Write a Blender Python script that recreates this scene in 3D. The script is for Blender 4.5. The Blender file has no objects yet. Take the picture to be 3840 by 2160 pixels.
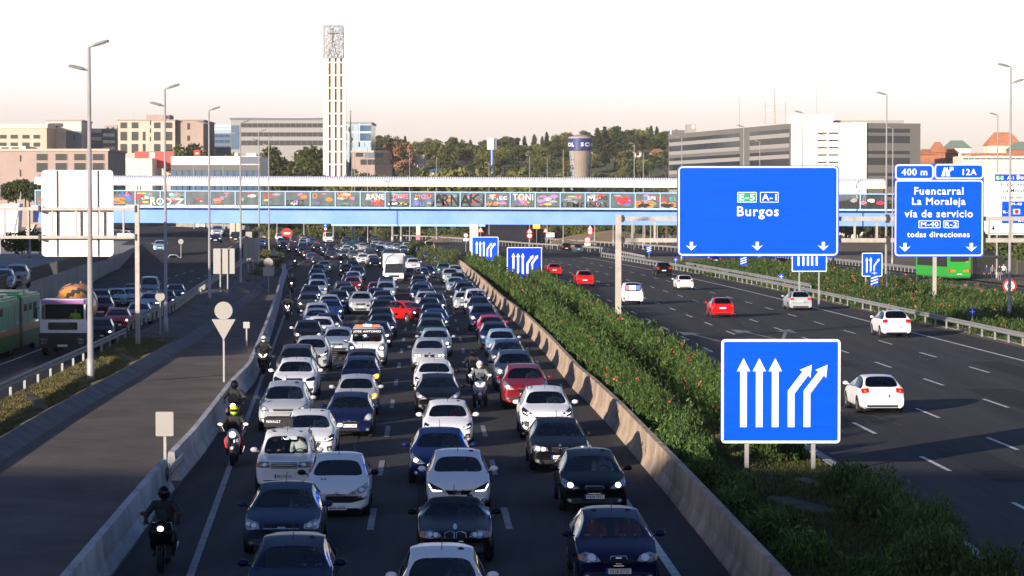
import bpy, bmesh, math, random
import numpy as np
from mathutils import Vector, Matrix
from mathutils.bvhtree import BVHTree
R = math.radians
rnd = random.Random(11)
SC = bpy.context.scene
COL = SC.collection

# ------------------------------------------------------------ camera, sky, sun, exposure
F, CH = 9600.0, 7.9                       # focal length in photo pixels (3840 wide), camera height in metres
PIT = math.atan(297 / F)
cam = bpy.data.cameras.new("camera")
cam.sensor_width = 36.0
cam.lens = 36.0 * F / 3840
cam.clip_start, cam.clip_end = 1.0, 9000.0
cam_ob = bpy.data.objects.new("camera", cam)
COL.objects.link(cam_ob)
cam_ob.location = (0, 0, CH)
cam_ob.rotation_euler = (R(90) - PIT, 0, 0)
SC.camera = cam_ob

SUN_EL = R(10.5)
SUN_TO = Vector((0.60, 0.80, 0)).normalized()            # where the light travels, seen from above
world = bpy.data.worlds.new("World")
SC.world = world
world.use_nodes = True
wn, wl = world.node_tree.nodes, world.node_tree.links
sky = wn.new("ShaderNodeTexSky")
sky.sky_type = 'NISHITA'
sky.sun_disc = False
sky.sun_elevation = SUN_EL
sky.sun_rotation = math.atan2(-SUN_TO.x, -SUN_TO.y)
sky.air_density, sky.dust_density, sky.ozone_density = 1.0, 1.6, 1.6
tint = wn.new("ShaderNodeMix")             # evening sky: bluer overhead, a bright cream veil low down
tint.data_type, tint.blend_type = 'RGBA', 'MULTIPLY'
tint.inputs[0].default_value = 1.0
tint.inputs[7].default_value = (0.76, 0.90, 1.24, 1)
deep = wn.new("ShaderNodeMix")             # clear evening sky is darker between the horizon glow and the zenith
deep.data_type, deep.blend_type = 'RGBA', 'MULTIPLY'
deep.inputs[0].default_value = 1.0
dr_ = wn.new("ShaderNodeValToRGB")
for k_, (ps_, g_) in enumerate(((0.08, 1.0), (0.20, 0.55), (0.55, 0.62), (0.9, 0.9))):
    e_ = dr_.color_ramp.elements[k_] if k_ < 2 else dr_.color_ramp.elements.new(ps_)
    e_.position, e_.color = ps_, (g_ * .94, g_ * .98, min(1, g_ * 1.08), 1)
wl.new(sky.outputs[0], deep.inputs[6])
wl.new(dr_.outputs[0], deep.inputs[7])
wl.new(deep.outputs[2], tint.inputs[6])
tcw, sep, vr_, add_ = wn.new("ShaderNodeTexCoord"), wn.new("ShaderNodeSeparateXYZ"), wn.new("ShaderNodeValToRGB"), wn.new("ShaderNodeMix")
wl.new(tcw.outputs["Generated"], sep.inputs[0])
wl.new(sep.outputs[2], vr_.inputs[0])
wl.new(sep.outputs[2], dr_.inputs[0])
els = vr_.color_ramp.elements
els[0].position, els[0].color = 0.0, (3.9, 2.7, 2.3, 1)
els[1].position, els[1].color = 0.22, (0, 0, 0, 1)
for ps_, cl_ in ((0.035, (4.1, 3.0, 2.9, 1)), (0.055, (5.0, 4.1, 4.1, 1)), (0.085, (5.8, 5.3, 5.3, 1)), (0.12, (0.8, 0.9, 1.1, 1))):
    e_ = els.new(ps_)
    e_.color = cl_
add_.data_type, add_.blend_type = 'RGBA', 'ADD'
add_.inputs[0].default_value = 1.0
wl.new(tint.outputs[2], add_.inputs[6])
wl.new(vr_.outputs[0], add_.inputs[7])
wl.new(add_.outputs[2], wn["Background"].inputs[0])
wn["Background"].inputs[1].default_value = 0.095
sun = bpy.data.lights.new("sun", 'SUN')
sun.energy = 5.0
sun.angle = R(0.5)
sun.color = (1.0, 0.87, 0.73)
sun_ob = bpy.data.objects.new("sun", sun)
COL.objects.link(sun_ob)
sd = Vector((SUN_TO.x * math.cos(SUN_EL), SUN_TO.y * math.cos(SUN_EL), -math.sin(SUN_EL)))
sun_ob.rotation_euler = sd.to_track_quat('-Z', 'Y').to_euler()
SC.view_settings.view_transform = 'Standard'
SC.view_settings.look = 'None'
SC.view_settings.exposure = 0.76
SC.view_settings.gamma = 1.0
SC.cycles.max_bounces = 6
SC.cycles.transparent_max_bounces = 10
SC.cycles.diffuse_bounces = 2
SC.cycles.caustics_reflective = False
SC.cycles.caustics_refractive = False

# ------------------------------------------------------------ measuring the photograph
def ray(u, v):
    a, b = (u - 1920) / F, (1080 - v) / F
    return Vector((a, math.cos(PIT) + b * math.sin(PIT), -math.sin(PIT) + b * math.cos(PIT)))
def G(u, v, z=0.0):                       # the point at height z that the photo shows at (u, v)
    d = ray(u, v)
    t = (z - CH) / d.z
    return Vector((d.x * t, d.y * t, z))
def P(u, v, Y):                           # the point at distance Y that the photo shows at (u, v)
    d = ray(u, v)
    t = Y / d.y
    return Vector((d.x * t, Y, CH + d.z * t))
def bend(Y):
    return -1.15 * ((Y - 200) / 100) ** 2 if Y > 200 else 0.0
def RX(X, Y):                             # lateral offset X from the road axis -> world x
    return X - 0.0333 * Y + bend(Y)
def heading(Y, extra=0.0):
    return 0.0333 + (0.023 * (Y - 200) / 100 if Y > 200 else 0) + extra

# ------------------------------------------------------------ materials
M = {}
def mat(name, col, rough=0.6, metal=0.0, var=0.0, vscale=3.0, coat=0.0, emit=0.0, spec=0.5, bump=0.0, bscale=20.0, col2=None, detail=6.0, coord='Object', stretch=None):
    m = bpy.data.materials.new(name)
    m.use_nodes = True
    n, l = m.node_tree.nodes, m.node_tree.links
    b = n["Principled BSDF"]
    b.inputs["Base Color"].default_value = (*col, 1)
    b.inputs["Roughness"].default_value = rough
    b.inputs["Metallic"].default_value = metal
    b.inputs["Specular IOR Level"].default_value = spec
    b.inputs["Coat Weight"].default_value = coat
    b.inputs["Coat Roughness"].default_value = 0.04
    if emit:
        b.inputs["Emission Color"].default_value = (*col, 1)
        b.inputs["Emission Strength"].default_value = emit
    if var or col2 or bump:
        tc = n.new("ShaderNodeTexCoord")
        src = tc.outputs[coord]
        if stretch:
            mp = n.new("ShaderNodeMapping")
            mp.inputs["Scale"].default_value = stretch
            l.new(src, mp.inputs[0])
            src = mp.outputs[0]
        nz = n.new("ShaderNodeTexNoise")
        nz.inputs["Scale"].default_value = vscale
        nz.inputs["Detail"].default_value = detail
        nz.inputs["Roughness"].default_value = 0.65
        l.new(src, nz.inputs["Vector"])
        if var or col2:
            cr = n.new("ShaderNodeValToRGB")
            c2 = col2 or tuple(min(1, c * (1 + var)) for c in col)
            c1 = col if col2 else tuple(c * (1 - var) for c in col)
            cr.color_ramp.elements[0].position, cr.color_ramp.elements[1].position = 0.32, 0.68
            cr.color_ramp.elements[0].color = (*c1, 1)
            cr.color_ramp.elements[1].color = (*c2, 1)
            l.new(nz.outputs[0], cr.inputs[0])
            l.new(cr.outputs[0], b.inputs["Base Color"])
        if bump:
            nb = n.new("ShaderNodeTexNoise")
            nb.inputs["Scale"].default_value = bscale
            nb.inputs["Detail"].default_value = 4
            l.new(src, nb.inputs["Vector"])
            bp = n.new("ShaderNodeBump")
            bp.inputs["Strength"].default_value = bump
            bp.inputs["Distance"].default_value = 0.05
            l.new(nb.outputs[0], bp.inputs["Height"])
            l.new(bp.outputs[0], b.inputs["Normal"])
    M[name] = m
    return m

def leaf_mat(name, c1, c2, trans=0.3):
    m = bpy.data.materials.new(name)
    m.use_nodes = True
    n, l = m.node_tree.nodes, m.node_tree.links
    b = n["Principled BSDF"]
    b.inputs["Roughness"].default_value = 0.55
    b.inputs["Specular IOR Level"].default_value = 0.3
    ge = n.new("ShaderNodeNewGeometry")
    cr = n.new("ShaderNodeValToRGB")
    cr.color_ramp.elements[0].color = (*c1, 1)
    cr.color_ramp.elements[1].color = (*c2, 1)
    l.new(ge.outputs["Random Per Island"], cr.inputs[0])
    oi = n.new("ShaderNodeObjectInfo")
    hs = n.new("ShaderNodeHueSaturation")
    mr = n.new("ShaderNodeMapRange")
    mr.inputs[3].default_value, mr.inputs[4].default_value = 0.75, 1.25
    l.new(oi.outputs["Random"], mr.inputs[0])
    l.new(mr.outputs[0], hs.inputs["Value"])
    l.new(cr.outputs[0], hs.inputs["Color"])
    l.new(hs.outputs[0], b.inputs["Base Color"])
    tr = n.new("ShaderNodeBsdfTranslucent")
    l.new(hs.outputs[0], tr.inputs[0])
    mx = n.new("ShaderNodeMixShader")
    mx.inputs[0].default_value = trans
    l.new(b.outputs[0], mx.inputs[1])
    l.new(tr.outputs[0], mx.inputs[2])
    l.new(mx.outputs[0], n["Material Output"].inputs[0])
    M[name] = m
    return m

def glass_mat(name, tint, rough=0.02, refl=0.06):
    m = bpy.data.materials.new(name)
    m.use_nodes = True
    n, l = m.node_tree.nodes, m.node_tree.links
    n.remove(n["Principled BSDF"])
    t = n.new("ShaderNodeBsdfTransparent")
    t.inputs[0].default_value = (*tint, 1)
    g = n.new("ShaderNodeBsdfGlossy")
    g.inputs["Color"].default_value = (1, 1, 1, 1)
    g.inputs["Roughness"].default_value = rough
    lw = n.new("ShaderNodeFresnel")
    lw.inputs[0].default_value = 1.5
    ad = n.new("ShaderNodeMath")
    ad.operation = 'ADD'
    ad.inputs[1].default_value = refl - 0.04
    ad.use_clamp = True
    l.new(lw.outputs[0], ad.inputs[0])
    mx = n.new("ShaderNodeMixShader")
    l.new(ad.outputs[0], mx.inputs[0])
    l.new(t.outputs[0], mx.inputs[1])
    l.new(g.outputs[0], mx.inputs[2])
    l.new(mx.outputs[0], n["Material Output"].inputs[0])
    M[name] = m
    return m

mat("asphalt", (0.046, 0.043, 0.043), 0.9, spec=0.22, var=0.34, vscale=0.8, detail=8, stretch=(1, 0.035, 1), bump=0.25, bscale=9)
mat("asphalt_brown", (0.130, 0.106, 0.092), 0.95, spec=0.2, var=0.28, vscale=0.3, detail=8, bump=0.3, bscale=9)
mat("road_white", (0.62, 0.61, 0.58), 0.8, var=0.3, vscale=2.5)
mat("road_worn", (0.26, 0.26, 0.26), 0.8, var=0.35, vscale=2.0)
mat("concrete", (0.38, 0.285, 0.21), 0.9, var=0.42, vscale=1.4, detail=12, stretch=(1, .6, .35), bump=0.3)
mat("concrete_pale", (0.44, 0.43, 0.43), 0.9, var=0.34, vscale=1.4, detail=12, stretch=(1, .6, .35), bump=0.3)
mat("concrete_wall", (0.30, 0.28, 0.26), 0.9, var=0.25, vscale=0.4, detail=10)
mat("kerb_stone", (0.34, 0.33, 0.31), 0.9, var=0.25, vscale=1.5)
mat("dry_soil", (0.17, 0.12, 0.07), 0.95, col2=(0.10, 0.09, 0.04), vscale=0.25, detail=10, bump=0.5)
mat("hill_soil", (0.12, 0.10, 0.05), 0.95, col2=(0.06, 0.075, 0.03), vscale=0.05, detail=10)
mat("straw_bank", (0.40, 0.27, 0.12), 0.95, col2=(0.26, 0.19, 0.09), vscale=0.3, detail=8)
mat("turf", (0.022, 0.045, 0.013), 0.95, col2=(0.075, 0.065, 0.03), vscale=0.6, detail=10, bump=0.6, bscale=14)
mat("bank_dirt", (0.10, 0.085, 0.075), 0.95, var=0.4, vscale=0.5, detail=10, bump=0.8, bscale=4)
mat("galvanised", (0.33, 0.33, 0.33), 0.5, 0.35, var=0.12, vscale=4)
mat("rail_shaded", (0.15, 0.15, 0.155), 0.6, 0.2, var=0.2, vscale=3)  # left guardrail beams: their shade put into a darker steel colour
mat("galvanised_dull", (0.40, 0.37, 0.34), 0.65, 0.2, var=0.15, vscale=3)
mat("pole_grey", (0.42, 0.40, 0.39), 0.5, 0.3, var=0.1, vscale=2)
mat("lamp_body", (0.30, 0.28, 0.26), 0.5, 0.2)
mat("lamp_glass", (0.5, 0.5, 0.48), 0.2)
mat("dark_metal", (0.05, 0.05, 0.055), 0.5, 0.4)
mat("sign_blue", (0.0, 0.075, 0.78), 0.6, var=0.13, vscale=2.2, stretch=(0.12, 1, 7), spec=0.1)
mat("sign_blue_faded", (0.0, 0.04, 0.50), 0.6, spec=0.1)
mat("sign_white", (0.85, 0.85, 0.85), 0.45)
mat("sign_back", (0.31, 0.295, 0.28), 0.55, 0.15, var=0.05, vscale=1.2)
mat("sign_back_dull", (0.36, 0.36, 0.36), 0.6, 0.1)
mat("sign_green", (0.0, 0.30, 0.16), 0.45)
mat("sign_red", (0.62, 0.012, 0.015), 0.45)
mat("sign_yellow", (0.75, 0.50, 0.03), 0.45)
mat("sign_black", (0.012, 0.012, 0.012), 0.5)
mat("white_paint", (0.78, 0.78, 0.80), 0.5)
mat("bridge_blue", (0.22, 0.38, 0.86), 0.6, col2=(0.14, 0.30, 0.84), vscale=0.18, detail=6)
mat("bridge_pale", (0.34, 0.58, 0.92), 0.6)
mat("bridge_dark", (0.02, 0.05, 0.30), 0.6)
mat("bridge_roof", (0.72, 0.72, 0.82), 0.5)
mat("cream_wall", (0.62, 0.55, 0.45), 0.8, var=0.08, vscale=0.3)
mat("rose_wall", (0.35, 0.265, 0.235), 0.85, var=0.08, vscale=0.2)
mat("rose_wall_pale", (0.52, 0.415, 0.345), 0.85, var=0.08, vscale=0.2)
mat("grey_wall", (0.13, 0.125, 0.12), 0.8, var=0.06, vscale=0.2)
mat("grey_panel", (0.27, 0.26, 0.26), 0.7)
mat("white_wall", (0.80, 0.77, 0.72), 0.7)
mat("slate_wall", (0.12, 0.14, 0.18), 0.6)
mat("brick_wall", (0.34, 0.13, 0.07), 0.9, var=0.25, vscale=0.6)
mat("roof_tile", (0.42, 0.16, 0.08), 0.9, var=0.25, vscale=0.5)
mat("roof_green", (0.16, 0.22, 0.18), 0.8)
mat("red_panel", (0.62, 0.06, 0.06), 0.6)
mat("blue_metal", (0.12, 0.20, 0.42), 0.5, 0.2)
mat("window_dark", (0.025, 0.03, 0.035), 0.12, spec=0.8)
mat("window_blue", (0.05, 0.11, 0.20), 0.1, spec=0.9)
mat("window_pale", (0.34, 0.44, 0.52), 0.15, spec=0.8)
mat("bark", (0.08, 0.06, 0.045), 0.95)
mat("pipe_tan", (0.25, 0.205, 0.175), 0.8, var=0.1, vscale=0.4)
mat("navy_band", (0.02, 0.035, 0.16), 0.5)
mat("skin", (0.50, 0.28, 0.20), 0.55)
mat("hair_dark", (0.025, 0.018, 0.013), 0.7)
mat("cloth_black", (0.014, 0.014, 0.017), 0.75)
mat("cloth_grey", (0.16, 0.17, 0.19), 0.85)
mat("cloth_white", (0.60, 0.60, 0.62), 0.85)
mat("cloth_navy", (0.02, 0.03, 0.08), 0.85)
mat("cloth_red", (0.55, 0.03, 0.02), 0.85)
mat("cloth_lime", (0.55, 0.75, 0.05), 0.8)
mat("cloth_brown", (0.18, 0.10, 0.06), 0.85)
mat("visor", (0.01, 0.01, 0.012), 0.08)
mat("rubber", (0.012, 0.012, 0.013), 0.85)
mat("rim_silver", (0.50, 0.50, 0.52), 0.3, 0.7)
mat("rim_dark", (0.06, 0.06, 0.065), 0.4, 0.5)
mat("underbody", (0.008, 0.008, 0.009), 0.9)
mat("black_plastic", (0.015, 0.015, 0.017), 0.5)
mat("cabin", (0.045, 0.045, 0.047), 0.85)
mat("cabin_beige", (0.30, 0.30, 0.26), 0.85)
mat("chrome", (0.72, 0.72, 0.74), 0.12, 0.95)
mat("lens_clear", (0.10, 0.10, 0.11), 0.12, 0.5, col2=(0.62, 0.63, 0.66), vscale=9, detail=2)
mat("bulb_glass", (0.80, 0.80, 0.80), 0.1, 0.2)
mat("bank_turf", (0.075, 0.072, 0.024), 0.95, col2=(0.17, 0.125, 0.05), vscale=0.6, detail=10, bump=0.6, bscale=14)  # bank turf, with sunlight put into its yellower colour
mat("kerb_shaded", (0.13, 0.125, 0.125), 0.95, var=0.3, vscale=0.8)  # left kerb: its shadow put into a darker stone colour
mat("lens_lit", (1.0, 0.93, 0.80), 0.1, emit=2.6)
mat("lens_drl", (0.95, 0.97, 1.0), 0.1, emit=2.2)
mat("lens_amber", (1.0, 0.36, 0.03), 0.15, emit=1.6)
mat("lens_orange", (0.60, 0.20, 0.05), 0.2)
mat("lens_red", (0.55, 0.010, 0.012), 0.15)
mat("plate_white", (0.78, 0.78, 0.80), 0.4)
mat("plate_blue", (0.01, 0.03, 0.35), 0.4)
glass_mat("windscreen_glass", (0.86, 0.95, 0.93), refl=0.035)
glass_mat("tinted_glass", (0.66, 0.72, 0.72), refl=0.06)
glass_mat("panel_glass", (0.66, 0.68, 0.72), 0.2, refl=0.08)
leaf_mat("leaf_oleander", (0.024, 0.062, 0.013), (0.120, 0.195, 0.042), 0.32)
leaf_mat("leaf_dry", (0.10, 0.11, 0.035), (0.20, 0.17, 0.07), 0.3)
leaf_mat("leaf_oak", (0.050, 0.075, 0.022), (0.125, 0.145, 0.044), 0.3)
leaf_mat("leaf_olive", (0.095, 0.108, 0.030), (0.20, 0.19, 0.055), 0.3)
leaf_mat("leaf_pine", (0.028, 0.050, 0.024), (0.070, 0.095, 0.042), 0.2)
leaf_mat("leaf_autumn", (0.24, 0.13, 0.08), (0.36, 0.21, 0.13), 0.3)
leaf_mat("petal_coral", (0.62, 0.07, 0.06), (0.80, 0.22, 0.16), 0.3)
leaf_mat("grass_sunlit", (0.085, 0.090, 0.026), (0.23, 0.185, 0.075), 0.35)  # blades on the bank, sunlight put into their brighter colour
leaf_mat("grass_blade", (0.035, 0.060, 0.016), (0.12, 0.11, 0.035), 0.3)
PAINT = {}
for nm, c, me in (("white", (0.76, 0.76, 0.78), 0), ("ivory", (0.62, 0.60, 0.56), 0), ("silver", (0.42, 0.44, 0.47), 0.5), ("silver blue", (0.26, 0.32, 0.42), 0.45),
                  ("pale blue", (0.28, 0.42, 0.62), 0.35), ("grey", (0.11, 0.115, 0.125), 0.4), ("dark grey", (0.035, 0.037, 0.042), 0.4), ("black", (0.006, 0.006, 0.008), 0.1),
                  ("navy blue", (0.006, 0.010, 0.050), 0.3), ("dark blue", (0.008, 0.018, 0.075), 0.3), ("slate blue", (0.024, 0.040, 0.085), 0.3), ("bright blue", (0.006, 0.03, 0.19), 0.3),
                  ("teal", (0.03, 0.10, 0.12), 0.4), ("deep blue", (0.006, 0.015, 0.085), 0.3), ("dark green", (0.015, 0.04, 0.03), 0.35), ("maroon", (0.09, 0.008, 0.016), 0.35), ("red", (0.55, 0.008, 0.012), 0.1),
                  ("crimson", (0.42, 0.008, 0.035), 0.2), ("dark red", (0.20, 0.008, 0.014), 0.3), ("brown", (0.05, 0.032, 0.028), 0.35), ("beige", (0.42, 0.36, 0.27), 0.3),
                  ("bus green", (0.03, 0.34, 0.045), 0.0), ("orange", (0.75, 0.26, 0.02), 0.0), ("lilac", (0.36, 0.16, 0.42), 0)):
    PAINT[nm] = mat("paint_" + nm.replace(" ", "_"), c, 0.30, me * 0.30, coat=0.06 if max(c) < .2 else .2, spec=0.13 if max(c) < .2 else .3)

# ------------------------------------------------------------ building blocks
class MB:
    def __init__(s):
        s.v, s.f, s.m = [], [], []
    def add(s, vs, fs, m=0):
        o = len(s.v)
        s.v += [tuple(v) for v in vs]
        s.f += [tuple(i + o for i in f) for f in fs]
        s.m += [m] * len(fs)
        return s
    def box(s, x0, x1, y0, y1, z0, z1, m=0):
        return s.add([(x0, y0, z0), (x1, y0, z0), (x1, y1, z0), (x0, y1, z0), (x0, y0, z1), (x1, y0, z1), (x1, y1, z1), (x0, y1, z1)],
                     [(0, 3, 2, 1), (4, 5, 6, 7), (0, 1, 5, 4), (1, 2, 6, 5), (2, 3, 7, 6), (3, 0, 4, 7)], m)
    def bar(s, a, b, w, h, m=0):
        a, b = Vector(a), Vector(b)
        d = (b - a).normalized()
        up = Vector((0, 0, 1)) if abs(d.z) < 0.95 else Vector((0, 1, 0))
        sx = d.cross(up).normalized() * w / 2
        sz = sx.cross(d).normalized() * h / 2
        vs = [p + q for p in (a, b) for q in (-sx - sz, sx - sz, sx + sz, -sx + sz)]
        return s.add(vs, [(0, 1, 2, 3), (7, 6, 5, 4), (0, 4, 5, 1), (1, 5, 6, 2), (2, 6, 7, 3), (3, 7, 4, 0)], m)
    def tube(s, pts, r, n=8, m=0):
        pts = [Vector(p) for p in pts]
        k = len(pts)
        rs = r if isinstance(r, (list, tuple)) else [r] * k
        vs, fs = [], []
        for i, p in enumerate(pts):
            d = (pts[min(i + 1, k - 1)] - pts[max(i - 1, 0)]).normalized()
            up = Vector((0, 0, 1)) if abs(d.z) < 0.9 else Vector((0, 1, 0))
            a = d.cross(up).normalized()
            b = a.cross(d).normalized()
            for j in range(n):
                t = 2 * math.pi * j / n
                vs.append(p + (a * math.cos(t) + b * math.sin(t)) * rs[i])
        for i in range(k - 1):
            for j in range(n):
                fs.append((i * n + j, i * n + (j + 1) % n, (i + 1) * n + (j + 1) % n, (i + 1) * n + j))
        fs.append(tuple(range(n - 1, -1, -1)))
        fs.append(tuple((k - 1) * n + j for j in range(n)))
        return s.add(vs, fs, m)
    def prism(s, pts, y0, y1, m=0):       # outline in x,z (seen from -Y), from y0 to y1
        n = len(pts)
        vs = [(x, y0, z) for x, z in pts] + [(x, y1, z) for x, z in pts]
        fs = [tuple(range(n)), tuple(range(2 * n - 1, n - 1, -1))] + [(i, i + n, (i + 1) % n + n, (i + 1) % n) for i in range(n)]
        return s.add(vs, fs, m)
    def flat(s, pts, z, m=0):             # polygon lying at height z
        return s.add([(p[0], p[1], z) for p in pts], [tuple(range(len(pts)))], m)
    def strip(s, A, B, m=0):              # two rails of points joined by quads
        n = len(A)
        return s.add(list(A) + list(B), [(i, i + 1, n + i + 1, n + i) for i in range(n - 1)], m)
    def ball(s, c, rx, ry, rz, m=0, nu=10, nv=7):
        vs, fs = [], []
        for i in range(nv + 1):
            t = math.pi * i / nv
            for j in range(nu):
                p = 2 * math.pi * j / nu
                vs.append((c[0] + rx * math.sin(t) * math.cos(p), c[1] + ry * math.sin(t) * math.sin(p), c[2] + rz * math.cos(t)))
        for i in range(nv):
            for j in range(nu):
                fs.append((i * nu + j, (i + 1) * nu + j, (i + 1) * nu + (j + 1) % nu, i * nu + (j + 1) % nu))
        return s.add(vs, fs, m)
    def mesh(s, name, mats, smooth=False):
        me = bpy.data.meshes.new(name)
        me.from_pydata(s.v, [], s.f)
        for m in (mats if isinstance(mats, (list, tuple)) else [mats]):
            me.materials.append(M[m] if isinstance(m, str) else m)
        if any(s.m):
            me.polygons.foreach_set("material_index", s.m)
        if smooth:
            me.polygons.foreach_set("use_smooth", [True] * len(s.f))
        bm = bmesh.new()
        bm.from_mesh(me)
        bmesh.ops.remove_doubles(bm, verts=bm.verts, dist=1e-5)
        bmesh.ops.recalc_face_normals(bm, faces=bm.faces)
        bm.to_mesh(me)
        bm.free()
        me.update()
        return me
    def build(s, name, mats, parent=None, smooth=False, loc=None):
        return put(name, s.mesh(name, mats, smooth), parent, loc)

def put(name, me, parent=None, loc=None, rz=0.0):
    o = bpy.data.objects.new(name, me)
    COL.objects.link(o)
    if loc is not None:
        o.location = loc
    o.rotation_euler.z = rz
    if parent is not None:
        o.parent = parent
    return o
def tag(o, label=None, cat=None, group=None, kind=None):
    if label: o["label"] = label
    if cat: o["category"] = cat
    if group: o["group"] = group
    if kind: o["kind"] = kind
    return o
def thing(name, label, cat, loc=(0, 0, 0), rz=0.0, group=None):
    o = bpy.data.objects.new(name, None)
    COL.objects.link(o)
    o.empty_display_size = 0.3
    o.location = loc
    o.rotation_euler.z = rz
    return tag(o, label, cat, group)
def copy_tree(src, parent=None):
    c = src.copy()
    COL.objects.link(c)
    c.parent = parent
    for ch in src.children:
        copy_tree(ch, c)
    return c
def rrect(x0, x1, z0, z1, r, n=5):
    pts = []
    for cx, cz, a in ((x1 - r, z0 + r, -90), (x1 - r, z1 - r, 0), (x0 + r, z1 - r, 90), (x0 + r, z0 + r, 180)):
        for i in range(n + 1):
            t = R(a + 90 * i / n)
            pts.append((cx + r * math.cos(t), cz + r * math.sin(t)))
    return pts
def text_mesh(txt, width=None, height=None, bold=0.02, thick=0.004, mats="sign_white"):
    cu = bpy.data.curves.new("lettering", 'FONT')
    cu.body = txt
    cu.align_x, cu.align_y = 'CENTER', 'CENTER'
    cu.offset = bold * .5
    cu.space_character = 1.12
    cu.extrude = thick
    cu.resolution_u = 3
    ob = bpy.data.objects.new("lettering", cu)
    COL.objects.link(ob)
    dg = bpy.context.evaluated_depsgraph_get()
    me = bpy.data.meshes.new_from_object(ob.evaluated_get(dg))
    bpy.data.objects.remove(ob)
    bpy.data.curves.remove(cu)
    co = np.empty(len(me.vertices) * 3)
    me.vertices.foreach_get("co", co)
    co = co.reshape(-1, 3)
    lo, hi = co.min(0), co.max(0)
    sx = width / (hi[0] - lo[0]) if width else None
    sz = height / (hi[1] - lo[1]) if height else None
    sx = sx or sz
    sz = sz or sx
    out = np.stack([(co[:, 0] - (lo[0] + hi[0]) / 2) * sx, -co[:, 2] , (co[:, 1] - (lo[1] + hi[1]) / 2) * sz], 1)   # stands upright, read from -Y
    me.vertices.foreach_set("co", out.ravel())
    me.materials.clear()
    me.materials.append(M[mats] if isinstance(mats, str) else mats)
    me.update()
    me.name = "lettering"
    return me
def quads_mesh(name, V, mats, idx=None):
    V = np.asarray(V, dtype=np.float32).reshape(-1, 3)
    n = len(V) // 4
    me = bpy.data.meshes.new(name)
    me.vertices.add(len(V))
    me.vertices.foreach_set("co", V.ravel())
    me.loops.add(len(V))
    me.loops.foreach_set("vertex_index", np.arange(len(V), dtype=np.int32))
    me.polygons.add(n)
    me.polygons.foreach_set("loop_start", np.arange(0, 4 * n, 4, dtype=np.int32))
    me.polygons.foreach_set("loop_total", np.full(n, 4, dtype=np.int32))
    for m in mats:
        me.materials.append(M[m])
    if idx is not None:
        me.polygons.foreach_set("material_index", np.asarray(idx, dtype=np.int32))
    me.update(calc_edges=True)
    me.validate()
    return me
def leaves(C, L, W, rs, up=0.3, jit=0.25):
    """one leaf quad at every centre C: length L, width W, random facing"""
    n = len(C)
    d = rs.normal(size=(n, 3))
    d[:, 2] += up * 2
    d /= np.linalg.norm(d, axis=1, keepdims=True)
    e = np.cross(d, rs.normal(size=(n, 3)))
    e /= np.linalg.norm(e, axis=1, keepdims=True) + 1e-9
    k = (1 + jit * rs.uniform(-1, 1, size=(n, 1)))
    l, w = d * L * k / 2, e * W * k / 2
    return np.stack([C - l, C - l * 0.1 + w, C + l, C - l * 0.1 - w], 1)

# ============================================================ THE GROUND AND THE ROADS
def frange(a, b, st):
    n = max(1, int(round((b - a) / st)))
    return [a + (b - a) * i / n for i in range(n + 1)]
def lerp_line(pts):
    pts = sorted(pts, key=lambda p: p[1])
    def f(Y):
        if Y <= pts[0][1]:
            a, b = pts[0], pts[1]
        elif Y >= pts[-1][1]:
            a, b = pts[-2], pts[-1]
        else:
            for a, b in zip(pts, pts[1:]):
                if a[1] <= Y <= b[1]:
                    break
        t = (Y - a[1]) / (b[1] - a[1])
        return a[0] + (b[0] - a[0]) * t
    return f
def GL(lst):
    return lerp_line([(G(u, v).x, G(u, v).y) for u, v in lst])
def hill_z(x, Y):
    t = min(1, max(0, (Y - 720) / 430))
    s = t * t * (3 - 2 * t)
    return 29 * s + (4.0 * math.sin(x * 0.013 + 1) + 2.5 * math.sin(x * 0.031 + Y * 0.01)) * s
gm = MB()
ys = [-600, -100, 720] + [720 + 40 * i for i in range(1, 24)] + [2200, 3200, 6000]
xs = [-3000, -900] + [-420 + 40 * i for i in range(22)] + [900, 3000]
for Y in ys:
    for x in xs:
        gm.v.append((x, Y, -0.08 + (hill_z(x, Y) if Y > 720 else 0)))
nx = len(xs)
for j in range(len(ys) - 1):
    for i in range(nx - 1):
        gm.f.append((j * nx + i, j * nx + i + 1, (j + 1) * nx + i + 1, (j + 1) * nx + i))
        gm.m.append(0)
tag(gm.build("ground", "hill_soil", smooth=True), kind="structure")

YS = frange(20, 715, 10)
rd = MB()
rd.strip([(-62 - max(0, Y - 300) * 0.06, Y, 0) for Y in YS], [(RX(62, Y), Y, 0) for Y in YS])
tag(rd.build("road", "asphalt"), kind="structure")

bar_l = GL([(417, 2160), (633, 1862), (767, 1698), (812, 1631), (900, 1497), (960, 1430), (1012, 1274), (1034, 1200), (1059, 1100), (1060, 1082), (1079, 1019), (1066, 993)])
kerb_l = GL([(0, 1736), (201, 1602), (373, 1497), (514, 1415), (656, 1326), (730, 1289), (877, 1184), (976, 1101), (1030, 1030)])
rail_l = GL([(0, 1532), (104, 1479), (294, 1385), (538, 1260), (654, 1206), (800, 1090), (948, 985)])
YL = frange(24, 300, 4)
rp = MB()
rp.strip([(kerb_l(Y) - 0.1, Y, 0.006) for Y in YL], [(bar_l(Y) + 0.05, Y, 0.006) for Y in YL])
tag(rp.build("slip_road", "asphalt_brown"), kind="structure")

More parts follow.
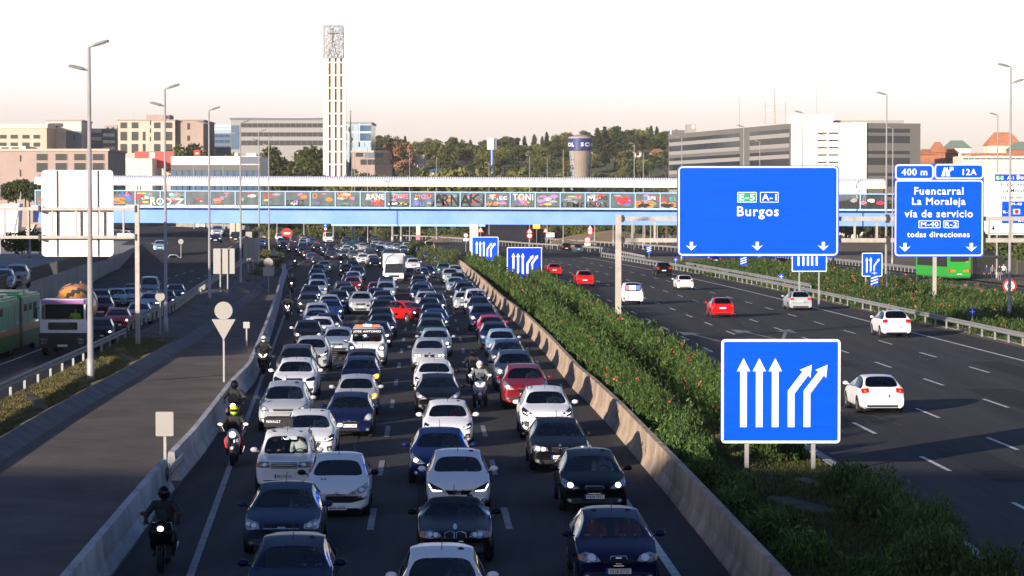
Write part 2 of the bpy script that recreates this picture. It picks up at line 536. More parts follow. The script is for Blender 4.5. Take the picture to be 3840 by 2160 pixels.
bk = MB()                                # grassy bank between service road and slip road
YB = frange(24, 385, 3)
def bank_rows(Y):
    g, k = rail_l(Y), min(kerb_l(Y), bar_l(Y) - 0.6)
    g = min(g, k - 1.5)
    hi = 0.25 + 0.55 * min(1, max(0, (Y - 130) / 80))
    rs = [(g - 0.5, 0.0), (g - 0.3, hi * 0.6)]
    k -= .8
    for t in (0.12, 0.3, 0.5, 0.7, 0.88):
        w = 0.08 * math.sin(Y * 0.9 + t * 9) + 0.06 * math.sin(Y * 0.37 + t * 5)
        rs.append((g + (k - g) * t, hi * (1 - 0.35 * t) + w))
    k += .8
    rs += [(k - 0.75, 0.34), (k - 0.7, 0.36), (k - 0.12, 0.05), (k, 0.0)]
    return rs
cols = list(zip(*[[(x, Y, z) for x, z in bank_rows(Y)] for Y in YB]))
for i in range(len(cols) - 1):
    for q in range(len(YB) - 1):
        m = 2 if i >= len(cols) - 4 else (1 if YB[q] > 148 else 0)
        bk.add([cols[i][q], cols[i][q + 1], cols[i + 1][q + 1], cols[i + 1][q]], [(0, 1, 2, 3)], m)
tag(bk.build("bank", ["bank_turf", "bank_dirt", "kerb_shaded"], smooth=True), kind="structure")

md = MB()                                # planted median
YM = frange(20, 420, 5)
md.strip([(RX(6.9, Y), Y, 0.10) for Y in YM], [(RX(12.25, Y), Y, 0.12) for Y in YM])
tag(md.build("median_ground", "turf"), kind="structure")
kb = MB()
for X0, X1, z in ((12.25, 12.5, 0.15), (34.4, 34.6, 0.06)):
    kb.strip([(RX(X0, Y), Y, z) for Y in YM], [(RX(X1, Y), Y, z) for Y in YM])
    kb.strip([(RX(X0, Y), Y, 0) for Y in YM], [(RX(X0, Y), Y, z) for Y in YM])
tag(kb.build("kerb", "kerb_stone"), kind="structure")
vg = MB()
vg.strip([(RX(33.7, Y), Y, 0.03) for Y in YM], [(RX(48.8, Y), Y, 0.10) for Y in YM])
tag(vg.build("verge", "dry_soil"), kind="structure")
YV = frange(150, 640, 10)
vg = MB()
vg.strip([(RX(60.5, Y), Y, 0.15) for Y in YV], [(RX(66, Y), Y, 0.2) for Y in YV])
vg.strip([(RX(66, Y), Y, 0.2) for Y in YV], [(RX(160, Y), Y, 1.0) for Y in YV])
tag(vg.build("pavement", "dry_soil"), kind="structure")

# straw-coloured bank and the dark slip road that climbs away on the right
em = MB()
T = [(2060, 905, 600), (2150, 880, 610), (2300, 862, 620), (2420, 880, 620), (2520, 910, 610)]
B = [(2060, 915, 560), (2150, 915, 560), (2300, 915, 560), (2420, 915, 560), (2520, 925, 560)]
em.strip([P(*p) for p in B], [P(*p) for p in T])
em.strip([P(*p) for p in T], [P(p[0], p[1] + 6, 690) for p in T])
T2 = [(1590, 905, 640), (1660, 878, 650), (1760, 890, 650)]
em.strip([P(p[0], 912, 600) for p in T2], [P(*p) for p in T2])
tag(em.build("embankment", "straw_bank"), kind="structure")
sl = MB()
A_, B_ = [(1835, 905, 560), (1822, 880, 600), (1830, 850, 650), (1885, 838, 700)], [(2010, 905, 560), (1985, 880, 600), (1975, 850, 650), (2010, 836, 700)]
sl.strip([P(*p) for p in A_], [P(*p) for p in B_])
tag(sl.build("climbing_road", "asphalt"), kind="structure")
# the service road climbs under the footbridge on the left
ur = MB()
RP = [(338, 0.03), (360, 1.0), (385, 2.2), (410, 3.4), (430, 4.2), (450, 4.4), (475, 4.4), (500, 4.4), (530, 4.4), (560, 4.4)]
def ramp_z(Y):
    for (a, za), (b, zb) in zip(RP, RP[1:]):
        if a <= Y <= b:
            return za + (zb - za) * (Y - a) / (b - a)
    return 0.0 if Y < 338 else 4.4
sway = lambda Y: -0.02 * (Y - 338) - 0.0022 * max(0, Y - 400) ** 2
lft, rgt = [(-58.5 + sway(Y), Y, z) for Y, z in RP], [(-40.5 + sway(Y), Y, z) for Y, z in RP]
ur.strip(lft, rgt)
ur.strip([(x, y, 0) for x, y, z in rgt], rgt)
tag(ur.build("ramp_road", "asphalt"), kind="structure")
pw = MB()
for q in range(1, len(RP) - 2):
    a, b = Vector(rgt[q]), Vector(rgt[q + 1])
    pw.bar(a + Vector((0.2, 0, 0.35)), b + Vector((0.2, 0, 0.35)), 0.3, 0.8)
tag(pw.build("ramp_parapet", "concrete_wall"), "low concrete parapet along the climbing service road under the footbridge", "parapet")

# upper street on the left behind its retaining wall
WP = [(-25.5, 5, 2.3), (-31.0, 105, 2.3), (-33.5, 165, 2.35), (-38, 215, 2.5), (-44, 265, 2.2), (-50, 318, 1.6), (-58.5, 410, 2.8), (-64, 500, 4.6)]
tr = MB()
tr.strip([(x - 0.2, y, z - 0.15) for x, y, z in WP], [(-190, y, z - 0.1 + 1.2) for x, y, z in WP])
tag(tr.build("terrace", "concrete_wall"), kind="structure")
w = thing("retaining_wall", "long low retaining wall with dark railing beside the upper street", "wall", (0, 0, 0))
m = MB()
for (x0, y0, z0), (x1, y1, z1) in zip(WP, WP[1:]):
    m.add([(x0, y0, -0.05), (x1, y1, -0.05), (x1, y1, z1), (x0, y0, z0), (x0 - 0.35, y0, z0), (x1 - 0.35, y1, z1), (x0 - 0.35, y0, -0.05), (x1 - 0.35, y1, -0.05)],
          [(0, 1, 2, 3), (3, 2, 5, 4), (4, 5, 7, 6)])
m.build("wall_face", "concrete_wall", w)
m = MB()
for (x0, y0, z0), (x1, y1, z1) in list(zip(WP, WP[1:]))[:5]:
    m.bar((x0 - 0.17, y0, z0 + 1.05), (x1 - 0.17, y1, z1 + 1.05), 0.06, 0.07)
    n = int((y1 - y0) / 0.45)
    for i in range(n):
        t = i / n
        x, y, z = x0 + (x1 - x0) * t - 0.17, y0 + (y1 - y0) * t, z0 + (z1 - z0) * t
        m.box(x - 0.03, x + 0.03, y - 0.03, y + 0.03, z, z + 1.02)
m.build("railing", "dark_metal", w)

# ------------------------------------------------------------ painted markings
mk = MB()
def line(X, Y0, Y1, wd, z=0.012, m=0, off=None):
    Yq = frange(Y0, Y1, 12) if Y1 - Y0 > 14 else [Y0, Y1]
    f = off or (lambda Y: RX(X, Y))
    mk.strip([(f(Y) - wd / 2, Y, z) for Y in Yq], [(f(Y) + wd / 2, Y, z) for Y in Yq], m)
left_edge = lambda Y: RX(-5.1 - 0.0405 * (Y - 55), Y) if Y < 330 else RX(-16.2 + 0.03 * (Y - 330), Y)
line(0, 45, 420, 0.17, m=1, off=left_edge)
line(5.36, 45, 400, 0.20)
DS, DC = 9600 * 0.000476, 9600 * 0.001337            # dash length and period measured on the near dashes
for X, ph, y1 in ((-1.4, 62.7, 380), (2.03, 62.9, 380)):
    Y = ph - 2 * DC
    while Y < y1:
        line(X, Y, Y + DS, 0.17, m=1)
        Y += DC
Y = 106
while Y < 190:
    line(-5.0, Y, Y + 1.0, 0.32, m=1)
    Y += 2.0
line(12.75, 45, 420, 0.12, m=1)
line(31.0, 60, 420, 0.20)
for X, y0 in ((15.75, 51.2), (19.35, 58.0), (23.1, 63.0), (27.1, 59.0)):
    Y = y0
    while Y < 400:
        line(X, Y, Y + DS, 0.15)
        Y += DC
# faded lane arrows
for cx, cy, sx in ((17.5, 152, -1), (21.2, 155, -1), (21.6, 155, 1)):
    px = RX(cx, cy)
    mk.flat([(px - 0.12, cy), (px + 0.12, cy), (px + 0.12 + 1.1 * sx, cy + 9), (px - 0.12 + 1.1 * sx, cy + 9)], 0.012, 1)
    mk.flat([(px + 1.75 * sx, cy + 12.5), (px + 0.55 * sx, cy + 9.6), (px + 1.7 * sx, cy + 7.6)], 0.013, 1)
lw_ = GL([(0, 1368), (153, 1314), (420, 1110)])
line(0, 60, 230, 0.14, off=lw_)
Y = 240
while Y < 330:
    line(0, Y, Y + 4, 0.14, off=lambda q: -36.5 - 0.05 * (q - 240))
    line(0, Y, Y + 4, 0.14, off=lambda q: -33 - 0.05 * (q - 240))
    Y += 12
line(50.2, 150, 420, 0.14)
line(59.6, 150, 420, 0.14)
ke = MB()
ke.strip([(kerb_l(Y) + 0.05 + 0.03 * math.sin(Y * .6), Y, 0.016) for Y in frange(70, 160, 1.5)], [(kerb_l(Y) + 0.17 + 0.05 * math.sin(Y * .9) * math.sin(Y * .23), Y, 0.016) for Y in frange(70, 160, 1.5)])
tag(ke.build("road_dust", "dry_soil"), kind="structure")
pm = MB()                                # sealed cracks and patched strips
rnd.seed(40)
for q in range(26):
    X, Y = rnd.choice([rnd.uniform(-4, 5), rnd.uniform(13, 30), rnd.uniform(13, 30)]), rnd.uniform(58, 190)
    ln, dx = rnd.uniform(4, 16), rnd.uniform(-.6, .6)
    pts_ = [(RX(X + dx * t + .12 * math.sin(9 * t + q), Y + ln * t), Y + ln * t) for t in (0, .2, .4, .6, .8, 1)]
    pm.strip([(x - .035, y, .009) for x, y in pts_], [(x + .035, y, .009) for x, y in pts_])
for X, Y, w_, ln in ((17.3, 74, 1.6, 9), (24.6, 98, 2.2, 14), (21, 128, 1.4, 20), (0.4, 66, 1.3, 7), (28.8, 120, 1.8, 12)):
    f_ = (lambda y: RX(X, y)) if X > -10 else (lambda y: bar_l(y) - 2.5)
    pm.strip([(f_(Y) - w_ / 2, Y, .010), (f_(Y + ln) - w_ / 2, Y + ln, .010)], [(f_(Y) + w_ / 2, Y, .010), (f_(Y + ln) + w_ / 2, Y + ln, .010)], 1)
mat("tar", (0.016, 0.016, 0.018), 0.6)
mat("asphalt_patch", (0.028, 0.026, 0.027), 0.9, spec=.2, var=.25, vscale=2)
tag(pm.build("road_repairs", ["tar", "asphalt_patch"]), kind="structure")
tag(mk.build("road_markings", ["road_white", "road_worn"]), kind="structure")

# ------------------------------------------------------------ concrete barriers and guardrails
PROFILE = [(-0.30, 0.0), (-0.28, 0.08), (-0.155, 0.33), (-0.09, 0.94), (0.09, 0.94), (0.155, 0.33), (0.28, 0.08), (0.30, 0.0)]
def barrier(name, label, f, y0, y1, h, matn, seg=6.0, profile=PROFILE):
    t = thing(name, label, "barrier", (f(y0), y0, 0))
    o = Vector((f(y0), y0, 0))
    Y = y0
    while Y < y1 - 0.5:
        e = min(Y + seg, y1)
        m = MB()
        rows = []
        for q in (Y + 0.012, Y + 0.05, (Y + e) / 2, e - 0.05, e - 0.012):
            ins = 0.97 if q in (Y + 0.012, e - 0.012) else 1.0
            rows.append([Vector((f(q) + x * ins, q, z * h / 0.94 * (ins if z > 0.5 else 1))) - o for x, z in profile])
        for a, b in zip(rows, rows[1:]):
            m.strip(a, b)
        for r_ in (rows[0], rows[-1]):
            m.add(r_, [tuple(range(len(r_)))])
        m.build("segment", matn, t)
        Y = e
    return t
lb = lambda Y: bar_l(Y) - 0.30
barrier("concrete_barrier", "pale concrete barrier stretch in front of the guardrail joint, lower left", lb, 40, 72.0, 0.84, "concrete_pale")
barrier("concrete_barrier", "long pale concrete barrier curving away between slip road and traffic jam", lb, 74.2, 358, 0.84, "concrete_pale", 8.0)
mb_l = GL([(2743, 2160), (2520, 1880), (2295, 1609), (2204, 1510), (2146, 1456), (2042, 1324), (1951, 1224), (1868, 1154), (1800, 1080), (1735, 1015), (1672, 968)])
barrier("concrete_barrier", "tan concrete barrier along the oleander median with car shadows on it", lambda Y: mb_l(Y) + 0.3, 40, 405, 0.95, "concrete", 6.0)
jt = thing("guardrail_joint", "short steel beam bridging the gap in the left concrete barrier", "guardrail", (lb(73), 73, 0))
m = MB()
for z in (0.42, 0.62):
    m.bar((0.25 + lb(71) - lb(73), -2.0, z), (0.25 + lb(75) - lb(73), 2.2, z + 0.02), 0.07, 0.16)
m.build("beam", "galvanised", jt)
MB().box(-0.06, 0.06, -0.06, 0.06, 0, 0.62).build("post", "galvanised_dull", jt)

POST = MB().box(-0.05, 0.05, -0.07, 0.07, 0, 0.76).mesh("post", "galvanised")
def guardrail(label, pts, step=3.0, z0=None, double=False, matn="galvanised", hi=0.62):
    pts = [Vector(p) for p in pts]
    t = thing("guardrail", label, "guardrail", pts[0])
    prof = [(0.03, -0.16), (0.10, -0.09), (0.03, -0.01), (0.03, 0.01), (0.10, 0.09), (0.03, 0.16), (-0.01, 0.16), (-0.01, -0.16)]
    m = MB()
    for a, b in zip(pts, pts[1:]):
        d = (b - a)
        nrm = Vector((d.y, -d.x, 0)).normalized() * (-1 if (Vector((0, 0, 0)) - a).dot(Vector((d.y, -d.x, 0))) < 0 else 1)
        ra = [a + nrm * x + Vector((0, 0, z + hi)) - pts[0] for x, z in prof]
        rb = [b + nrm * x + Vector((0, 0, z + hi)) - pts[0] for x, z in prof]
        m.strip(ra + [ra[0]], rb + [rb[0]])
    m.build("beam", matn, t)
    left, k = 0.0, 0
    for a, b in zip(pts, pts[1:]):
        d = (b - a).length
        q = left
        while q < d and k < 100:
            p = a + (b - a) * (q / d) - pts[0]
            put("post", POST, t, p)
            q += step
            k += 1
        left = q - d
    return t
guardrail("steel guardrail on the grassy bank beside the left service road", [(rail_l(Y), Y, 0.22) for Y in frange(60, 148, 6)], 4.0, matn="rail_shaded")
guardrail("dense-posted far stretch of steel guardrail above the dirt bank", [(rail_l(Y), Y, 0.75) for Y in frange(150, 380, 10)], 2.6, hi=0.62, matn="rail_shaded")
guardrail("long steel guardrail along the right edge of the outbound road", [(RX(34.2, Y), Y, 0.03) for Y in frange(100, 420, 8)], 3.6)
guardrail("upper doubled stretch of guardrail behind the black off-roader on the outbound side", [(RX(35.4, Y), Y, 0.12) for Y in frange(235, 330, 8)], 2.0, hi=0.75)
guardrail("guardrail between flowering verge and right service road", [(RX(49.3, Y), Y, 0.08) for Y in frange(150, 330, 8)], 2.2)
guardrail("guardrail on the far edge of the right service road before the bus", [(RX(60.6, Y), Y, 0.15) for Y in frange(292, 420, 8)], 2.2)
guardrail("distant guardrail crossing behind the jam under the footbridge", [G(u, v) for u, v in ((1420, 893), (1560, 898), (1700, 906), (1850, 918), (1990, 930), (2120, 938), (2250, 948), (2420, 985))], 4.0, hi=0.9, matn="galvanised_dull")
guardrail("second distant guardrail below the straw bank", [G(u, v) for u, v in ((2030, 906), (2140, 914), (2300, 924), (2500, 940), (2700, 958))], 4.0, hi=0.8, matn="galvanised_dull")

# ============================================================ FOOTBRIDGE
def GMAT(n, c):
    mat(n, c, 0.7)
for n, c in (("g_black", (.015, .015, .02)), ("g_red", (.62, .03, .05)), ("g_orange", (.70, .22, .03)), ("g_white", (.75, .75, .75)), ("g_pink", (.70, .16, .30)),
             ("g_purple", (.36, .20, .50)), ("g_green", (.05, .32, .20)), ("g_teal", (.10, .34, .36)), ("g_yellow", (.60, .50, .08)), ("g_blue", (.08, .16, .50)), ("g_maroon", (.28, .05, .16)), ("g_grey", (.30, .30, .31))):
    GMAT(n, c)
mat("screen_grey", (0.11, 0.135, 0.145), 0.35, var=0.35, vscale=0.5, detail=8)
mat("cream_edge", (0.74, 0.66, 0.50), 0.5)
BY, BX0, BX1 = 398.0, -74.2, 58.0
br = thing("footbridge", "long pale blue footbridge with ribbed white roof and graffiti covered screens over all the roads", "footbridge", (BX0, BY, 0))
br.rotation_euler.y = math.atan(0.6 / 132)
BL = BX1 - BX0
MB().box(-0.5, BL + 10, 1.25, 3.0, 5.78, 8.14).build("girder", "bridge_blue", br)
MB().box(46, 70, 1.35, 2.9, 5.45, 5.775).build("girder_haunch", "bridge_pale", br)
m = MB()
m.box(-0.5, BL + 10, -0.22, 4.1, 8.16, 8.46)
m.build("deck_edge", "bridge_pale", br)
m = MB()
for y in (-0.1, 3.9):
    m.box(0, BL + 1.5, y - 0.06, y + 0.06, 10.72, 10.86)
m.build("top_rail", "bridge_pale", br)
PITCH = 93.2 / 24
off0 = ((1260 - 93.2 * 12 - 1920) / 24.0) - BX0
POSTB = MB().box(-0.07, 0.07, -0.16, 0.02, 8.46, 10.72).mesh("rail_post", "bridge_pale")
SCR = MB().box(0.09, PITCH - 0.09, -0.05, -0.02, 8.6, 10.70).mesh("screen", "screen_grey")
SCRG = MB().box(0.09, PITCH - 0.09, -0.05, -0.02, 8.6, 10.70).mesh("screen", "panel_glass")
RPO = MB().box(-0.06, 0.06, 0.2, 0.34, 8.46, 12.0).mesh("roof_post", "dark_metal")
panels = {}
k = 0
while off0 + k * PITCH < BL + 1.5:
    x = off0 + k * PITCH
    put("rail_post", POSTB, br, (x, 0, 0))
    if x + PITCH < BL + 2:
        panels[k] = put("screen", SCRG if k > 30 else SCR, br, (x, 0, 0))
        put("screen", SCRG, br, (x, 3.95, 0))
    if x < BL:
        put("roof_post", RPO, br, (x + 0.3, 0, 0))
        put("roof_post", RPO, br, (x + 0.3, 3.2, 0))
    k += 1
m = MB()                                   # ribbed barrel roof
rib, rowsR = 0.37, []
nR = int(BL / (rib / 4))
for i in range(nR + 1):
    x = BL * i / nR
    bump = 0.028 * (1 if (i // 2) % 2 else -1)
    row = []
    for q in range(9):
        t = math.pi * q / 8
        row.append((x, 1.95 - (2.35 + bump) * math.cos(t), 11.95 + (1.22 + bump) * math.sin(t)))
    rowsR.append(row)
for a, b in zip(rowsR, rowsR[1:]):
    m.strip(a, b)
m.build("ribbed_roof", "bridge_roof", br)
MB().box(0, BL, -0.42, -0.30, 11.62, 11.97).build("roof_edge", "cream_edge", br)
MB().box(0.0, BL, -0.28, 4.2, 11.80, 11.92).build("ceiling", "dark_metal", br)
def graf(u, v, txt=None, w=None, h=None, col="g_black", shape=None, dy=0.0):
    """paint on the screens: lettering or a shape centred on the photo point (u, v); sizes in photo pixels"""
    x, z = (u - 1920) / 24 - BX0, CH + (783 - v) / 24
    k = max(i for i in panels if off0 + i * PITCH <= max(x, off0))
    pn = panels[k]
    lx = x - pn.location.x
    if txt:
        me = text_mesh(txt, w / 24, h / 24, bold=0.04, mats=col)
        me.name = "graffiti"
    else:
        b = MB()
        if shape == "heart":
            pts = [(0, -1)] + [(1.0 * math.sin(t) ** 3 * 1.0, (13 * math.cos(t) - 5 * math.cos(2 * t) - 2 * math.cos(3 * t) - math.cos(4 * t)) / 17) for t in [math.pi - i * 2 * math.pi / 24 for i in range(1, 24)]]
        else:
            n = 14
            pts = [(math.cos(2 * math.pi * i / n) * rnd.uniform(.65, 1), math.sin(2 * math.pi * i / n) * rnd.uniform(.55, 1)) for i in range(n)]
        pts = [(a * w / 48, c * h / 48) for a, c in pts]
        b.prism(pts, -0.003, 0.003)
        me = b.mesh("graffiti", col)
    put("graffiti", me, pn, (lx, -0.062 - dy, z))
rnd.seed(3)
cols_ = ["g_red", "g_teal", "g_pink", "g_orange", "g_white", "g_grey", "g_green", "g_blue", "g_maroon", "g_yellow", "g_purple"]
for k in range(0, 25):
    u0 = 1260 - 93.2 * 12 + 93.2 * k
    if u0 < 420 and u0 > 150: continue
    busy = 4 if 700 < u0 < 1300 else 10
    for j in range(busy):
        graf(u0 + rnd.uniform(22, 72), rnd.uniform(722, 760), w=rnd.uniform(12, 40), h=rnd.uniform(6, 18), col=rnd.choice(cols_), dy=0.0012 * j)
for a in ((460, 722, "WAVA", 80, 14, "g_black"), (452, 752, "S", 52, 24, "g_orange"), (528, 735, "SA", 46, 22, "g_red"), (610, 753, "ROD", 78, 26, "g_white"), (680, 755, "Z", 34, 24, "g_white"), (668, 733, "TKM", 60, 16, "g_teal"),
          (822, 752, "CO", 26, 14, "g_orange"), (855, 728, "T", 20, 16, "g_pink"), (1012, 732, "SO", 40, 14, "g_red"), (1112, 756, "SOLEZ", 66, 20, "g_black"), (1184, 730, "O", 20, 20, "g_orange"),
          (1292, 729, "VEH", 52, 24, "g_orange"), (1410, 732, "RANE", 66, 20, "g_white"), (1418, 755, "ASK", 52, 18, "g_red"), (1504, 730, "PEACE", 56, 18, "g_pink"), (1500, 757, "Do", 74, 16, "g_black"), (1588, 730, "MOU", 60, 14, "g_orange"), (1572, 755, "Bu", 40, 24, "g_blue"),
          (1646, 745, "A", 60, 46, "g_black"), (1690, 744, "RN", 62, 44, "g_black"), (1745, 745, "A", 46, 44, "g_black"), (1790, 743, "KJ", 60, 44, "g_black"), (1868, 732, "T.tc", 66, 18, "g_white"), (1842, 757, "wo", 50, 12, "g_orange"),
          (1960, 731, "TONi", 76, 24, "g_white"), (1958, 754, "AA", 50, 16, "g_maroon"), (2050, 740, "GREY", 74, 26, "g_purple"), (2148, 733, "JOKE", 60, 14, "g_grey"), (2188, 760, "LEMON93", 168, 22, "g_black"), (2214, 735, "M", 26, 20, "g_white"), (2258, 733, "LNS", 34, 16, "g_black"),
          (2412, 756, "RG", 70, 26, "g_orange"), (2440, 733, "EPS", 30, 12, "g_white"), (2500, 758, "GO", 60, 24, "g_orange"), (2478, 735, "KA", 34, 16, "g_red"), (2522, 735, "EL", 30, 14, "g_teal")):
    graf(*a, dy=0.014)
for a in ((2410, 761, 56, 18), (2495, 761, 56, 20)):
    graf(a[0], a[1], w=a[2], h=a[3], col="g_black", dy=0.02)
graf(2331, 742, w=46, h=44, col="g_red", shape="heart", dy=0.02)
for k in range(4):
    graf(3195 + k * 32, 738 + 8 * (k % 2), w=34, h=18, col=("g_grey", "g_pink", "g_white", "g_red")[k], dy=0.01)
for u, w_, m_ in ((1777, 1.3, "cream_edge"), (873, 0.8, "rose_wall_pale"), (896, 0.8, "rose_wall_pale")):
    x = (u - 1920) / 24 - BX0
    MB().prism([(-w_ / 2, 0), (w_ / 2, 0), (w_ / 2, 5.78), (-w_ / 2, 5.78)], 1.2, 2.4).build("pier", m_, br, loc=(x, 0, 0))
pp = thing("bridge_pillar", "slim cream pillar with pink foot beyond the jam, right of the white van", "pillar", P(1568, 900, 640))
m = MB()
m.box(-0.5, 0.5, 0, 1, 0, 6.2)
m.build("shaft", "cream_edge", pp)
MB().box(-0.52, 0.52, -0.02, 1.02, 0, 1.3).build("painted_foot", "g_pink", pp)
st = thing("bridge_stair", "white concrete stair flight at the left end of the footbridge", "staircase", P(30, 1000, 396))
def at_stair(lst):
    return [(P(u, v, 396).x - st.location.x, P(u, v, 396).z - st.location.z) for u, v in lst]
MB().prism(at_stair([(-60, 1010), (38, 1010), (62, 930), (72, 764), (20, 764), (-60, 790)]), 0, 3).build("parapet", "white_wall", st)
MB().prism(at_stair([(66, 900), (104, 840), (130, 842), (96, 905), (80, 960), (70, 960)]), 0.5, 2.5).build("landing_support", "rose_wall_pale", st)
m = MB()
for i in range(9):
    a = at_stair([(78 - i * 3.0, 745 + i * 17)])[0]
    m.box(a[0] - 0.04, a[0] + 0.04, -0.1, 0.0, a[1], a[1] + 1.1)
m.bar((at_stair([(80, 728)])[0][0], -0.05, at_stair([(80, 728)])[0][1]), (at_stair([(54, 880)])[0][0], -0.05, at_stair([(54, 880)])[0][1]), 0.06, 0.06)
m.build("handrail", "galvanised", st)

# ============================================================ BUILDINGS AND TOWERS
def building(name, label, cat, u0, u1, vt, Y, depth, wall, wins=(), zb=0.0, roof=None, extra=None):
    a, b = P(u0, vt, Y), P(u1, vt, Y)
    t = thing(name, label, cat, (a.x, Y, zb))
    w_, h = b.x - a.x, a.z - zb
    MB().box(0, w_, 0, depth, 0, h).build("wall", wall, t)
    if roof:
        MB().box(-0.3, w_ + 0.3, -0.3, depth + 0.3, h, h + roof[0]).build("roof", roof[1], t)
    cache = {}
    for q in wins:
        (x0, v0, x1, v1), m_ = q[:4], (q[4] if len(q) > 4 else "window_dark")
        nm = q[5] if len(q) > 5 else "window"
        pa, pb = P(x0, v1, Y), P(x1, v0, Y)
        key = (round(pb.x - pa.x, 1), round(pb.z - pa.z, 1), m_, nm)
        if key not in cache:
            b_ = MB().box(0, key[0], -0.05, 0.1, 0, key[1], 0)
            if key[0] > 1 and nm == "window":
                n = max(1, int(key[0] / 1.7))
                for i in range(n + 1):
                    xx = key[0] * i / n
                    b_.box(xx - 0.07, xx + 0.07, -0.09, 0.1, 0, key[1], 1)
            cache[key] = b_.mesh(nm, [m_, "grey_wall"])
        put(nm, cache[key], t, (pa.x - a.x, 0, pa.z - zb))
    return t
def gridw(us, vs, m_="window_dark"):
    return [(a, c, b, d, m_) for a, b in us for c, d in vs]
building("apartment_block", "low rose apartment block with two rows of paired windows behind the blank sign board", "building", -20, 405, 566, 485, 22, "rose_wall",
         gridw([(138, 178), (209, 251), (279, 320), (348, 389)], [(577, 601), (612, 645)]) + [(74, 583, 80, 606), (74, 637, 80, 662)], roof=(0.4, "rose_wall_pale"))
building("apartment_block", "stepped pink apartment block with terraces at the far left", "building", -40, 175, 480, 800, 25, "rose_wall_pale",
         gridw([(0, 24), (40, 66), (84, 110), (126, 150)], [(505, 520), (534, 550)]) + [(0, 470, 120, 478, "white_wall", "terrace")], roof=(1.2, "cream_wall"))
building("apartment_block", "tall pink stair block with dark side standing on the stepped terraces", "building", 175, 305, 455, 815, 20, "cream_wall",
         gridw([(182, 236)], [(462, 476)]) + [(248, 492, 306, 560, "slate_wall", "side_wall"), (275, 505, 281, 525)], roof=(0.5, "rose_wall"))
building("shade_block", "dark grey glass office block with pale parapet left of the tall rose hotel", "building", 305, 437, 482, 830, 25, "slate_wall",
         [(305, 484, 380, 498, "cream_wall", "balcony"), (305, 513, 380, 527, "cream_wall", "balcony"), (312, 532, 352, 540, "red_panel", "awning"), (385, 500, 433, 512, "window_blue"), (385, 525, 433, 537, "window_blue"), (385, 550, 433, 562, "window_blue"), (385, 575, 433, 590, "window_blue")])
tb = building("hotel", "tall rose hotel with tall narrow windows and a stepped roof room", "building", 442, 656, 452, 790, 18, "rose_wall_pale",
         gridw([(452, 476), (494, 518), (578, 601), (621, 645)], [(459, 481), (494, 527), (540, 574)]) + gridw([(535, 546)], [(494, 527), (540, 570)]) + gridw([(562, 567)], [(450, 470), (480, 500), (512, 530)]), roof=(0.3, "rose_wall"))
building("hotel_wing", "blank rose side wing of the hotel with four small windows", "building", 657, 762, 452, 792, 30, "rose_wall", gridw([(702, 713)], [(462, 486), (509, 528), (548, 560)]), roof=(0.3, "rose_wall"))  # side wall's shade put into the colour, darker rose than the front
building("roof_room", "square rooftop room on top of the tall rose hotel", "building", 548, 635, 430, 798, 10, "rose_wall", gridw([(618, 632)], [(434, 446)]), zb=35.1)
building("shade_block", "hazy blue grey office block with slatted roof behind the hotel", "building", 757, 866, 500, 840, 25, "slate_wall", gridw([(760, 862)], [(505, 515), (525, 536), (548, 558)], "window_blue"))
m_roof = building("roof_frame", "thin roof pergola over the hazy blue grey office block", "building", 757, 870, 464, 842, 20, "window_pale", [(757, 470, 870, 474, "white_wall", "rail"), (757, 482, 870, 486, "white_wall", "rail")], zb=29)
building("shade_block", "long grey office block with three dark window bands left of the church tower", "building", 866, 1220, 449, 800, 30, "grey_panel",
         [(905, 462, 1212, 478), (905, 496, 1212, 512), (905, 527, 1212, 545), (868, 470, 900, 560, "window_blue")], roof=(0.6, "slate_wall"))
building("glass_office", "pale curved glass office block right of the church tower", "building", 1298, 1392, 463, 790, 25, "window_pale",
         [(1300, 470, 1346, 492, "window_pale"), (1350, 470, 1390, 492, "window_blue"), (1300, 500, 1346, 528, "window_pale"), (1350, 500, 1390, 528, "window_blue"), (1300, 532, 1390, 552, "window_pale"), (1346, 462, 1349, 565, "white_wall", "mullion"), (1298, 494, 1392, 498, "white_wall", "slab"), (1298, 529, 1392, 532, "white_wall", "slab")], roof=(0.5, "grey_panel"))
building("brick_pavilion", "low tan pavilion with flat roof and dark recess behind the tower", "building", 1320, 1470, 572, 760, 20, "rose_wall", [(1334, 566, 1362, 588), (1368, 570, 1438, 592, "slate_wall", "wall_panel"), (1352, 598, 1462, 618)], roof=(0.6, "rose_wall_pale"), zb=4)
building("brick_pavilion", "small tan pavilion with white flat roof beside the trees", "building", 1512, 1590, 586, 765, 15, "rose_wall_pale", [(1516, 600, 1552, 614)], roof=(0.5, "cream_wall"), zb=6)
building("store", "cream windowless store box under the red advertising board", "building", 448, 570, 594, 725, 20, "cream_wall", [(448, 594, 502, 602, "white_wall", "wall_panel")])
building("advertising_board", "long red advertising board with white figure on the roof", "billboard", 505, 652, 568, 735, 0.6, "red_panel", [(560, 572, 580, 592, "white_wall", "printed_figure")], zb=19.5)
bw = building("showroom", "white topped showroom with dark blue glass front behind the footbridge roof", "building", 641, 975, 586, 700, 25, "white_wall",
         [(641, 618, 975, 640, "grey_wall", "louvre_band"), (641, 640, 975, 715, "window_blue"), (900, 588, 975, 615, "slate_wall", "wall_panel")] + [(660 + 24 * i, 640, 662 + 24 * i, 715, "slate_wall", "mullion") for i in range(13)])
for u, w_ in ((880, 12), (925, 10), (938, 14), (950, 10)):
    o = building("roof_vent", "white ventilation drum on the showroom roof, %s" % {880: "standing apart", 925: "left of the trio", 938: "middle of the trio", 950: "right of the trio"}[u], "vent", u, u + w_, 574, 704, 2, "white_wall", zb=22.3)
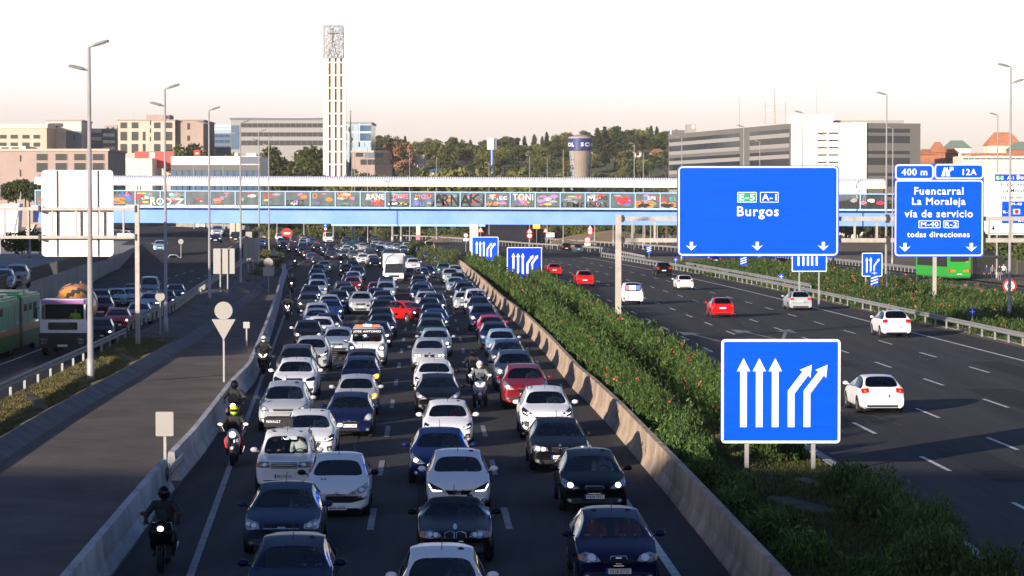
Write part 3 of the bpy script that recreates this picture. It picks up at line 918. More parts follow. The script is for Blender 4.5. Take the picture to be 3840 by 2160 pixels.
building("sign_ball", "round red sign figure standing on the showroom roof", "sign", 727, 750, 562, 705, 1.2, "sign_red", [(733, 572, 744, 578, "white_wall", "printed_mark")], zb=22.3)
building("garage", "low white colonnade with a blue pyramid roof behind the footbridge", "building", 1550, 1710, 648, 735, 20, "white_wall", gridw([(1560 + 22 * i, 1572 + 22 * i) for i in range(6)], [(651, 672)], "hill_soil"))
gr = thing("pyramid_roof", "low blue pyramid roof above the white colonnade", "roof", P(1630, 648, 737))
a, b, c = P(1545, 650, 737), P(1715, 650, 737), P(1630, 632, 749)
o_ = gr.location
MB().add([a - o_, b - o_, b - o_ + Vector((0, 22, 0)), a - o_ + Vector((0, 22, 0)), c - o_], [(0, 1, 4), (1, 2, 4), (2, 3, 4), (3, 0, 4)]).build("roof_sheet", "blue_metal", gr)

building("roof_room", "wide cream roof terrace room on the far left rose block", "building", -20, 96, 548, 500, 12, "cream_wall", gridw([(6, 30), (44, 68)], [(553, 562)]), zb=18)
building("roof_room", "small pink lift tower on the far left stepped block", "building", 60, 128, 468, 812, 8, "rose_wall_pale", gridw([(72, 84), (100, 112)], [(473, 480)]), zb=30)
building("apartment_block", "narrow pale stair tower between the stepped block and the dark glass office", "building", 392, 440, 470, 850, 14, "rose_wall", gridw([(400, 408), (420, 428)], [(478, 488), (498, 508), (518, 528), (540, 552)]))
building("roof_plant_room", "long pale plant room with white rail on the long grey office roof", "roof box", 990, 1180, 441, 812, 10, "white_wall", [(1000, 443, 1170, 446, "galvanised_dull", "rail")], zb=35.6)

# grey media building on the right: an oblique wing, a white block, a banded block
A, B, C_, D_ = P(2507, 505, 690), P(2967, 463, 600), P(3250, 455, 598), P(3452, 457, 602)
zt = B.z
gb = thing("office_building", "large grey office building with long window bands behind the motorway signs", "building", (B.x, B.y, 0))
def loc_(p, z): return (p.x - B.x, p.y - B.y, z)
def wall4(mb, a, b, z0, z1, m=0, out=0.0):
    d = Vector((b[0] - a[0], b[1] - a[1], 0))
    n_ = Vector((d.y, -d.x, 0)).normalized() * out
    if n_.y > 0: n_ = -n_
    mb.add([(a[0] + n_.x, a[1] + n_.y, z0), (b[0] + n_.x, b[1] + n_.y, z0), (b[0] + n_.x, b[1] + n_.y, z1), (a[0] + n_.x, a[1] + n_.y, z1)], [(0, 1, 2, 3)], m)
def solid(name, fp, z0, z1, mt, parent):
    n = len(fp)
    vs = [(x, y, z0) for x, y in fp] + [(x, y, z1) for x, y in fp]
    MB().add(vs, [tuple(range(n)), tuple(range(n, 2 * n))] + [(i, (i + 1) % n, (i + 1) % n + n, i + n) for i in range(n)]).build(name, mt, parent)
ax, ay = A.x - B.x, A.y - B.y
solid("wing", [(ax, ay), (-0.05, 0), (14, 10), (ax + 16, ay + 6)], 0, zt, "grey_wall", gb)
cx_ = C_.x - B.x
curve = [(0, 0)] + [(cx_ * t, -3.2 * math.sin(math.pi * t)) for t in (0.2, 0.4, 0.6, 0.8)] + [(cx_, -2), (cx_, 18), (0, 18)]
solid("white_block", curve, 0, zt + 0.1, "white_wall", gb)
solid("banded_block", [(cx_ + 0.02, -1.6), (D_.x - B.x, 2), (D_.x - B.x, 24), (cx_ + 0.02, 24)], 0, zt + 0.05, "grey_wall", gb)
solid("roof_room", [(0.5, 4), (10, 2), (10, 12), (0.5, 12)], zt, zt + 2.2, "white_wall", gb)
solid("roof_plant", [(11, 5), (27, 4), (27, 12), (11, 12)], zt, zt + 0.9, "grey_panel", gb)
bands = [(483, 498), (510, 537), (566, 578), (592, 619), (648, 660), (672, 700), (727, 739), (752, 780)]
for v0, v1 in bands:
    z0, z1 = CH + (783 - v1) * 600 / 9600, CH + (783 - v0) * 600 / 9600
    m = MB()
    dx = D_.x - B.x
    a_, b_ = (cx_ + 0.05, -1.6), (cx_ + (dx - cx_) * 0.8, -1.6 + 3.6 * 0.8)
    wall4(m, a_, b_, z0, z1, 0, 0.06)
    m.build("window", "window_dark", gb)
    m = MB()
    wall4(m, a_, b_, z1 + 0.02, z1 + (1.6 if (v0 - 483) % 2 else 0.7), 0, 0.05)
    for t0, t1 in ((0.02, 0.76), (0.84, 0.99)):
        m2 = MB()
        p0, p1 = (ax * (1 - t0), ay * (1 - t0)), (ax * (1 - t1), ay * (1 - t1))
        wl4 = lambda mm, q0, q1, za, zb_, off: wall4(mm, (q1[0] - off, q1[1]), (q0[0] - off, q0[1]), za, zb_)
        # bands on the long wing: two stretches either side of the stair shaft
    for s0, s1 in ((0.0, 0.62), (0.70, 1.0)):
        m2 = MB()
        q0 = (ax + (0 - ax) * (s0 * 0.98 + 0.01) - 0.08, ay + (0 - ay) * (s0 * 0.98 + 0.01))
        q1 = (ax + (0 - ax) * (s1 * 0.98 + 0.01) - 0.08, ay + (0 - ay) * (s1 * 0.98 + 0.01))
        m2.add([(q0[0], q0[1], z0), (q1[0], q1[1], z0), (q1[0], q1[1], z1), (q0[0], q0[1], z1)], [(0, 1, 2, 3)])
        m2.build("window", "window_dark", gb)
        m3 = MB()
        m3.add([(q0[0] - 0.05, q0[1], z0 - 1.0), (q1[0] - 0.05, q1[1], z0 - 1.0), (q1[0] - 0.05, q1[1], z0 - 0.04), (q0[0] - 0.05, q0[1], z0 - 0.04)], [(0, 1, 2, 3)])
        m3.build("wall_panel", "grey_panel", gb)
for r_ in range(5):
    zz = CH + (783 - (501 + 27 * r_)) * 600 / 9600
    for c0 in (0.33, 0.48):
        MB().box(cx_ * c0, cx_ * (c0 + 0.12), -3.35, -2.9, zz - 0.15, zz + 0.15).build("window", "window_dark", gb)
def mast(label, u, vb, vt, Y, r=0.13, arms=()):
    p = P(u, vb, Y)
    t = thing("antenna_mast", label, "antenna", p)
    h = (vb - vt) / F * Y
    MB().tube([(0, 0, 0), (0, 0, h)], [r, r * 0.4], 6).build("pole", "galvanised_dull", t)
    for dx, z0, z1 in arms:
        m = MB()
        m.tube([(dx, 0, z0), (dx, 0, z1)], 0.12, 5)
        m.bar((0, 0, z0 + (z1 - z0) * .55), (dx, 0, z0 + (z1 - z0) * .55), 0.08, 0.08)
        m.bar((0, 0, z0 + (z1 - z0) * .85), (dx, 0, z0 + (z1 - z0) * .85), 0.08, 0.08)
        m.build("side_arm", "galvanised_dull", t)
    return t
mast("tall lattice antenna with two side masts on the grey office roof", 2904, 466, 336, 610, 0.24, [(-2.2, 0, 5.2), (2.6, 0, 5.4)])
mast("thin whip antenna above the left wing of the grey office", 2773, 480, 355, 640, 0.09)
mast("thin whip antenna above the white block of the grey office", 3062, 452, 305, 610, 0.09)
mast("small roof antenna with dish above the pink apartment block", 502, 455, 414, 795, 0.08)
building("roof_plant_room", "grey plant box on the far left end of the grey office roof", "roof box", 2512, 2568, 488, 695, 8, "grey_wall", [(2513, 489, 2517, 504, "white_wall", "vent")], zb=27.0)
building("roof_dish_stack", "small cluttered dish stack on the grey office roof", "roof box", 2574, 2610, 466, 690, 4, "grey_panel", [(2594, 470, 2606, 482, "cream_wall", "dish")], zb=27.2)

# church tower
ct = thing("church_tower", "slender white concrete church tower with a cross near its latticed top", "tower", P(1258, 975, 740))
ct.location.z = 0
s_ = 9600 / 740
KT = 740 / 520
zt_, zm = CH + (783 - 97) / s_, CH + (783 - 219) / s_
PIL = [tuple(KT * q for q in p) for p in [(-2.45, -1.35), (-0.75, -0.12), (0.42, 1.0), (1.55, 2.15)]]
for a_, b_ in PIL:
    MB().box(a_, b_, 0, 1.6, 0, zm).build("pillar", "white_wall", ct)
for (a0, a1), (b0, b1) in zip(PIL, PIL[1:]):
    m = MB()
    m.box(a1 + .003, b0 - .003, 0.7, 1.5, 0, zm, 0)
    n = 14
    for i in range(n):
        z = zm * (i + 0.6) / n
        m.box(a1 + .003, b0 - .003, 0.1, 0.69, z, z + 0.35, 1)
    m.build("infill", ["rose_wall", "white_wall"], ct)
mat("lattice_white", (0.40, 0.40, 0.41), 0.8, col2=(0.16, 0.16, 0.17), vscale=1.5, detail=2)
m = MB()
xa, xb = -2.3 * KT, 1.6 * KT
rnd.seed(77)
for x, y in ((xa, -.1), (xb, -.1), (xa, 2.9), (xb, 2.9)): m.box(x - .1, x + .1, y - .1, y + .1, zm, zt_)
for z in (zm + .1, zt_ - .1):
    for y in (-.1, 2.9): m.box(xa, xb, y - .09, y + .09, z - .12, z + .12)
for q in range(330):
    y = rnd.choice((-.1, -.1, 2.9))
    x0, z0, an, ln = rnd.uniform(xa, xb), rnd.uniform(zm, zt_), rnd.uniform(0, 6.28), rnd.uniform(.8, 2.2)
    x1, z1 = min(xb, max(xa, x0 + ln * math.cos(an))), min(zt_, max(zm, z0 + ln * math.sin(an)))
    if abs(x1 - x0) + abs(z1 - z0) > .3: m.bar((x0, y + rnd.uniform(-.08, .08), z0), (x1, y + rnd.uniform(-.08, .08), z1), .13, .13)
m.build("latticed_top", "lattice_white", ct)
m = MB()
zc = CH + (783 - 128) / s_
m.box(-0.72, -0.46, -0.22, -0.102, zc - 1.9, zc + 1.7)
m.box(-2.2, 1.05, -0.215, -0.103, zc - 0.14, zc + 0.14)
m.build("cross", "dark_metal", ct)
m = MB()
for x in (-1.5, 0.2):
    m.bar((x - 0.5, -0.16, zm + 0.3), (x, -0.16, zm + 2.6), 0.1, 0.1)
    m.bar((x + 0.5, -0.16, zm + 0.3), (x, -0.16, zm + 2.6), 0.1, 0.1)
m.build("gable_mark", "dark_metal", ct)
sp = thing("spire", "thin brown church spire with cross beside the white tower", "spire", P(1315, 640, 770))
h = (640 - 408) / F * 770
MB().tube([(0, 0, 0), (0, 0, h * .55), (0, 0, h * .9), (0, 0, h)], [0.42, 0.3, 0.1, 0.03], 6).build("spire_shaft", "bark", sp)
m = MB()
m.bar((-0.5, 0, h * .95), (0.5, 0, h * .95), 0.1, 0.1)
m.ball((-0.4, 0, h * .66), 0.3, 0.3, 0.9)
m.ball((0.35, 0, h * .5), 0.25, 0.25, 0.8)
m.build("cross", "bark", sp)

# chimney-like advertising tower with lettering
wt = thing("advertising_tower", "tan flared tower with a navy band of white lettering beyond the footbridge", "tower", P(2176, 960, 730))
wt.location.z = 0
s_ = 9600 / 730
wt.scale = (1.304, 1.304, 1)
zz = lambda v: CH + (783 - v) / s_
m = MB()
m.tube([(0, 0, 0), (0, 0, zz(700)), (0, 0, zz(640)), (0, 0, zz(566))], [2.05, 2.05, 2.2, 2.45], 24)
m.build("shaft", "pipe_tan", wt, smooth=False)
MB().tube([(0, 0, zz(564)), (0, 0, zz(520))], [2.5, 2.68], 28).build("band", "navy_band", wt)
MB().tube([(0, 0, zz(519.9)), (0, 0, zz(514)), (0, 0, zz(507)), (0, 0, zz(504))], [2.72, 2.5, 1.2, 0.1], 24).build("cap", "rose_wall", wt)
for sgn in (-1, 1):
    m = MB()
    for i in range(3):
        t0, t1 = R(-90 + sgn * (38 + 12 * i)), R(-90 + sgn * (50 + 12 * i))
        for zq0, zq1, r0, r1 in ((0, zz(640), 2.09, 2.24), (zz(640), zz(567), 2.24, 2.48)):
            m.add([(r0 * math.cos(t0), r0 * math.sin(t0), zq0), (r0 * math.cos(t1), r0 * math.sin(t1), zq0), (r1 * math.cos(t1), r1 * math.sin(t1), zq1), (r1 * math.cos(t0), r1 * math.sin(t0), zq1)], [(0, 1, 2, 3)])
    m.build("white_panel", "galvanised", wt)
for i, ch in enumerate("SCHOOL SCHOOL"):
    if ch == " ": continue
    ang = R(-90 - 64 + 23 * (i - 3.9))
    o = put("letter", text_mesh(ch, None, 1.1, bold=0.05), wt, (2.66 * math.cos(ang), 2.66 * math.sin(ang), zz(543)))
    o.rotation_euler.z = ang + R(90)
for ch, ang, v in (("S", -40, 592), ("T", -22, 592), ("G", -34, 626), ("E", -34, 652), ("T.", -142, 594), ("G", -146, 628), ("E", -146, 652)):
    o = put("letter", text_mesh(ch, None, 1.3, bold=0.05, mats="navy_band"), wt, (2.36 * math.cos(R(ang)), 2.36 * math.sin(R(ang)), zz(v)))
    o.rotation_euler.z = R(ang) + R(90)
bb = thing("billboard", "white double advertising panel on a blue pole over the treetops", "billboard", P(1846, 600, 780))
MB().tube([(0, 0, -10), (0, 0, 3.2)], 0.5, 8).build("pole", "blue_metal", bb)
MB().box(-1.6, 0.5, -0.2, 0.2, 3.2, 6.6).build("panel", "white_wall", bb)
MB().box(0.5, 1.4, 0.1, 0.5, 3.2, 6.6).build("panel", "slate_wall", bb)

# houses on the wooded hill
def house(label, u0, u1, ve, Y, hgt=2.3, roof="roof_tile", wall="cream_wall", rise=1.6):
    if hgt < 3: Y = 735
    while hgt < 3 and Y < 1300 and P((u0 + u1) / 2, ve, Y).z - hgt > hill_z(P((u0 + u1) / 2, ve, Y).x, Y): Y += 5
    a, b = P(u0, ve, Y), P(u1, ve, Y)
    rise *= 1.15
    t = thing("house", label, "house", (a.x, Y, a.z - hgt))
    w_ = b.x - a.x
    MB().box(0, w_, 0, 8, -1.2 if hgt < 3 else -5, hgt).build("wall", wall, t)
    MB().add([(-.5, -.5, hgt), (w_ + .5, -.5, hgt), (w_ + .5, 8.5, hgt), (-.5, 8.5, hgt), (w_ * .25, 4, hgt + rise), (w_ * .75, 4, hgt + rise)], [(0, 1, 5, 4), (1, 2, 5), (2, 3, 4, 5), (3, 0, 4), (0, 3, 2, 1)]).build("roof", roof, t)
    n = max(2, int(w_ / 3))
    for i in range(n):
        MB().box(w_ * (i + .3) / n, w_ * (i + .3) / n + 1.0, -.06, .05, 1.0, 2.2).build("window", "window_dark", t)
house("small cream house with grey roof among the trees left of the billboard", 1766, 1812, 580, 860, roof="brick_wall")
house("cream house with orange roof right of the billboard", 1860, 1912, 567, 850)
house("small orange roofed house below the billboard", 1892, 1942, 588, 830)
house("long low cream bungalow on the hill right of the lettered tower", 2218, 2345, 566, 850, roof="brick_wall")
house("cream house with grey roof half hidden right of the long bungalow", 2355, 2405, 572, 850, roof="brick_wall")
house("cream house among olive trees near the grey office", 2440, 2490, 574, 850, roof="brick_wall")
house("narrow brick house in the trees left of the lettered tower", 2050, 2072, 562, 850, roof="brick_wall", wall="brick_wall")
house("red brick house cluster right of the grey office, nearest it", 3452, 3505, 580, 800, 5, wall="brick_wall")
house("second red brick house with tall gable behind the exit sign", 3500, 3545, 572, 815, 6, wall="brick_wall", rise=3)
house("wide red roofed brick house above the exit sign", 3540, 3594, 574, 825, 5, wall="brick_wall")
house("pale house with green roof and three dark gables on the right skyline", 3550, 3640, 556, 900, 4, roof="roof_green", wall="white_wall", rise=2.5)
house("large red roofed house on the right skyline by the tall lamp", 3705, 3830, 545, 880, 5, rise=4)
house("green roofed house at the right edge of the skyline", 3790, 3900, 562, 870, 4, roof="roof_green", wall="brick_wall", rise=2.5)
building("long_house", "long cream terrace building with brown upper fence at the right edge", "building", 3604, 3900, 585, 760, 14, "cream_wall", [(3604, 574, 3900, 584, "brick_wall", "fence")] + [(3612 + 22 * i, 592, 3630 + 22 * i, 598, "slate_wall") for i in range(12)], zb=5)
building("low_store", "low cream store with rooftop units behind the white direction sign", "building", 3690, 3960, 632, 560, 20, "cream_wall", [(3720, 608, 3736, 630, "white_wall", "roof_unit"), (3752, 608, 3774, 630, "white_wall", "roof_unit")], roof=(0.4, "white_wall"))

# unseen blocks added outside the picture to throw long evening shadows across the lanes
def shade_block(label, x0, x1, y0, y1, h, rows):
    t = thing("shade_block", label, "building", (x0, y0, 0))
    MB().box(0, x1 - x0, 0, y1 - y0, 0, h).build("wall", "rose_wall", t)
    MB().box(-0.4, x1 - x0 + 0.4, -0.4, y1 - y0 + 0.4, h, h + 0.5).build("roof", "grey_panel", t)
    for r_ in range(rows):
        z = 1.2 + r_ * 3.2
        MB().box(x1 - x0 + 0.02, x1 - x0 + 0.06, 1, y1 - y0 - 1, z, z + 1.4).build("window", "window_dark", t)
SHADE = []

# ============================================================ SIGNS, GANTRIES, LAMPS
def board(name, label, cat, u0, u1, v0, v1, Y, face="sign_blue", rad=0.25, thick=0.12, back="sign_back_dull", rim=0.05, border=0.09, group=None, white="sign_white"):
    a, b = P(u0, v1, Y), P(u1, v0, Y)
    t = thing(name, label, cat, ((a.x + b.x) / 2, Y, a.z), 0, group)
    w_, h = b.x - a.x, b.z - a.z
    MB().prism(rrect(-w_ / 2, w_ / 2, 0, h, rad), 0, thick).build("panel", face, t)
    if border:
        MB().prism(rrect(-w_ / 2 + rim, w_ / 2 - rim, rim, h - rim, rad - rim * .5), -0.006, 0.0).build("border", white, t)
        q = rim + border
        MB().prism(rrect(-w_ / 2 + q, w_ / 2 - q, q, h - q, max(.03, rad - q)), -0.012, -0.006).build("face", face, t)
    return t, w_, h
def legs(t, xs, ztop, w_=0.12, y=0.2, m="galvanised"):
    z0 = -t.location.z
    for x in xs:
        MB().box(x - w_ / 2, x + w_ / 2, y - w_ / 2, y + w_ / 2, z0, ztop).build("post", m, t)
def lettering(t, txt, x, z, width=None, height=None, col="sign_white", bold=0.035, y=-0.02):
    return put("lettering", text_mesh(txt, width, height, bold, 0.004, col), t, (x, y, z))
def down_arrow(t, x, z, w_, h, col="sign_white"):
    pts = [(-.14, 1), (.14, 1), (.14, .42), (.5, .62), (0, 0), (-.5, .62), (-.14, .42)]
    MB().prism([(a * w_, c * h) for a, c in pts], -0.018, -0.011).build("arrow", col, t, loc=(x, 0, z))
def up_arrow(t, cx, zb, ztip, hw, head, hh, col="sign_white"):
    MB().prism([(cx - hw, zb), (cx + hw, zb), (cx + hw, ztip - hh), (cx + head, ztip - hh - .02 * head), (cx, ztip), (cx - head, ztip - hh - .02 * head), (cx - hw, ztip - hh)], -0.018, -0.011).build("arrow", col, t)
def bent_arrow(t, cx, zb, zk, tip, hw, head, col="sign_white"):
    d = Vector((tip[0] - cx, tip[1] - zk)).normalized()
    n = Vector((-d.y, d.x))
    nk = Vector((tip[0], tip[1])) - d * head * 1.6
    pts = [(cx + hw, zb), (cx + hw, zk - hw * .3), tuple(nk - n * hw), tuple(nk - n * head - d * .1 * head), tip, tuple(nk + n * head - d * .1 * head), tuple(nk + n * hw), (cx - hw, zk + hw * .55), (cx - hw, zb)]
    MB().prism(pts, -0.018, -0.011).build("arrow", col, t)
def lane_sign(label, u0, u1, v0, v1, Y, face="sign_blue", white="sign_white", posts=(-.28, .28), kind=5):
    t, w_, h = board("lane_sign", label, "road sign", u0, u1, v0, v1, Y, face, rad=0.12, rim=0.0, border=0.075, white=white)
    if kind == 5:
        for f in (.187, .319, .453):
            up_arrow(t, (f - .5) * w_, .156 * h, .818 * h, .028 * w_, .056 * w_, .125 * h, white)
        for f, tx in ((.587, .759), (.72, .891)):
            bent_arrow(t, (f - .5) * w_, .156 * h, .487 * h, ((tx - .5) * w_, .754 * h), .028 * w_, .056 * w_, white)
    elif kind == 3:
        for f in (.24, .43):
            up_arrow(t, (f - .5) * w_, .17 * h, .82 * h, .035 * w_, .075 * w_, .15 * h, white)
        bent_arrow(t, .1 * w_, .17 * h, .45 * h, (.36 * w_, .76 * h), .035 * w_, .075 * w_, white)
    else:
        for f in (.19, .33, .46, .58, .71):
            up_arrow(t, (f - .5) * w_, .2 * h, .9 * h, .028 * w_, .05 * w_, .1 * h, white)
    legs(t, [p * w_ for p in posts], .2)
    return t
lane_sign("largest blue lane sign with three straight and two bent arrows, nearest in the median", 2704, 3152, 1272, 1662, 75.7)
lane_sign("darker blue five arrow lane sign half sunk in the median hedge", 1901, 2032, 927, 1046, 259, face="sign_blue_faded")
lane_sign("smallest bright five arrow lane sign, in front of the cream bridge pier", 1769, 1869, 888, 978, 330)
lane_sign("blue lane sign with five white stripes hidden behind the large three arrow sign", 2969, 3101, 905, 1019, 205, kind=1)
lane_sign("blue lane sign with two straight arrows and one branching arrow on the flowering verge", 3232, 3309, 948, 1037, 240, kind=3, posts=(-.3,))

# right gantry and its boards
gp = G(2318, 1291)
gy = gp.y
ga = thing("sign_gantry", "long grey steel gantry carrying the blue direction signs over the outbound road", "gantry", gp)
def gz(v): return P(1920, v, gy).z
MB().box(-0.17, 0.17, -0.17, 0.17, 0, gz(805)).build("post", "galvanised_dull", ga)
xr = P(4080, 900, gy).x - gp.x
MB().box(xr - .17, xr + .17, -0.17, 0.17, 0, gz(805)).build("post", "galvanised_dull", ga)
for v0, v1 in ((812, 828), (893, 909)):
    m = MB()
    m.box(0.19, xr, -0.12, 0.12, gz(v1), gz(v0), 0)
    m.box(0.17, 0.32, -0.2, 0.2, gz(v1) - .08, gz(v0) + .08, 1)
    x = P(3330, 800, gy).x - gp.x
    m.box(x - .12, x + .08, -0.2, 0.2, gz(v1) - .12, gz(v0) + .12, 1)
    m.build("beam", ["galvanised_dull", "dark_metal"], ga)
for u in (2371, 2455, 2560, 2700, 2860, 3000, 3120, 3205, 3288, 3390, 3560, 3710, 3795, 3880):
    x = P(u, 800, gy).x - gp.x
    MB().box(x - .06, x + .06, -0.06, 0.06, gz(893) + .002, gz(828) - .002).build("strut", "galvanised_dull", ga)
t, w_, h = board("direction_sign", "largest blue overhead sign reading Burgos with three white down arrows", "road sign", 2539, 3147, 620, 962, gy - .35, rad=.3, rim=.06, border=.085)
zb = t.location.z
zl = lambda v: P(1920, v, gy - .35).z - zb
xl = lambda u: P(u, 800, gy - .35).x - t.location.x
def routebox(t, u0, u1, v0, v1, txt, face, xl, zl, white="sign_white"):
    x0, x1, z0, z1 = xl(u0), xl(u1), zl(v1), zl(v0)
    b = MB().prism(rrect(x0, x1, z0, z1, .03, 2), -.02, -.0125).build("route_box", white, t)
    MB().prism(rrect(x0 + .035, x1 - .035, z0 + .035, z1 - .035, .02, 2), -.026, -.0205).build("route_box", face, t)
    lettering(t, txt, (x0 + x1) / 2, (z0 + z1) / 2, (x1 - x0) * .8, (z1 - z0) * .62, white, y=-.034)
routebox(t, 2765, 2837, 720, 759, "E-5", "sign_green", xl, zl)
routebox(t, 2850, 2919, 720, 759, "A-1", "sign_blue", xl, zl)
lettering(t, "Burgos", xl(2842), zl(798), xl(2920) - xl(2764), None, bold=.03)
for u in (2593, 2840, 3088):
    down_arrow(t, xl(u), zl(939), xl(2614) - xl(2572), zl(907) - zl(939))
t, w_, h = board("direction_sign", "blue overhead exit sign reading Fuencarral, La Moraleja and 12A", "road sign", 3354, 3690, 614, 963, gy - .35, rad=.22, rim=.05, border=0)
zb = t.location.z
xl = lambda u: P(u, 800, gy - .35).x - t.location.x
for u0, u1, v0, v1 in ((3356, 3500, 617, 673), (3504, 3687, 615, 671), (3356, 3686, 675, 960)):
    MB().prism(rrect(xl(u0), xl(u1), zl(v1), zl(v0), .2), -.006, 0).build("border", "sign_white", t)
    MB().prism(rrect(xl(u0) + .075, xl(u1) - .075, zl(v1) + .075, zl(v0) - .075, .14), -.012, -.006).build("face", "sign_blue", t)
lettering(t, "400 m", xl(3428), zl(645), xl(3476) - xl(3380), None)
lettering(t, "12A", xl(3635), zl(645), xl(3661) - xl(3609), None)
MB().prism([(xl(3529), zl(661)), (xl(3542), zl(661)), (xl(3546), zl(628)), (xl(3539), zl(628))], -.02, -.0125).build("exit_symbol", "sign_white", t)
MB().prism([(xl(3546), zl(661)), (xl(3563), zl(661)), (xl(3558), zl(648)), (xl(3570), zl(636)), (xl(3574), zl(640)), (xl(3574), zl(626)), (xl(3559), zl(626)), (xl(3563), zl(631)), (xl(3552), zl(642)), (xl(3553), zl(628)), (xl(3549), zl(628))], -.02, -.0125).build("exit_symbol", "sign_white", t)
for txt, v, u0, u1 in (("Fuencarral", 716, 3428, 3612), ("La Moraleja", 759, 3420, 3620), ("vía de servicio", 801, 3392, 3648), ("todas direcciones", 879, 3402, 3636)):
    lettering(t, txt, xl((u0 + u1) / 2), zl(v), xl(u1) - xl(u0), None, bold=.03)
routebox(t, 3445, 3527, 827, 855, "M-40", "sign_blue", xl, zl)
routebox(t, 3538, 3594, 827, 855, "R-2", "sign_blue", xl, zl)
for u in (3394, 3643):
    down_arrow(t, xl(u), zl(943), xl(3416) - xl(3372), zl(911) - zl(943))
# second gantry further on with the white board
g2 = G(3505, 1120)
ga2 = thing("sign_gantry", "farther grey gantry holding the white direction sign at the right edge", "gantry", (P(3505, 900, 215).x, 215, 0))
MB().box(-.15, .15, -.15, .15, 0, P(0, 760, 215).z).build("post", "galvanised_dull", ga2)
MB().box(.22, 16, -.15, .15, P(0, 832, 215).z, P(0, 812, 215).z).build("beam", "galvanised_dull", ga2)
t, w_, h = board("direction_sign", "white overhead sign with black lettering and blue route blocks at the right edge", "road sign", 3692, 3960, 648, 880, 214.5, face="sign_white", rad=.4, rim=.08, border=.06, white="sign_black")
zb = t.location.z
zl2 = lambda v: P(1920, v, 214.5).z - zb
xl2 = lambda u: P(u, 800, 214.5).x - t.location.x
MB().prism([(xl2(3730), zl2(679)), (xl2(3920), zl2(679)), (xl2(3920), zl2(655)), (xl2(3730), zl2(655))], -.02, -.0125).build("blue_block", "sign_blue", t)
routebox(t, 3733, 3765, 657, 677, "E-5", "sign_green", xl2, zl2)
routebox(t, 3772, 3804, 657, 677, "A-1", "sign_blue", xl2, zl2)
lettering(t, "Burgos", xl2(3848), zl2(667), xl2(3884) - xl2(3812), None, y=-.034)
for txt, v, u0, u1 in (("FUENCARRAL", 693, 3753, 3868), ("La Moraleja", 717, 3762, 3866), ("vía de servicio", 739, 3750, 3876)):
    lettering(t, txt, xl2((u0 + u1) / 2), zl2(v), xl2(u1) - xl2(u0), None, "sign_black", bold=.04)
MB().prism([(xl2(3757), zl2(838)), (xl2(3905), zl2(838)), (xl2(3905), zl2(755)), (xl2(3757), zl2(755))], -.02, -.0125).build("blue_block", "sign_blue", t)
routebox(t, 3788, 3836, 757, 773, "M-40", "sign_blue", xl2, zl2)
routebox(t, 3759, 3792, 786, 804, "R-2", "sign_blue", xl2, zl2)
routebox(t, 3815, 3850, 820, 836, "R-3", "sign_blue", xl2, zl2)
MB().prism([(xl2(3799), zl2(803)), (xl2(3825), zl2(803)), (xl2(3825), zl2(784)), (xl2(3799), zl2(784))], -.03, -.021).build("symbol_plate", "sign_white", t)
MB().ball((xl2(3812), -.03, zl2(793.5)), .19, .03, .19).build("symbol", "sign_red", t)
down_arrow(t, xl2(3725), zl2(864), xl2(3736) - xl2(3714), zl2(846) - zl2(864), "sign_black")

# left gantry seen from behind
lp = G(517, 1312)
ly = lp.y
gl = thing("sign_gantry", "grey steel gantry over the left service road seen from behind its boards", "gantry", lp)
zg = lambda v: P(1920, v, ly).z
MB().box(-.12, .12, -.12, .12, 0, zg(766)).build("post", "galvanised_dull", gl)
xe = P(-160, 800, ly).x - lp.x
for v0, v1 in ((777, 789), (884, 895)):
    m = MB()
    m.box(xe, -.14, -.1, .1, zg(v1), zg(v0), 0)
    for u in (151, 512):
        x = P(u, 800, ly).x - lp.x
        m.box(x - .09, x + .02, -.17, .17, zg(v1) - .1, zg(v0) + .1, 1)
    m.build("beam", ["galvanised_dull", "dark_metal"], gl)
for u in (-60, 18, 106, 197, 285, 373, 463):
    x = P(u, 800, ly).x - lp.x
    MB().box(x - .05, x + .05, -.05, .05, zg(884) + .002, zg(789) - .002).build("strut", "galvanised_dull", gl)
mat("sign_back_bright", (0.82, 0.81, 0.80), 0.5)
for u0, u1, lab in ((157, 424, "large blank pale back of an overhead sign on the left gantry"), (-260, -1, "second blank sign back cut by the left edge")):
    t, w_, h = board("sign_board_back", lab, "road sign", u0, u1, 638, 962, ly + .35, face="sign_back_bright", rad=.22, border=0)
    for f in (.22, .79):
        m = MB()
        m.box(f * w_ - w_ / 2 - .035, f * w_ - w_ / 2 + .035, -.06, -.003, .03, h - .03)
        m.build("stiffener", "dark_metal", t)
    for f in (.56, .895):
        m = MB()
        for i in range(11):
            m.box(f * w_ - w_ / 2 - .03, f * w_ - w_ / 2 + .03, -.03, -.003, 1.05 + i * .13, 1.12 + i * .13)
        m.build("stiffener", "galvanised_dull", t)

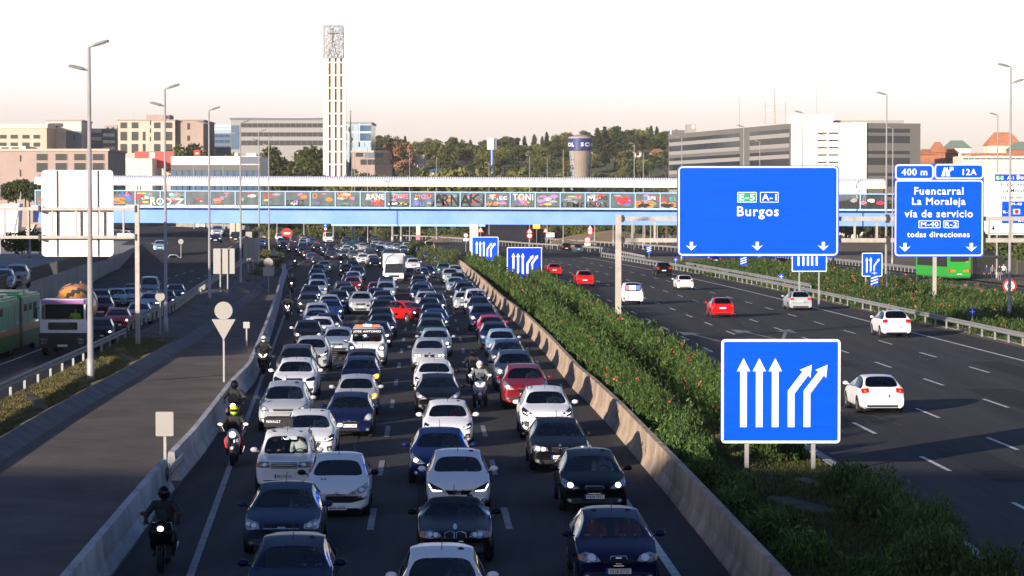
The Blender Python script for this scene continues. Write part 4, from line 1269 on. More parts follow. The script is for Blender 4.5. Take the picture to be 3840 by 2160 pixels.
def disc(r, y0, y1, n=20): return [(r * math.cos(2 * math.pi * i / n), r * math.sin(2 * math.pi * i / n)) for i in range(n)], y0, y1
def small_sign(label, u, v, ub, vb, parts, Y=None, h_extra=.1):
    """parts: (kind, centre v in photo, size in photo px, text)"""
    Y = Y or G(ub, vb).y
    base = P(ub, v, Y)
    base.z = 0
    t = thing("road_sign", label, "road sign", base)
    px = Y / F
    top = max(P(u, p[1] - p[2] / 2, Y).z for p in parts)
    MB().box(-.04, .04, .05, .13, 0, top - .05).build("post", "galvanised", t)
    for kind, vc, sz, *rest in parts:
        z, r = P(u, vc, Y).z, sz / 2 * px
        if kind == "circle_back":
            MB().prism([(a, z + c) for a, c in disc(r, 0, 0)[0]], 0, .04).build("disc", "sign_back", t)
        elif kind == "limit":
            MB().prism([(a, z + c) for a, c in disc(r, 0, 0)[0]], 0, .04).build("disc", "sign_red", t)
            MB().prism([(a, z + c) for a, c in disc(r * .72, 0, 0)[0]], -.008, 0).build("face", "sign_white", t)
            if rest: lettering(t, rest[0], 0, z, r * .85, r * .6, "sign_black", y=-.016, bold=.04)
        elif kind == "no_entry":
            MB().prism([(a, z + c) for a, c in disc(r, 0, 0)[0]], 0, .04).build("disc", "sign_red", t)
            MB().prism(rrect(-r * .62, r * .62, z - r * .17, z + r * .17, .02, 2), -.008, 0).build("bar", "sign_white", t)
        elif kind == "tri_back":
            MB().prism([(-r, z + r * .86), (r, z + r * .86), (0, z - r * .9)], 0, .04).build("triangle", "sign_back", t)
        elif kind == "tri_up_back":
            MB().prism([(-r, z - r * .8), (r, z - r * .8), (0, z + r * .95)], 0, .04).build("triangle", "sign_back", t)
        elif kind == "warn":
            MB().prism([(-r, z - r * .8), (r, z - r * .8), (0, z + r * .95)], 0, .04).build("triangle", "sign_red", t)
            MB().prism([(-r * .62, z - r * .58), (r * .62, z - r * .58), (0, z + r * .5)], -.008, 0).build("face", "sign_white", t)
            MB().prism([(-r * .1, z - r * .45), (r * .1, z - r * .45), (r * .1, z + r * .1), (-r * .1, z + r * .1)], -.014, -.009).build("symbol", "sign_black", t)
        elif kind in ("plate", "plate_back", "plate_dull", "blue", "yellow"):
            hh = (rest[0] / 2 * px) if rest else r
            fm = {"plate": "sign_white", "plate_back": "sign_back", "plate_dull": "sign_back_dull", "blue": "sign_blue", "yellow": "sign_yellow"}[kind]
            MB().prism(rrect(-r, r, z - hh, z + hh, min(r, hh) * .15, 3), 0, .04).build("plate", fm, t)
            if kind == "blue":
                if len(rest) > 1 and rest[1] == "stripes":
                    m = MB()
                    for i in range(3):
                        zz_ = z - hh * .75 + i * hh * .5
                        m.prism([(-r * .85, zz_), (-r * .85, zz_ + hh * .22), (r * .85, zz_ + hh * .62), (r * .85, zz_ + hh * .4)], -.008, 0)
                    m.build("stripe", "sign_white", t)
                else:
                    MB().prism([(-r * .12, z - hh * .7), (r * .12, z - hh * .7), (r * .12, z + hh * .7), (-r * .12, z + hh * .7)], -.008, 0).build("mark", "sign_white", t)
                    MB().prism([(-r * .75, z - hh * .1), (r * .75, z - hh * .1), (r * .75, z + hh * .1), (-r * .75, z + hh * .1)], -.014, -.0085).build("mark", "sign_white", t)
    return t
small_sign("blank round disc over an inverted triangle, backs of signs on the slip road post", 838, 1160, 838, 1434, [("circle_back", 1165, 68), ("tri_back", 1236, 90)])
small_sign("blank white rectangular sign back standing just behind the left barrier", 617, 1600, 617, 1775, [("plate_back", 1590, 67, 92)])
small_sign("small grey rectangular sign back on a short post beyond the slip road", 924, 1220, 924, 1300, [("plate_dull", 1219, 24, 24)])
small_sign("round grey disc back close to the second tall lamp", 598, 1112, 600, 1275, [("circle_back", 1112, 36)])
small_sign("red no entry sign with white bar above the far jam", 1076, 875, 1076, 948, [("no_entry", 875, 40)])
small_sign("white triangular sign back leaning on the barrier end pile", 1027, 950, 1027, 1030, [("tri_up_back", 950, 44), ("plate_back", 966, 34, 14)])
small_sign("round grey disc over a grey plate on the dirt bank by the barrier end", 1006, 985, 1006, 1100, [("circle_back", 985, 36), ("plate_dull", 1018, 40, 34)])
small_sign("red ringed 70 limit with white plate left of the cream bridge pier", 1747, 883, 1747, 962, [("limit", 883, 19, "70"), ("plate", 899, 19, 9)], Y=470)
small_sign("red warning triangle right of the cream bridge pier", 1802, 862, 1802, 960, [("warn", 861, 26)], Y=480)
small_sign("red warning triangle over a round limit at the climbing slip road", 1986, 880, 1986, 950, [("warn", 864, 26), ("limit", 884, 22, "40")], Y=470)
small_sign("yellow board on a post beyond the climbing slip road", 2010, 850, 2012, 900, [("yellow", 849, 28, 18)], Y=560)
small_sign("lone red warning triangle left of the white arrow board", 2046, 864, 2046, 930, [("warn", 863, 22)], Y=520)
small_sign("white arrow board below the footbridge beside a warning triangle", 2062, 880, 2064, 930, [("plate", 881, 30, 17)], Y=500)
small_sign("warning triangle stacked over a round 40 limit in front of the straw bank", 2211, 858, 2213, 940, [("warn", 853, 26), ("limit", 870, 20, "40")], Y=500)
small_sign("large round 40 limit with white plate in front of the straw bank", 2203, 905, 2203, 945, [("limit", 900, 25, "40"), ("plate", 916, 22, 11)], Y=455)
small_sign("round limit over a white plate left of the big gantry beam", 2366, 886, 2368, 960, [("limit", 885, 20, "40"), ("plate", 901, 18, 10)], Y=430)
small_sign("large red ringed speed limit behind the tall right lamp", 3786, 1072, 3786, 1122, [("limit", 1072, 52, "80")], Y=214)
small_sign("tiny blue marker plate with white cross in the verge behind the black off-roader", 2534, 974, 2534, 1000, [("blue", 974, 14, 15)], Y=330)
small_sign("tiny blue marker plate with white cross in the verge above the silver estate", 2930, 1037, 2930, 1090, [("blue", 1037, 18, 19)], Y=255)
small_sign("tiny blue marker plate with white cross in the verge nearest the right edge", 3647, 1169, 3647, 1250, [("blue", 1169, 24, 24)], Y=168)
small_sign("blue board with diagonal white stripes partly hidden by the hedge", 2434, 935, 2434, 960, [("blue", 935, 18, 26, "stripes")], Y=400)
small_sign("blue and white striped exit countdown board under the large sign", 2788, 980, 2788, 1010, [("blue", 978, 26, 34, "stripes")], Y=310)
small_sign("blue 800 m plate over a striped countdown board on the verge", 3279, 1040, 3279, 1105, [("blue", 1024, 30, 14, "x"), ("blue", 1052, 30, 42, "stripes")], Y=232)
small_sign("blue parking information plate by the left stair", 90, 920, 92, 975, [("blue", 916, 20, 16)], Y=330)
small_sign("blue marker and red round sign behind the white van", 1220, 850, 1220, 890, [("blue", 845, 12, 12), ("limit", 858, 13)], Y=600)
small_sign("small pale rectangular sign back in front of the climbing service road", 848, 890, 848, 925, [("plate_back", 889, 23, 33)], Y=420)
small_sign("pale square sign back just above the far lattice board", 933, 885, 933, 925, [("plate_back", 881, 24, 24)], Y=400)
small_sign("round pale sign back beside the far left service road", 678, 906, 678, 950, [("circle_back", 906, 20)], Y=360)
def lattice_board(label, u0, u1, v0, v1, Y, ub):
    t, w_, h = board("sign_board_back", label, "road sign", u0, u1, v0, v1, Y, face="sign_back_dull", rad=.05, border=0)
    m = MB()
    for i in range(13):
        z = h * (i + .5) / 13
        m.box(-w_ / 2 + .03, w_ / 2 - .03, -.04, -.002, z - .03, z + .03)
    m.build("rib", "galvanised_dull", t)
    legs(t, (-w_ * .17, w_ * .17), h, .1, y=-.12)
lattice_board("grey ribbed back of a two post sign nearer the third lamp", 800, 880, 932, 1027, 223, 840)
lattice_board("grey ribbed back of a two post sign farther along the bank", 913, 968, 892, 968, 290, 940)

# ------------------------------------------------------------ street lamps
def head_mesh():
    b = MB()
    prof = [(0, .06, .06), (.2, .09, .08), (.38, .20, .13), (.9, .23, .13), (1.12, .18, .10), (1.2, .05, .03)]
    for (y0, w0, h0), (y1, w1, h1) in zip(prof, prof[1:]):
        n = 8
        r0 = [(y0, w0 * math.cos(2 * math.pi * i / n), h0 * math.sin(2 * math.pi * i / n) * (1 if i < 5 else .45)) for i in range(n)]
        r1 = [(y1, w1 * math.cos(2 * math.pi * i / n), h1 * math.sin(2 * math.pi * i / n) * (1 if i < 5 else .45)) for i in range(n)]
        b.strip(r0 + [r0[0]], r1 + [r1[0]])
    b.box(.5, 1.15, -.12, .12, -.075, -.05, 1)
    return b.mesh("lamp_head", ["lamp_body", "lamp_glass"], smooth=False)
HEAD = head_mesh()
def lamp(label, u, vb, vt, heads, Y=None, zb=0.0, r=.115, group="tall lamps along the motorway", hs=.8):
    g = G(u, vb) if Y is None else Vector((P(u, vb, Y).x, Y, 0))
    Y = g.y
    H = P(u, vt, Y).z - zb
    t = thing("street_lamp", label, "street lamp", (g.x, Y, zb), 0, group)
    MB().tube([(0, 0, 0), (0, 0, 1.2), (0, 0, 1.21), (0, 0, H)], [r * 1.25, r * 1.2, r, r * .5], 10).build("pole", "pole_grey", t, smooth=True)
    MB().box(-.3, .3, -.3, .3, -.05, .06).build("base", "concrete_pale", t)
    for dz, side, ang in heads:
        o = put("lamp_head", HEAD, t, (0, -.02, H - dz))
        o.rotation_euler = (0, R(-18 if side > 0 else -14), R(0 if side > 0 else 180) + R(ang))
        o.scale = (hs, hs, hs)
    return t
lamp("nearest left lamp with two heads, standing on the grassy bank", 340, 1445, 178, [(0, 1, 0), (1.05, -1, 0)], hs=.8, r=.14)
lamp("second left lamp with two heads, beside the end of the grassy bank", 622, 1267, 335, [(0, 1, 0), (1.05, -1, 0)])
lamp("third left lamp with two heads, in front of the footbridge and dirt bank", 786, 1150, 415, [(0, 1, 0), (1.1, -1, 0)])
lamp("fourth left lamp, dark pole rising from the dirt bank", 903, 1085, 462, [(0, 1, 0), (1.1, -1, 0)])
lamp("fifth left lamp above the far end of the pale barrier", 972, 1020, 495, [(0, 1, 0), (1.1, -1, 0)])
lamp("sixth left lamp, thin pole just right of the fifth", 1009, 985, 518, [(0, 1, 0), (1.1, -1, 0)])
lamp("tall two headed lamp nearest the right edge, in the verge by the round limit sign", 3785, 1207, 252, [(0, -1, 0), (1.15, 1, 0)])
lamp("single headed lamp between the large blue signs", 3322, 1108, 356, [(0, -1, 0)])
lamp("single headed lamp rising behind the Burgos sign in front of the white block", 3008, 1040, 424, [(0, -1, 0)], Y=285)
lamp("single headed lamp in front of the grey office wing, right of its stair shaft", 2788, 1000, 476, [(0, -1, 0)], Y=335)
lamp("single headed lamp at the left end of the grey office", 2556, 970, 518, [(0, -1, 0)], Y=380)
lamp("single headed lamp above the white direction sign at the right", 3738, 1050, 432, [(0, -1, 0)], Y=285)
lamp("far lamp in front of the banded office block", 3346, 1000, 482, [(0, -1, 0)], Y=350)
lamp("far lamp in front of the white office block", 3096, 980, 510, [(0, -1, 0)], Y=390)
lamp("far lamp before the grey office windows, nearest its antenna", 2848, 965, 532, [(0, -1, 0)], Y=420)
lamp("lamp right of the lettered tower, the taller of the pair", 2378, 940, 540, [(0, -1, 0)], Y=440)
lamp("lamp right of the lettered tower, the shorter of the pair", 2412, 930, 572, [(0, -1, 0)], Y=500)
lamp("lamp standing just left of the lettered tower behind the footbridge", 2112, 910, 560, [], Y=560)
lamp("far lamp left of the lettered tower with bent head", 1986, 915, 585, [(0, -1, 0)], Y=560)
lamp("far double lamp right of the white billboard", 2052, 910, 594, [(0, -1, 0)], Y=580)
lamp("far double lamp below the billboard", 1834, 905, 612, [(0, -1, 0), (1.2, -1, 0)], Y=600)
lamp("far lamp over the blue pyramid roof", 1637, 900, 588, [(0, -1, 0)], Y=620)
lamp("far lamp in front of the small tan pavilion", 1536, 900, 562, [(0, -1, 0), (1.5, -1, 0)], Y=630)
lamp("thin pale mast right beside the church tower", 1320, 900, 545, [], Y=560)
lamp("thin pale mast a little right of the church tower spire", 1330, 900, 562, [], Y=570)
lamp("far lamp in front of the tan pavilion wall", 1379, 905, 553, [], Y=600)
lamp("left pole of the far pair in front of the hedge under the bridge", 1472, 905, 800, [], Y=620, r=.3)
lamp("right pole of the far pair in front of the hedge under the bridge", 1504, 905, 800, [], Y=625, r=.25)
lamp("bent lamp on the white topped showroom forecourt, left one", 728, 900, 598, [(0, -1, 0)], Y=450)
lamp("bent lamp on the white topped showroom forecourt, right one", 838, 900, 597, [(0, 1, 0)], Y=450)
lamp("low street lamp with disc head before the left stair", 112, 985, 700, [(0, 1, 0)], Y=300, zb=2.0)
for i, u in enumerate((1039, 1140, 1250)):
    lamp("pale far pole under the footbridge, %s" % ("left of the no entry sign", "right of the no entry sign", "right of the tall white van")[i], u, 905, 780, [], Y=640, r=.16)
for i, u in enumerate((2230, 2300, 2418, 2440, 2465)):
    lamp("pale far pole under the footbridge, " + ("left of the straw bank limit signs", "over the straw bank", "leftmost of three by the gantry post", "middle of three by the gantry post", "rightmost of three by the gantry post")[i], u, 915, 780, [], Y=560, r=.16)

# ============================================================ TREES, HEDGES, GRASS
rs = np.random.RandomState(5)
def clumpy(centres, radii, per, L, W, up, flat=1.0):
    out = []
    for c, r in zip(centres, radii):
        d = rs.normal(size=(per, 3))
        d /= np.linalg.norm(d, axis=1, keepdims=True)
        d *= (rs.uniform(0.25, 1.0, size=(per, 1)) ** 0.5)
        d[:, 2] *= flat
        out.append(leaves(np.asarray(c) + d * r, L, W, rs, up))
    return np.concatenate(out)
def trunk_mesh(h, r, limbs, mt="bark"):
    b = MB()
    b.tube([(0, 0, -.3), (0.05, 0, h * .35), (-.08, .05, h * .7), (0, 0, h)], [r * 1.25, r, r * .75, r * .35], 7)
    for a, z0, ln, rise in limbs:
        b.tube([(0, 0, z0), (math.cos(a) * ln * .5, math.sin(a) * ln * .5, z0 + rise * .6), (math.cos(a) * ln, math.sin(a) * ln, z0 + rise)], [r * .5, r * .35, r * .12], 5)
    return b.mesh("trunk", mt)
TREES = {}
def mk_tree(kind, leafm, n, ctr, rad, crad, per, L, W, up=.3, flat=.8, th=6, tr=.25, shape="ball"):
    for v in range(2):
        cs, rr = [], []
        for i in range(n):
            if shape == "ball":
                while True:
                    p = rs.uniform(-1, 1, 3)
                    if 0.25 < np.linalg.norm(p) <= 1: break
                cs.append(np.array(ctr) + p * np.array(rad))
                rr.append(crad * rs.uniform(.7, 1.3))
            elif shape == "cone":
                t = (i + .5) / n
                z = ctr[2] + t * rad[2]
                rr_ = rad[0] * (1 - t) ** .8
                a = i * 2.4 + v
                q = rs.uniform(.35, 1)
                cs.append(np.array((rr_ * q * math.cos(a), rr_ * q * math.sin(a), z)))
                rr.append(crad * (1.15 - .75 * t) * rs.uniform(.8, 1.2))
        V = clumpy(cs, rr, per, L, W, up, flat)
        me = quads_mesh("crown", V, [leafm])
        tk = trunk_mesh(th, tr, [(a_, th * q, 1.8, 1.6) for a_, q in ((.3, .5), (2.2, .6), (4.1, .55), (5.3, .7))])
        TREES.setdefault(kind, []).append((tk, me))
mk_tree("oak", "leaf_oak", 30, (0, 0, 5.6), (3.4, 3.4, 2.9), 1.15, 85, .62, .42, th=6)
mk_tree("olive", "leaf_olive", 26, (0, 0, 4.2), (2.9, 2.9, 2.3), 1.0, 80, .55, .34, th=4.5, tr=.2)
mk_tree("pine", "leaf_pine", 26, (0, 0, 8.0), (4.2, 4.2, 1.5), 1.15, 80, .6, .3, th=8, tr=.3, flat=.6)
mk_tree("conifer", "leaf_pine", 46, (0, 0, 1.6), (2.5, 2.5, 9.2), .95, 55, .6, .26, up=-.1, flat=.5, th=10.5, tr=.22, shape="cone")
mk_tree("cedar", "leaf_pine", 40, (0, 0, 3.5), (3.6, 3.6, 10), 1.25, 60, .7, .3, up=0, flat=.4, th=13, tr=.35, shape="cone")
mk_tree("autumn", "leaf_autumn", 26, (0, 0, 5.2), (3.0, 3.0, 3.0), 1.0, 75, .5, .34, th=6)
mk_tree("shrub", "leaf_olive", 14, (0, 0, 1.3), (1.7, 1.7, .9), .75, 70, .42, .26, th=1.4, tr=.08)
mk_tree("dark_shrub", "leaf_oak", 14, (0, 0, 1.4), (1.8, 1.8, 1.0), .8, 70, .42, .28, th=1.4, tr=.08)
TN = {"oak": "broadleaf_tree", "olive": "olive_tree", "pine": "umbrella_pine", "conifer": "conifer", "cedar": "cedar", "autumn": "autumn_tree", "shrub": "shrub", "dark_shrub": "shrub"}
TK = {"oak": "dark green broadleaf tree", "olive": "yellow green olive coloured tree", "pine": "flat topped umbrella pine", "conifer": "pointed dark conifer", "cedar": "tall layered cedar", "autumn": "reddish autumn tree", "shrub": "low olive green shrub", "dark_shrub": "low dark green shrub"}
def tree(kind, x, y, z, h, label=None, group=None, place="on the wooded hill beyond the footbridge"):
    tk, me = TREES[kind][rnd.randrange(2)]
    base = {"oak": 9.5, "olive": 7.2, "pine": 10.2, "conifer": 11, "cedar": 13.6, "autumn": 9, "shrub": 2.9, "dark_shrub": 3.1}[kind]
    t = thing(TN[kind], label or (TK[kind] + " " + place), "shrub" if "shrub" in kind else "tree", (x, y, z - .05), rnd.uniform(0, 6.28), group or (TK[kind] + "s " + place))
    s = h / base
    t.scale = (s * rnd.uniform(.9, 1.15), s * rnd.uniform(.9, 1.15), s)
    put("trunk", tk, t)
    put("crown", me, t)
    return t
rnd.seed(21)
def gz_(x, y): return hill_z(x, y) if y > 720 else 0
# wooded hill, row behind row
for (Y, u0, u1, st, hs, kinds) in ((1190, 1330, 2560, 26, (8, 12), ["conifer", "oak", "pine", "olive", "conifer", "olive"]), (1100, 1330, 2560, 34, (7, 11), ["oak", "olive", "pine", "conifer", "oak"]),
                                   (1020, 1300, 2560, 40, (7, 10), ["olive", "olive", "oak", "pine"]), (950, 1000, 2560, 46, (6, 10), ["olive", "oak", "olive", "pine"]), (900, 1000, 2560, 44, (5, 8), ["olive", "oak", "olive", "conifer"]),
                                   (820, 1010, 2560, 44, (6, 9), ["olive", "oak", "olive", "autumn"]), (745, 1000, 2530, 60, (6, 9), ["olive", "oak", "oak", "olive"])):
    u = u0
    while u < u1:
        y = Y + rnd.uniform(-30, 30)
        x = (u - 1920) / F * y
        tree(rnd.choice(kinds), x, y, gz_(x, y), rnd.uniform(*hs))
        u += st * rnd.uniform(.6, 1.4)
for (Y, u0, u1, st, hs, kinds) in ((1150, 3430, 3900, 40, (7, 12), ["conifer", "oak", "olive"]), (960, 3430, 3900, 50, (6, 9), ["oak", "olive", "conifer"]), (780, 3440, 3900, 46, (6, 9), ["oak", "olive"])):
    u = u0
    while u < u1:
        y = Y + rnd.uniform(-25, 25)
        x = (u - 1920) / F * y
        tree(rnd.choice(kinds), x, y, gz_(x, y), rnd.uniform(*hs), place="on the right skyline behind the brick houses")
        u += st * rnd.uniform(.6, 1.4)
def tree_at(kind, u, vtop, Y, h, label):
    p = P(u, vtop, Y)
    return tree(kind, p.x, Y, p.z - h, h, label, group="single trees with a place of their own")
tree_at("cedar", 2240, 480, 1000, 15, "tall cedar right of the lettered tower, leftmost of four")
tree_at("cedar", 2268, 475, 1000, 15, "tall cedar right of the lettered tower, second from left")
tree_at("cedar", 2306, 476, 1000, 16, "broad cedar right of the lettered tower, third from left")
tree_at("cedar", 2336, 492, 1000, 13, "cedar right of the lettered tower, last of four")
tree_at("autumn", 1510, 516, 760, 13, "reddish round autumn tree left of the pine grove, largest one")
tree_at("autumn", 1475, 524, 765, 11, "smaller reddish tree beside the large autumn tree")
tree_at("conifer", 2370, 585, 700, 14, "very dark pointed conifer beside the lamp pair")
tree_at("oak", 700, 520, 770, 17, "round dark tree in front of the rose hotel wing")
tree_at("oak", 735, 560, 765, 12, "lower dark tree right of the hotel tree")
tree_at("oak", 670, 575, 762, 11, "low dark tree left of the hotel tree")
for i, (u, v, h) in enumerate(((905, 575, 8), (950, 560, 9), (1000, 545, 10), (1040, 550, 9), (1090, 560, 10), (1130, 553, 11), (1175, 548, 11), (1205, 555, 9), (1075, 600, 7), (1120, 615, 6), (1160, 605, 7))):
    tree(("oak", "olive", "oak")[i % 3], P(u, v, 770).x, 755 + 10 * (i % 3), P(u, v, 770).z - h - 6, h + 6, place="between the showroom and the church tower")
for u, v in ((60, 662), (95, 668), (130, 672), (160, 676), (30, 672)):
    p = P(u, v, 440)
    tree("oak", p.x, 440, p.z - 5, 5, place="behind the left end of the footbridge")
for u, v in ((1370, 618), (1345, 640), (1400, 650), (1440, 640), (1480, 645), (1520, 655), (1330, 668), (1420, 672), (1600, 612), (1640, 600), (1700, 590), (1760, 600), (1850, 620), (1940, 600), (2010, 610), (2080, 640)):
    p = P(u, v, 610)
    tree(rnd.choice(["oak", "olive"]), p.x * 690 / 610, 690 + rnd.uniform(-15, 15), 0, P(u, v, 690).z, place="just behind the footbridge roof")
# dark trees seen under the footbridge
def under(u0, u1, Y, hs, kinds, st, place):
    u = u0
    while u < u1:
        y = Y + rnd.uniform(-10, 10)
        tree(rnd.choice(kinds), (u - 1920) / F * y, y, 0, rnd.uniform(*hs), place=place)
        u += st * rnd.uniform(.7, 1.3)
under(760, 1560, 690, (6, 9), ["oak", "oak", "olive"], 34, "seen under the footbridge behind the jam")
under(780, 1560, 712, (7, 10), ["oak", "oak"], 34, "seen under the footbridge behind the jam")
under(930, 1450, 676, (2.5, 3.5), ["dark_shrub", "shrub"], 30, "seen under the footbridge behind the jam")
under(1580, 1830, 700, (7, 10), ["pine", "oak", "oak"], 26, "seen under the footbridge by the cream pier")
under(1580, 1800, 672, (3, 4), ["dark_shrub"], 30, "seen under the footbridge by the cream pier")
under(2020, 2560, 712, (8, 11), ["oak", "pine", "oak"], 30, "behind the straw bank under the footbridge")
under(2060, 2560, 670, (4, 6), ["oak", "olive"], 36, "behind the straw bank under the footbridge")
under(2500, 3560, 560, (8, 11), ["oak", "oak", "pine"], 34, "behind the right service road under the blue signs")
under(2500, 3560, 600, (9, 12), ["oak", "pine"], 40, "behind the right service road under the blue signs")
under(3560, 3900, 400, (6, 8), ["oak", "olive"], 60, "at the right edge behind the bus stop")
oo = tree("oak", P(3815, 1000, 300).x, 300, 0, 6.5, "bushy tree with pale flowers beside the bus stop at the right edge", group="single trees with a place of their own")
for u, v, kk in ((1036, 985, "shrub"), (1012, 975, "shrub"), (990, 1010, "dark_shrub"), (960, 1040, "shrub"), (1045, 1000, "shrub")):
    g = G(u, v + 12)
    tree(kk, g.x, g.y, .3, rnd.uniform(1.2, 2.0), place="on the dirt bank near the barrier end")
for u in range(60, 330, 45):
    tree("dark_shrub", (u - 1920) / F * 330, 330, 2.4, 3, place="behind the left stair")
# far woodland that reads as one mass
V = []
for Y, zz_, n in ((1290, 5, 4500), (1400, 6, 4500), (1240, 3, 3500)):
    x = rs.uniform(-380, 380, n)
    y = Y + rs.uniform(-30, 30, n)
    z = np.array([hill_z(a, b) for a, b in zip(x, y)]) + rs.uniform(0, 1, n) ** .7 * zz_
    V.append(leaves(np.stack([x, y, z], 1), 3.2, 2.4, rs, .2))
tag(put("far_woodland", quads_mesh("far_woodland", np.concatenate(V), ["leaf_oak"])), kind="stuff")

# ------------------------------------------------------------ oleander hedges of the median and verge
def hedge_leaves(clumps, L=.17, W=.045):
    """clumps: (x, y, z0, rx, rz, n, scale)"""
    out, tips = [], []
    for x, y, z0, rx, rz, n, sc in clumps:
        d = rs.normal(size=(n, 3))
        d[:, 2] = np.abs(d[:, 2]) * .9 - .15
        d /= np.linalg.norm(d, axis=1, keepdims=True)
        q = rs.uniform(.3, 1.0, size=(n, 1)) ** .45 * (1 + .16 * np.sin(9 * d[:, :1] + x * 3) * np.cos(8 * d[:, 1:2] + y))
        c = d * q * np.array((rx, rx, rz)) + np.array((x, y, z0 + .05))
        out.append(leaves(c, L * sc, W * sc, rs, .8, .35))
        tips.append(np.array((x, y, z0)) + d[:6] * np.array((rx, rx, rz)) * 1.0)
    return np.concatenate(out), np.concatenate(tips)
def flowers_mesh(pts, r):
    pts = np.asarray(pts)
    c = np.repeat(pts, 7, 0) + rs.normal(size=(len(pts) * 7, 3)) * r * .5
    return quads_mesh("flowers", leaves(c, r, r * .8, rs, .5), ["petal_coral"])
def hedge(name, label, clumps, flower=0, fr=.09, lm="leaf_oleander", cat="hedge", group=None, L=.17, W=.045):
    ox, oy = clumps[0][0], clumps[0][1]
    cl = [(x - ox, y - oy, z, rx, rz, n, s) for x, y, z, rx, rz, n, s in clumps]
    t = thing(name, label, cat, (ox, oy, 0), 0, group)
    V, tips = hedge_leaves(cl, L, W)
    o = put("foliage", quads_mesh("foliage", V, [lm]), t)
    m = MB()
    for x, y, z, rx, rz, n, s in cl[::2]:
        for a in (0.3, 2.3, 4.4):
            m.tube([(x, y, z - .1), (x + math.cos(a) * rx * .4, y + math.sin(a) * rx * .4, z + rz * .7)], [.03, .012], 4)
    m.build("stems", "bark", t)
    if flower:
        ok = tips[(tips[:, 2] > np.percentile(tips[:, 2], 45))]
        pick = ok[rs.choice(len(ok), min(flower, len(ok)), False)]
        f = put("flowers", flowers_mesh(pick, fr), t)
        f["kind"] = "stuff"
    return t
def row(X, y0, y1, st, rx, rz, n0, jx=.3):
    out, Y = [], y0
    while Y < y1:
        k = 1 if Y < 120 else (.6 if Y < 190 else .36)
        s = 1.0 if Y < 110 else (1.5 if Y < 170 else (2.0 if Y < 260 else 2.6))
        a = rnd.uniform(.8, 1.2)
        out.append((RX(X + rnd.uniform(-jx, jx), Y), Y, .1, rx * a, rz * rnd.uniform(.8, 1.2), int(n0 * k), s))
        Y += st * rnd.uniform(.8, 1.2) * (1 if Y < 150 else 1.25)
    return out
rnd.seed(8)
hedge("oleander_hedge", "tall green oleander hedge row right behind the tan median barrier", row(7.9, 86, 340, 1.2, .85, 1.8, 1400, .2), 110, .09)
hedge("oleander_hedge", "green oleander row with coral flowers along the outbound kerb", row(11.1, 88, 345, 1.2, .9, 1.7, 1400, .25), 280, .10)
hedge("oleander_hedge", "dark low growth between the two median oleander rows", row(9.5, 130, 340, 1.9, .7, .8, 420), 20, .08)
vr = []
for X, h in ((35.6, .6), (37.4, .8), (39.4, .9), (41.6, 1.0), (43.8, 1.1), (46.0, 1.2), (47.8, 1.15)):
    vr += row(X, 128 if X > 37 else 135, 350, 2.3, 1.35, h, 560, .6)
hedge("flowering_verge", "wide bed of green shrubs with coral flowers between outbound road and service road", vr, 420, .13, cat="shrub bed")
hedge("oleander_hedge", "dark bushes at the far narrow end of the median", row(6.0, 345, 470, 2.0, 1.3, 1.9, 900, 1.4), 0, lm="leaf_oak")
near = [(7.7, 79, 1.0, 1.5), (8.2, 82, .85, 1.6), (7.6, 75.5, .8, 1.15), (8.4, 77.2, .6, .9), (7.7, 71.5, .8, .9), (8.1, 68.0, .8, .8), (7.8, 64.6, .9, .9), (8.5, 61.6, .6, .6), (7.8, 59.5, .9, .9), (8.5, 56, .9, .8),
        (10.4, 84, .8, 1.5), (10.7, 80.6, .8, 1.2), (10.9, 78.3, .7, .9), (12.0, 72.2, .5, .6), (11.2, 69.4, .85, .95), (11.6, 66.0, .9, 1.05), (11.1, 63.2, .95, 1.1), (11.6, 60.6, .95, 1.15), (11.3, 57.6, 1.0, 1.15), (10.8, 54.8, 1.0, 1.0), (11.8, 52.6, 1.0, 1.0), (9.0, 52.6, .7, .6)]
for i, (X, Y, rx, rz) in enumerate(near):
    cl = [(RX(X + rnd.uniform(-.45, .45), Y), Y + rnd.uniform(-.7, .7), .1, rx * rnd.uniform(.5, .75), rz * rnd.uniform(.75, 1.1), 420, 1.0) for q in range(5)]
    hedge("oleander_bush", "single dark oleander bush in the near bare part of the median, below the hedge rows", cl, 0, group="loose oleander bushes at the near end of the median", cat="bush")
# grass
def grass(name, pts, h, w_, gm_="grass_blade"):
    pts = np.asarray(pts)
    tag(put(name, quads_mesh(name, leaves(pts + np.array((0, 0, h * .4)), h, w_, rs, 1.6, .4), [gm_])), kind="stuff")
pts = []
for q in range(34000):
    Y = rnd.uniform(52, 92)
    X = rnd.uniform(7.2, 12.1)
    if math.sin(X * 2.1 + Y * .7) + math.sin(Y * .31 - X) > -1.35:
        pts.append((RX(X, Y), Y, .1))
grass("grass", pts, .16, .035)
pts = []
for q in range(36000):
    Y = rnd.uniform(70, 150)
    g_, k_ = rail_l(Y), kerb_l(Y) - .8
    t_ = rnd.random()
    hi = .25 + .55 * min(1, max(0, (Y - 130) / 80))
    if math.sin(Y * .8 + t_ * 9) + math.sin(Y * .23) > -1.5:
        pts.append((g_ + (k_ - g_) * t_, Y, hi * (1 - .35 * t_) - .02))
grass("grass", pts, .14, .05, "grass_sunlit")

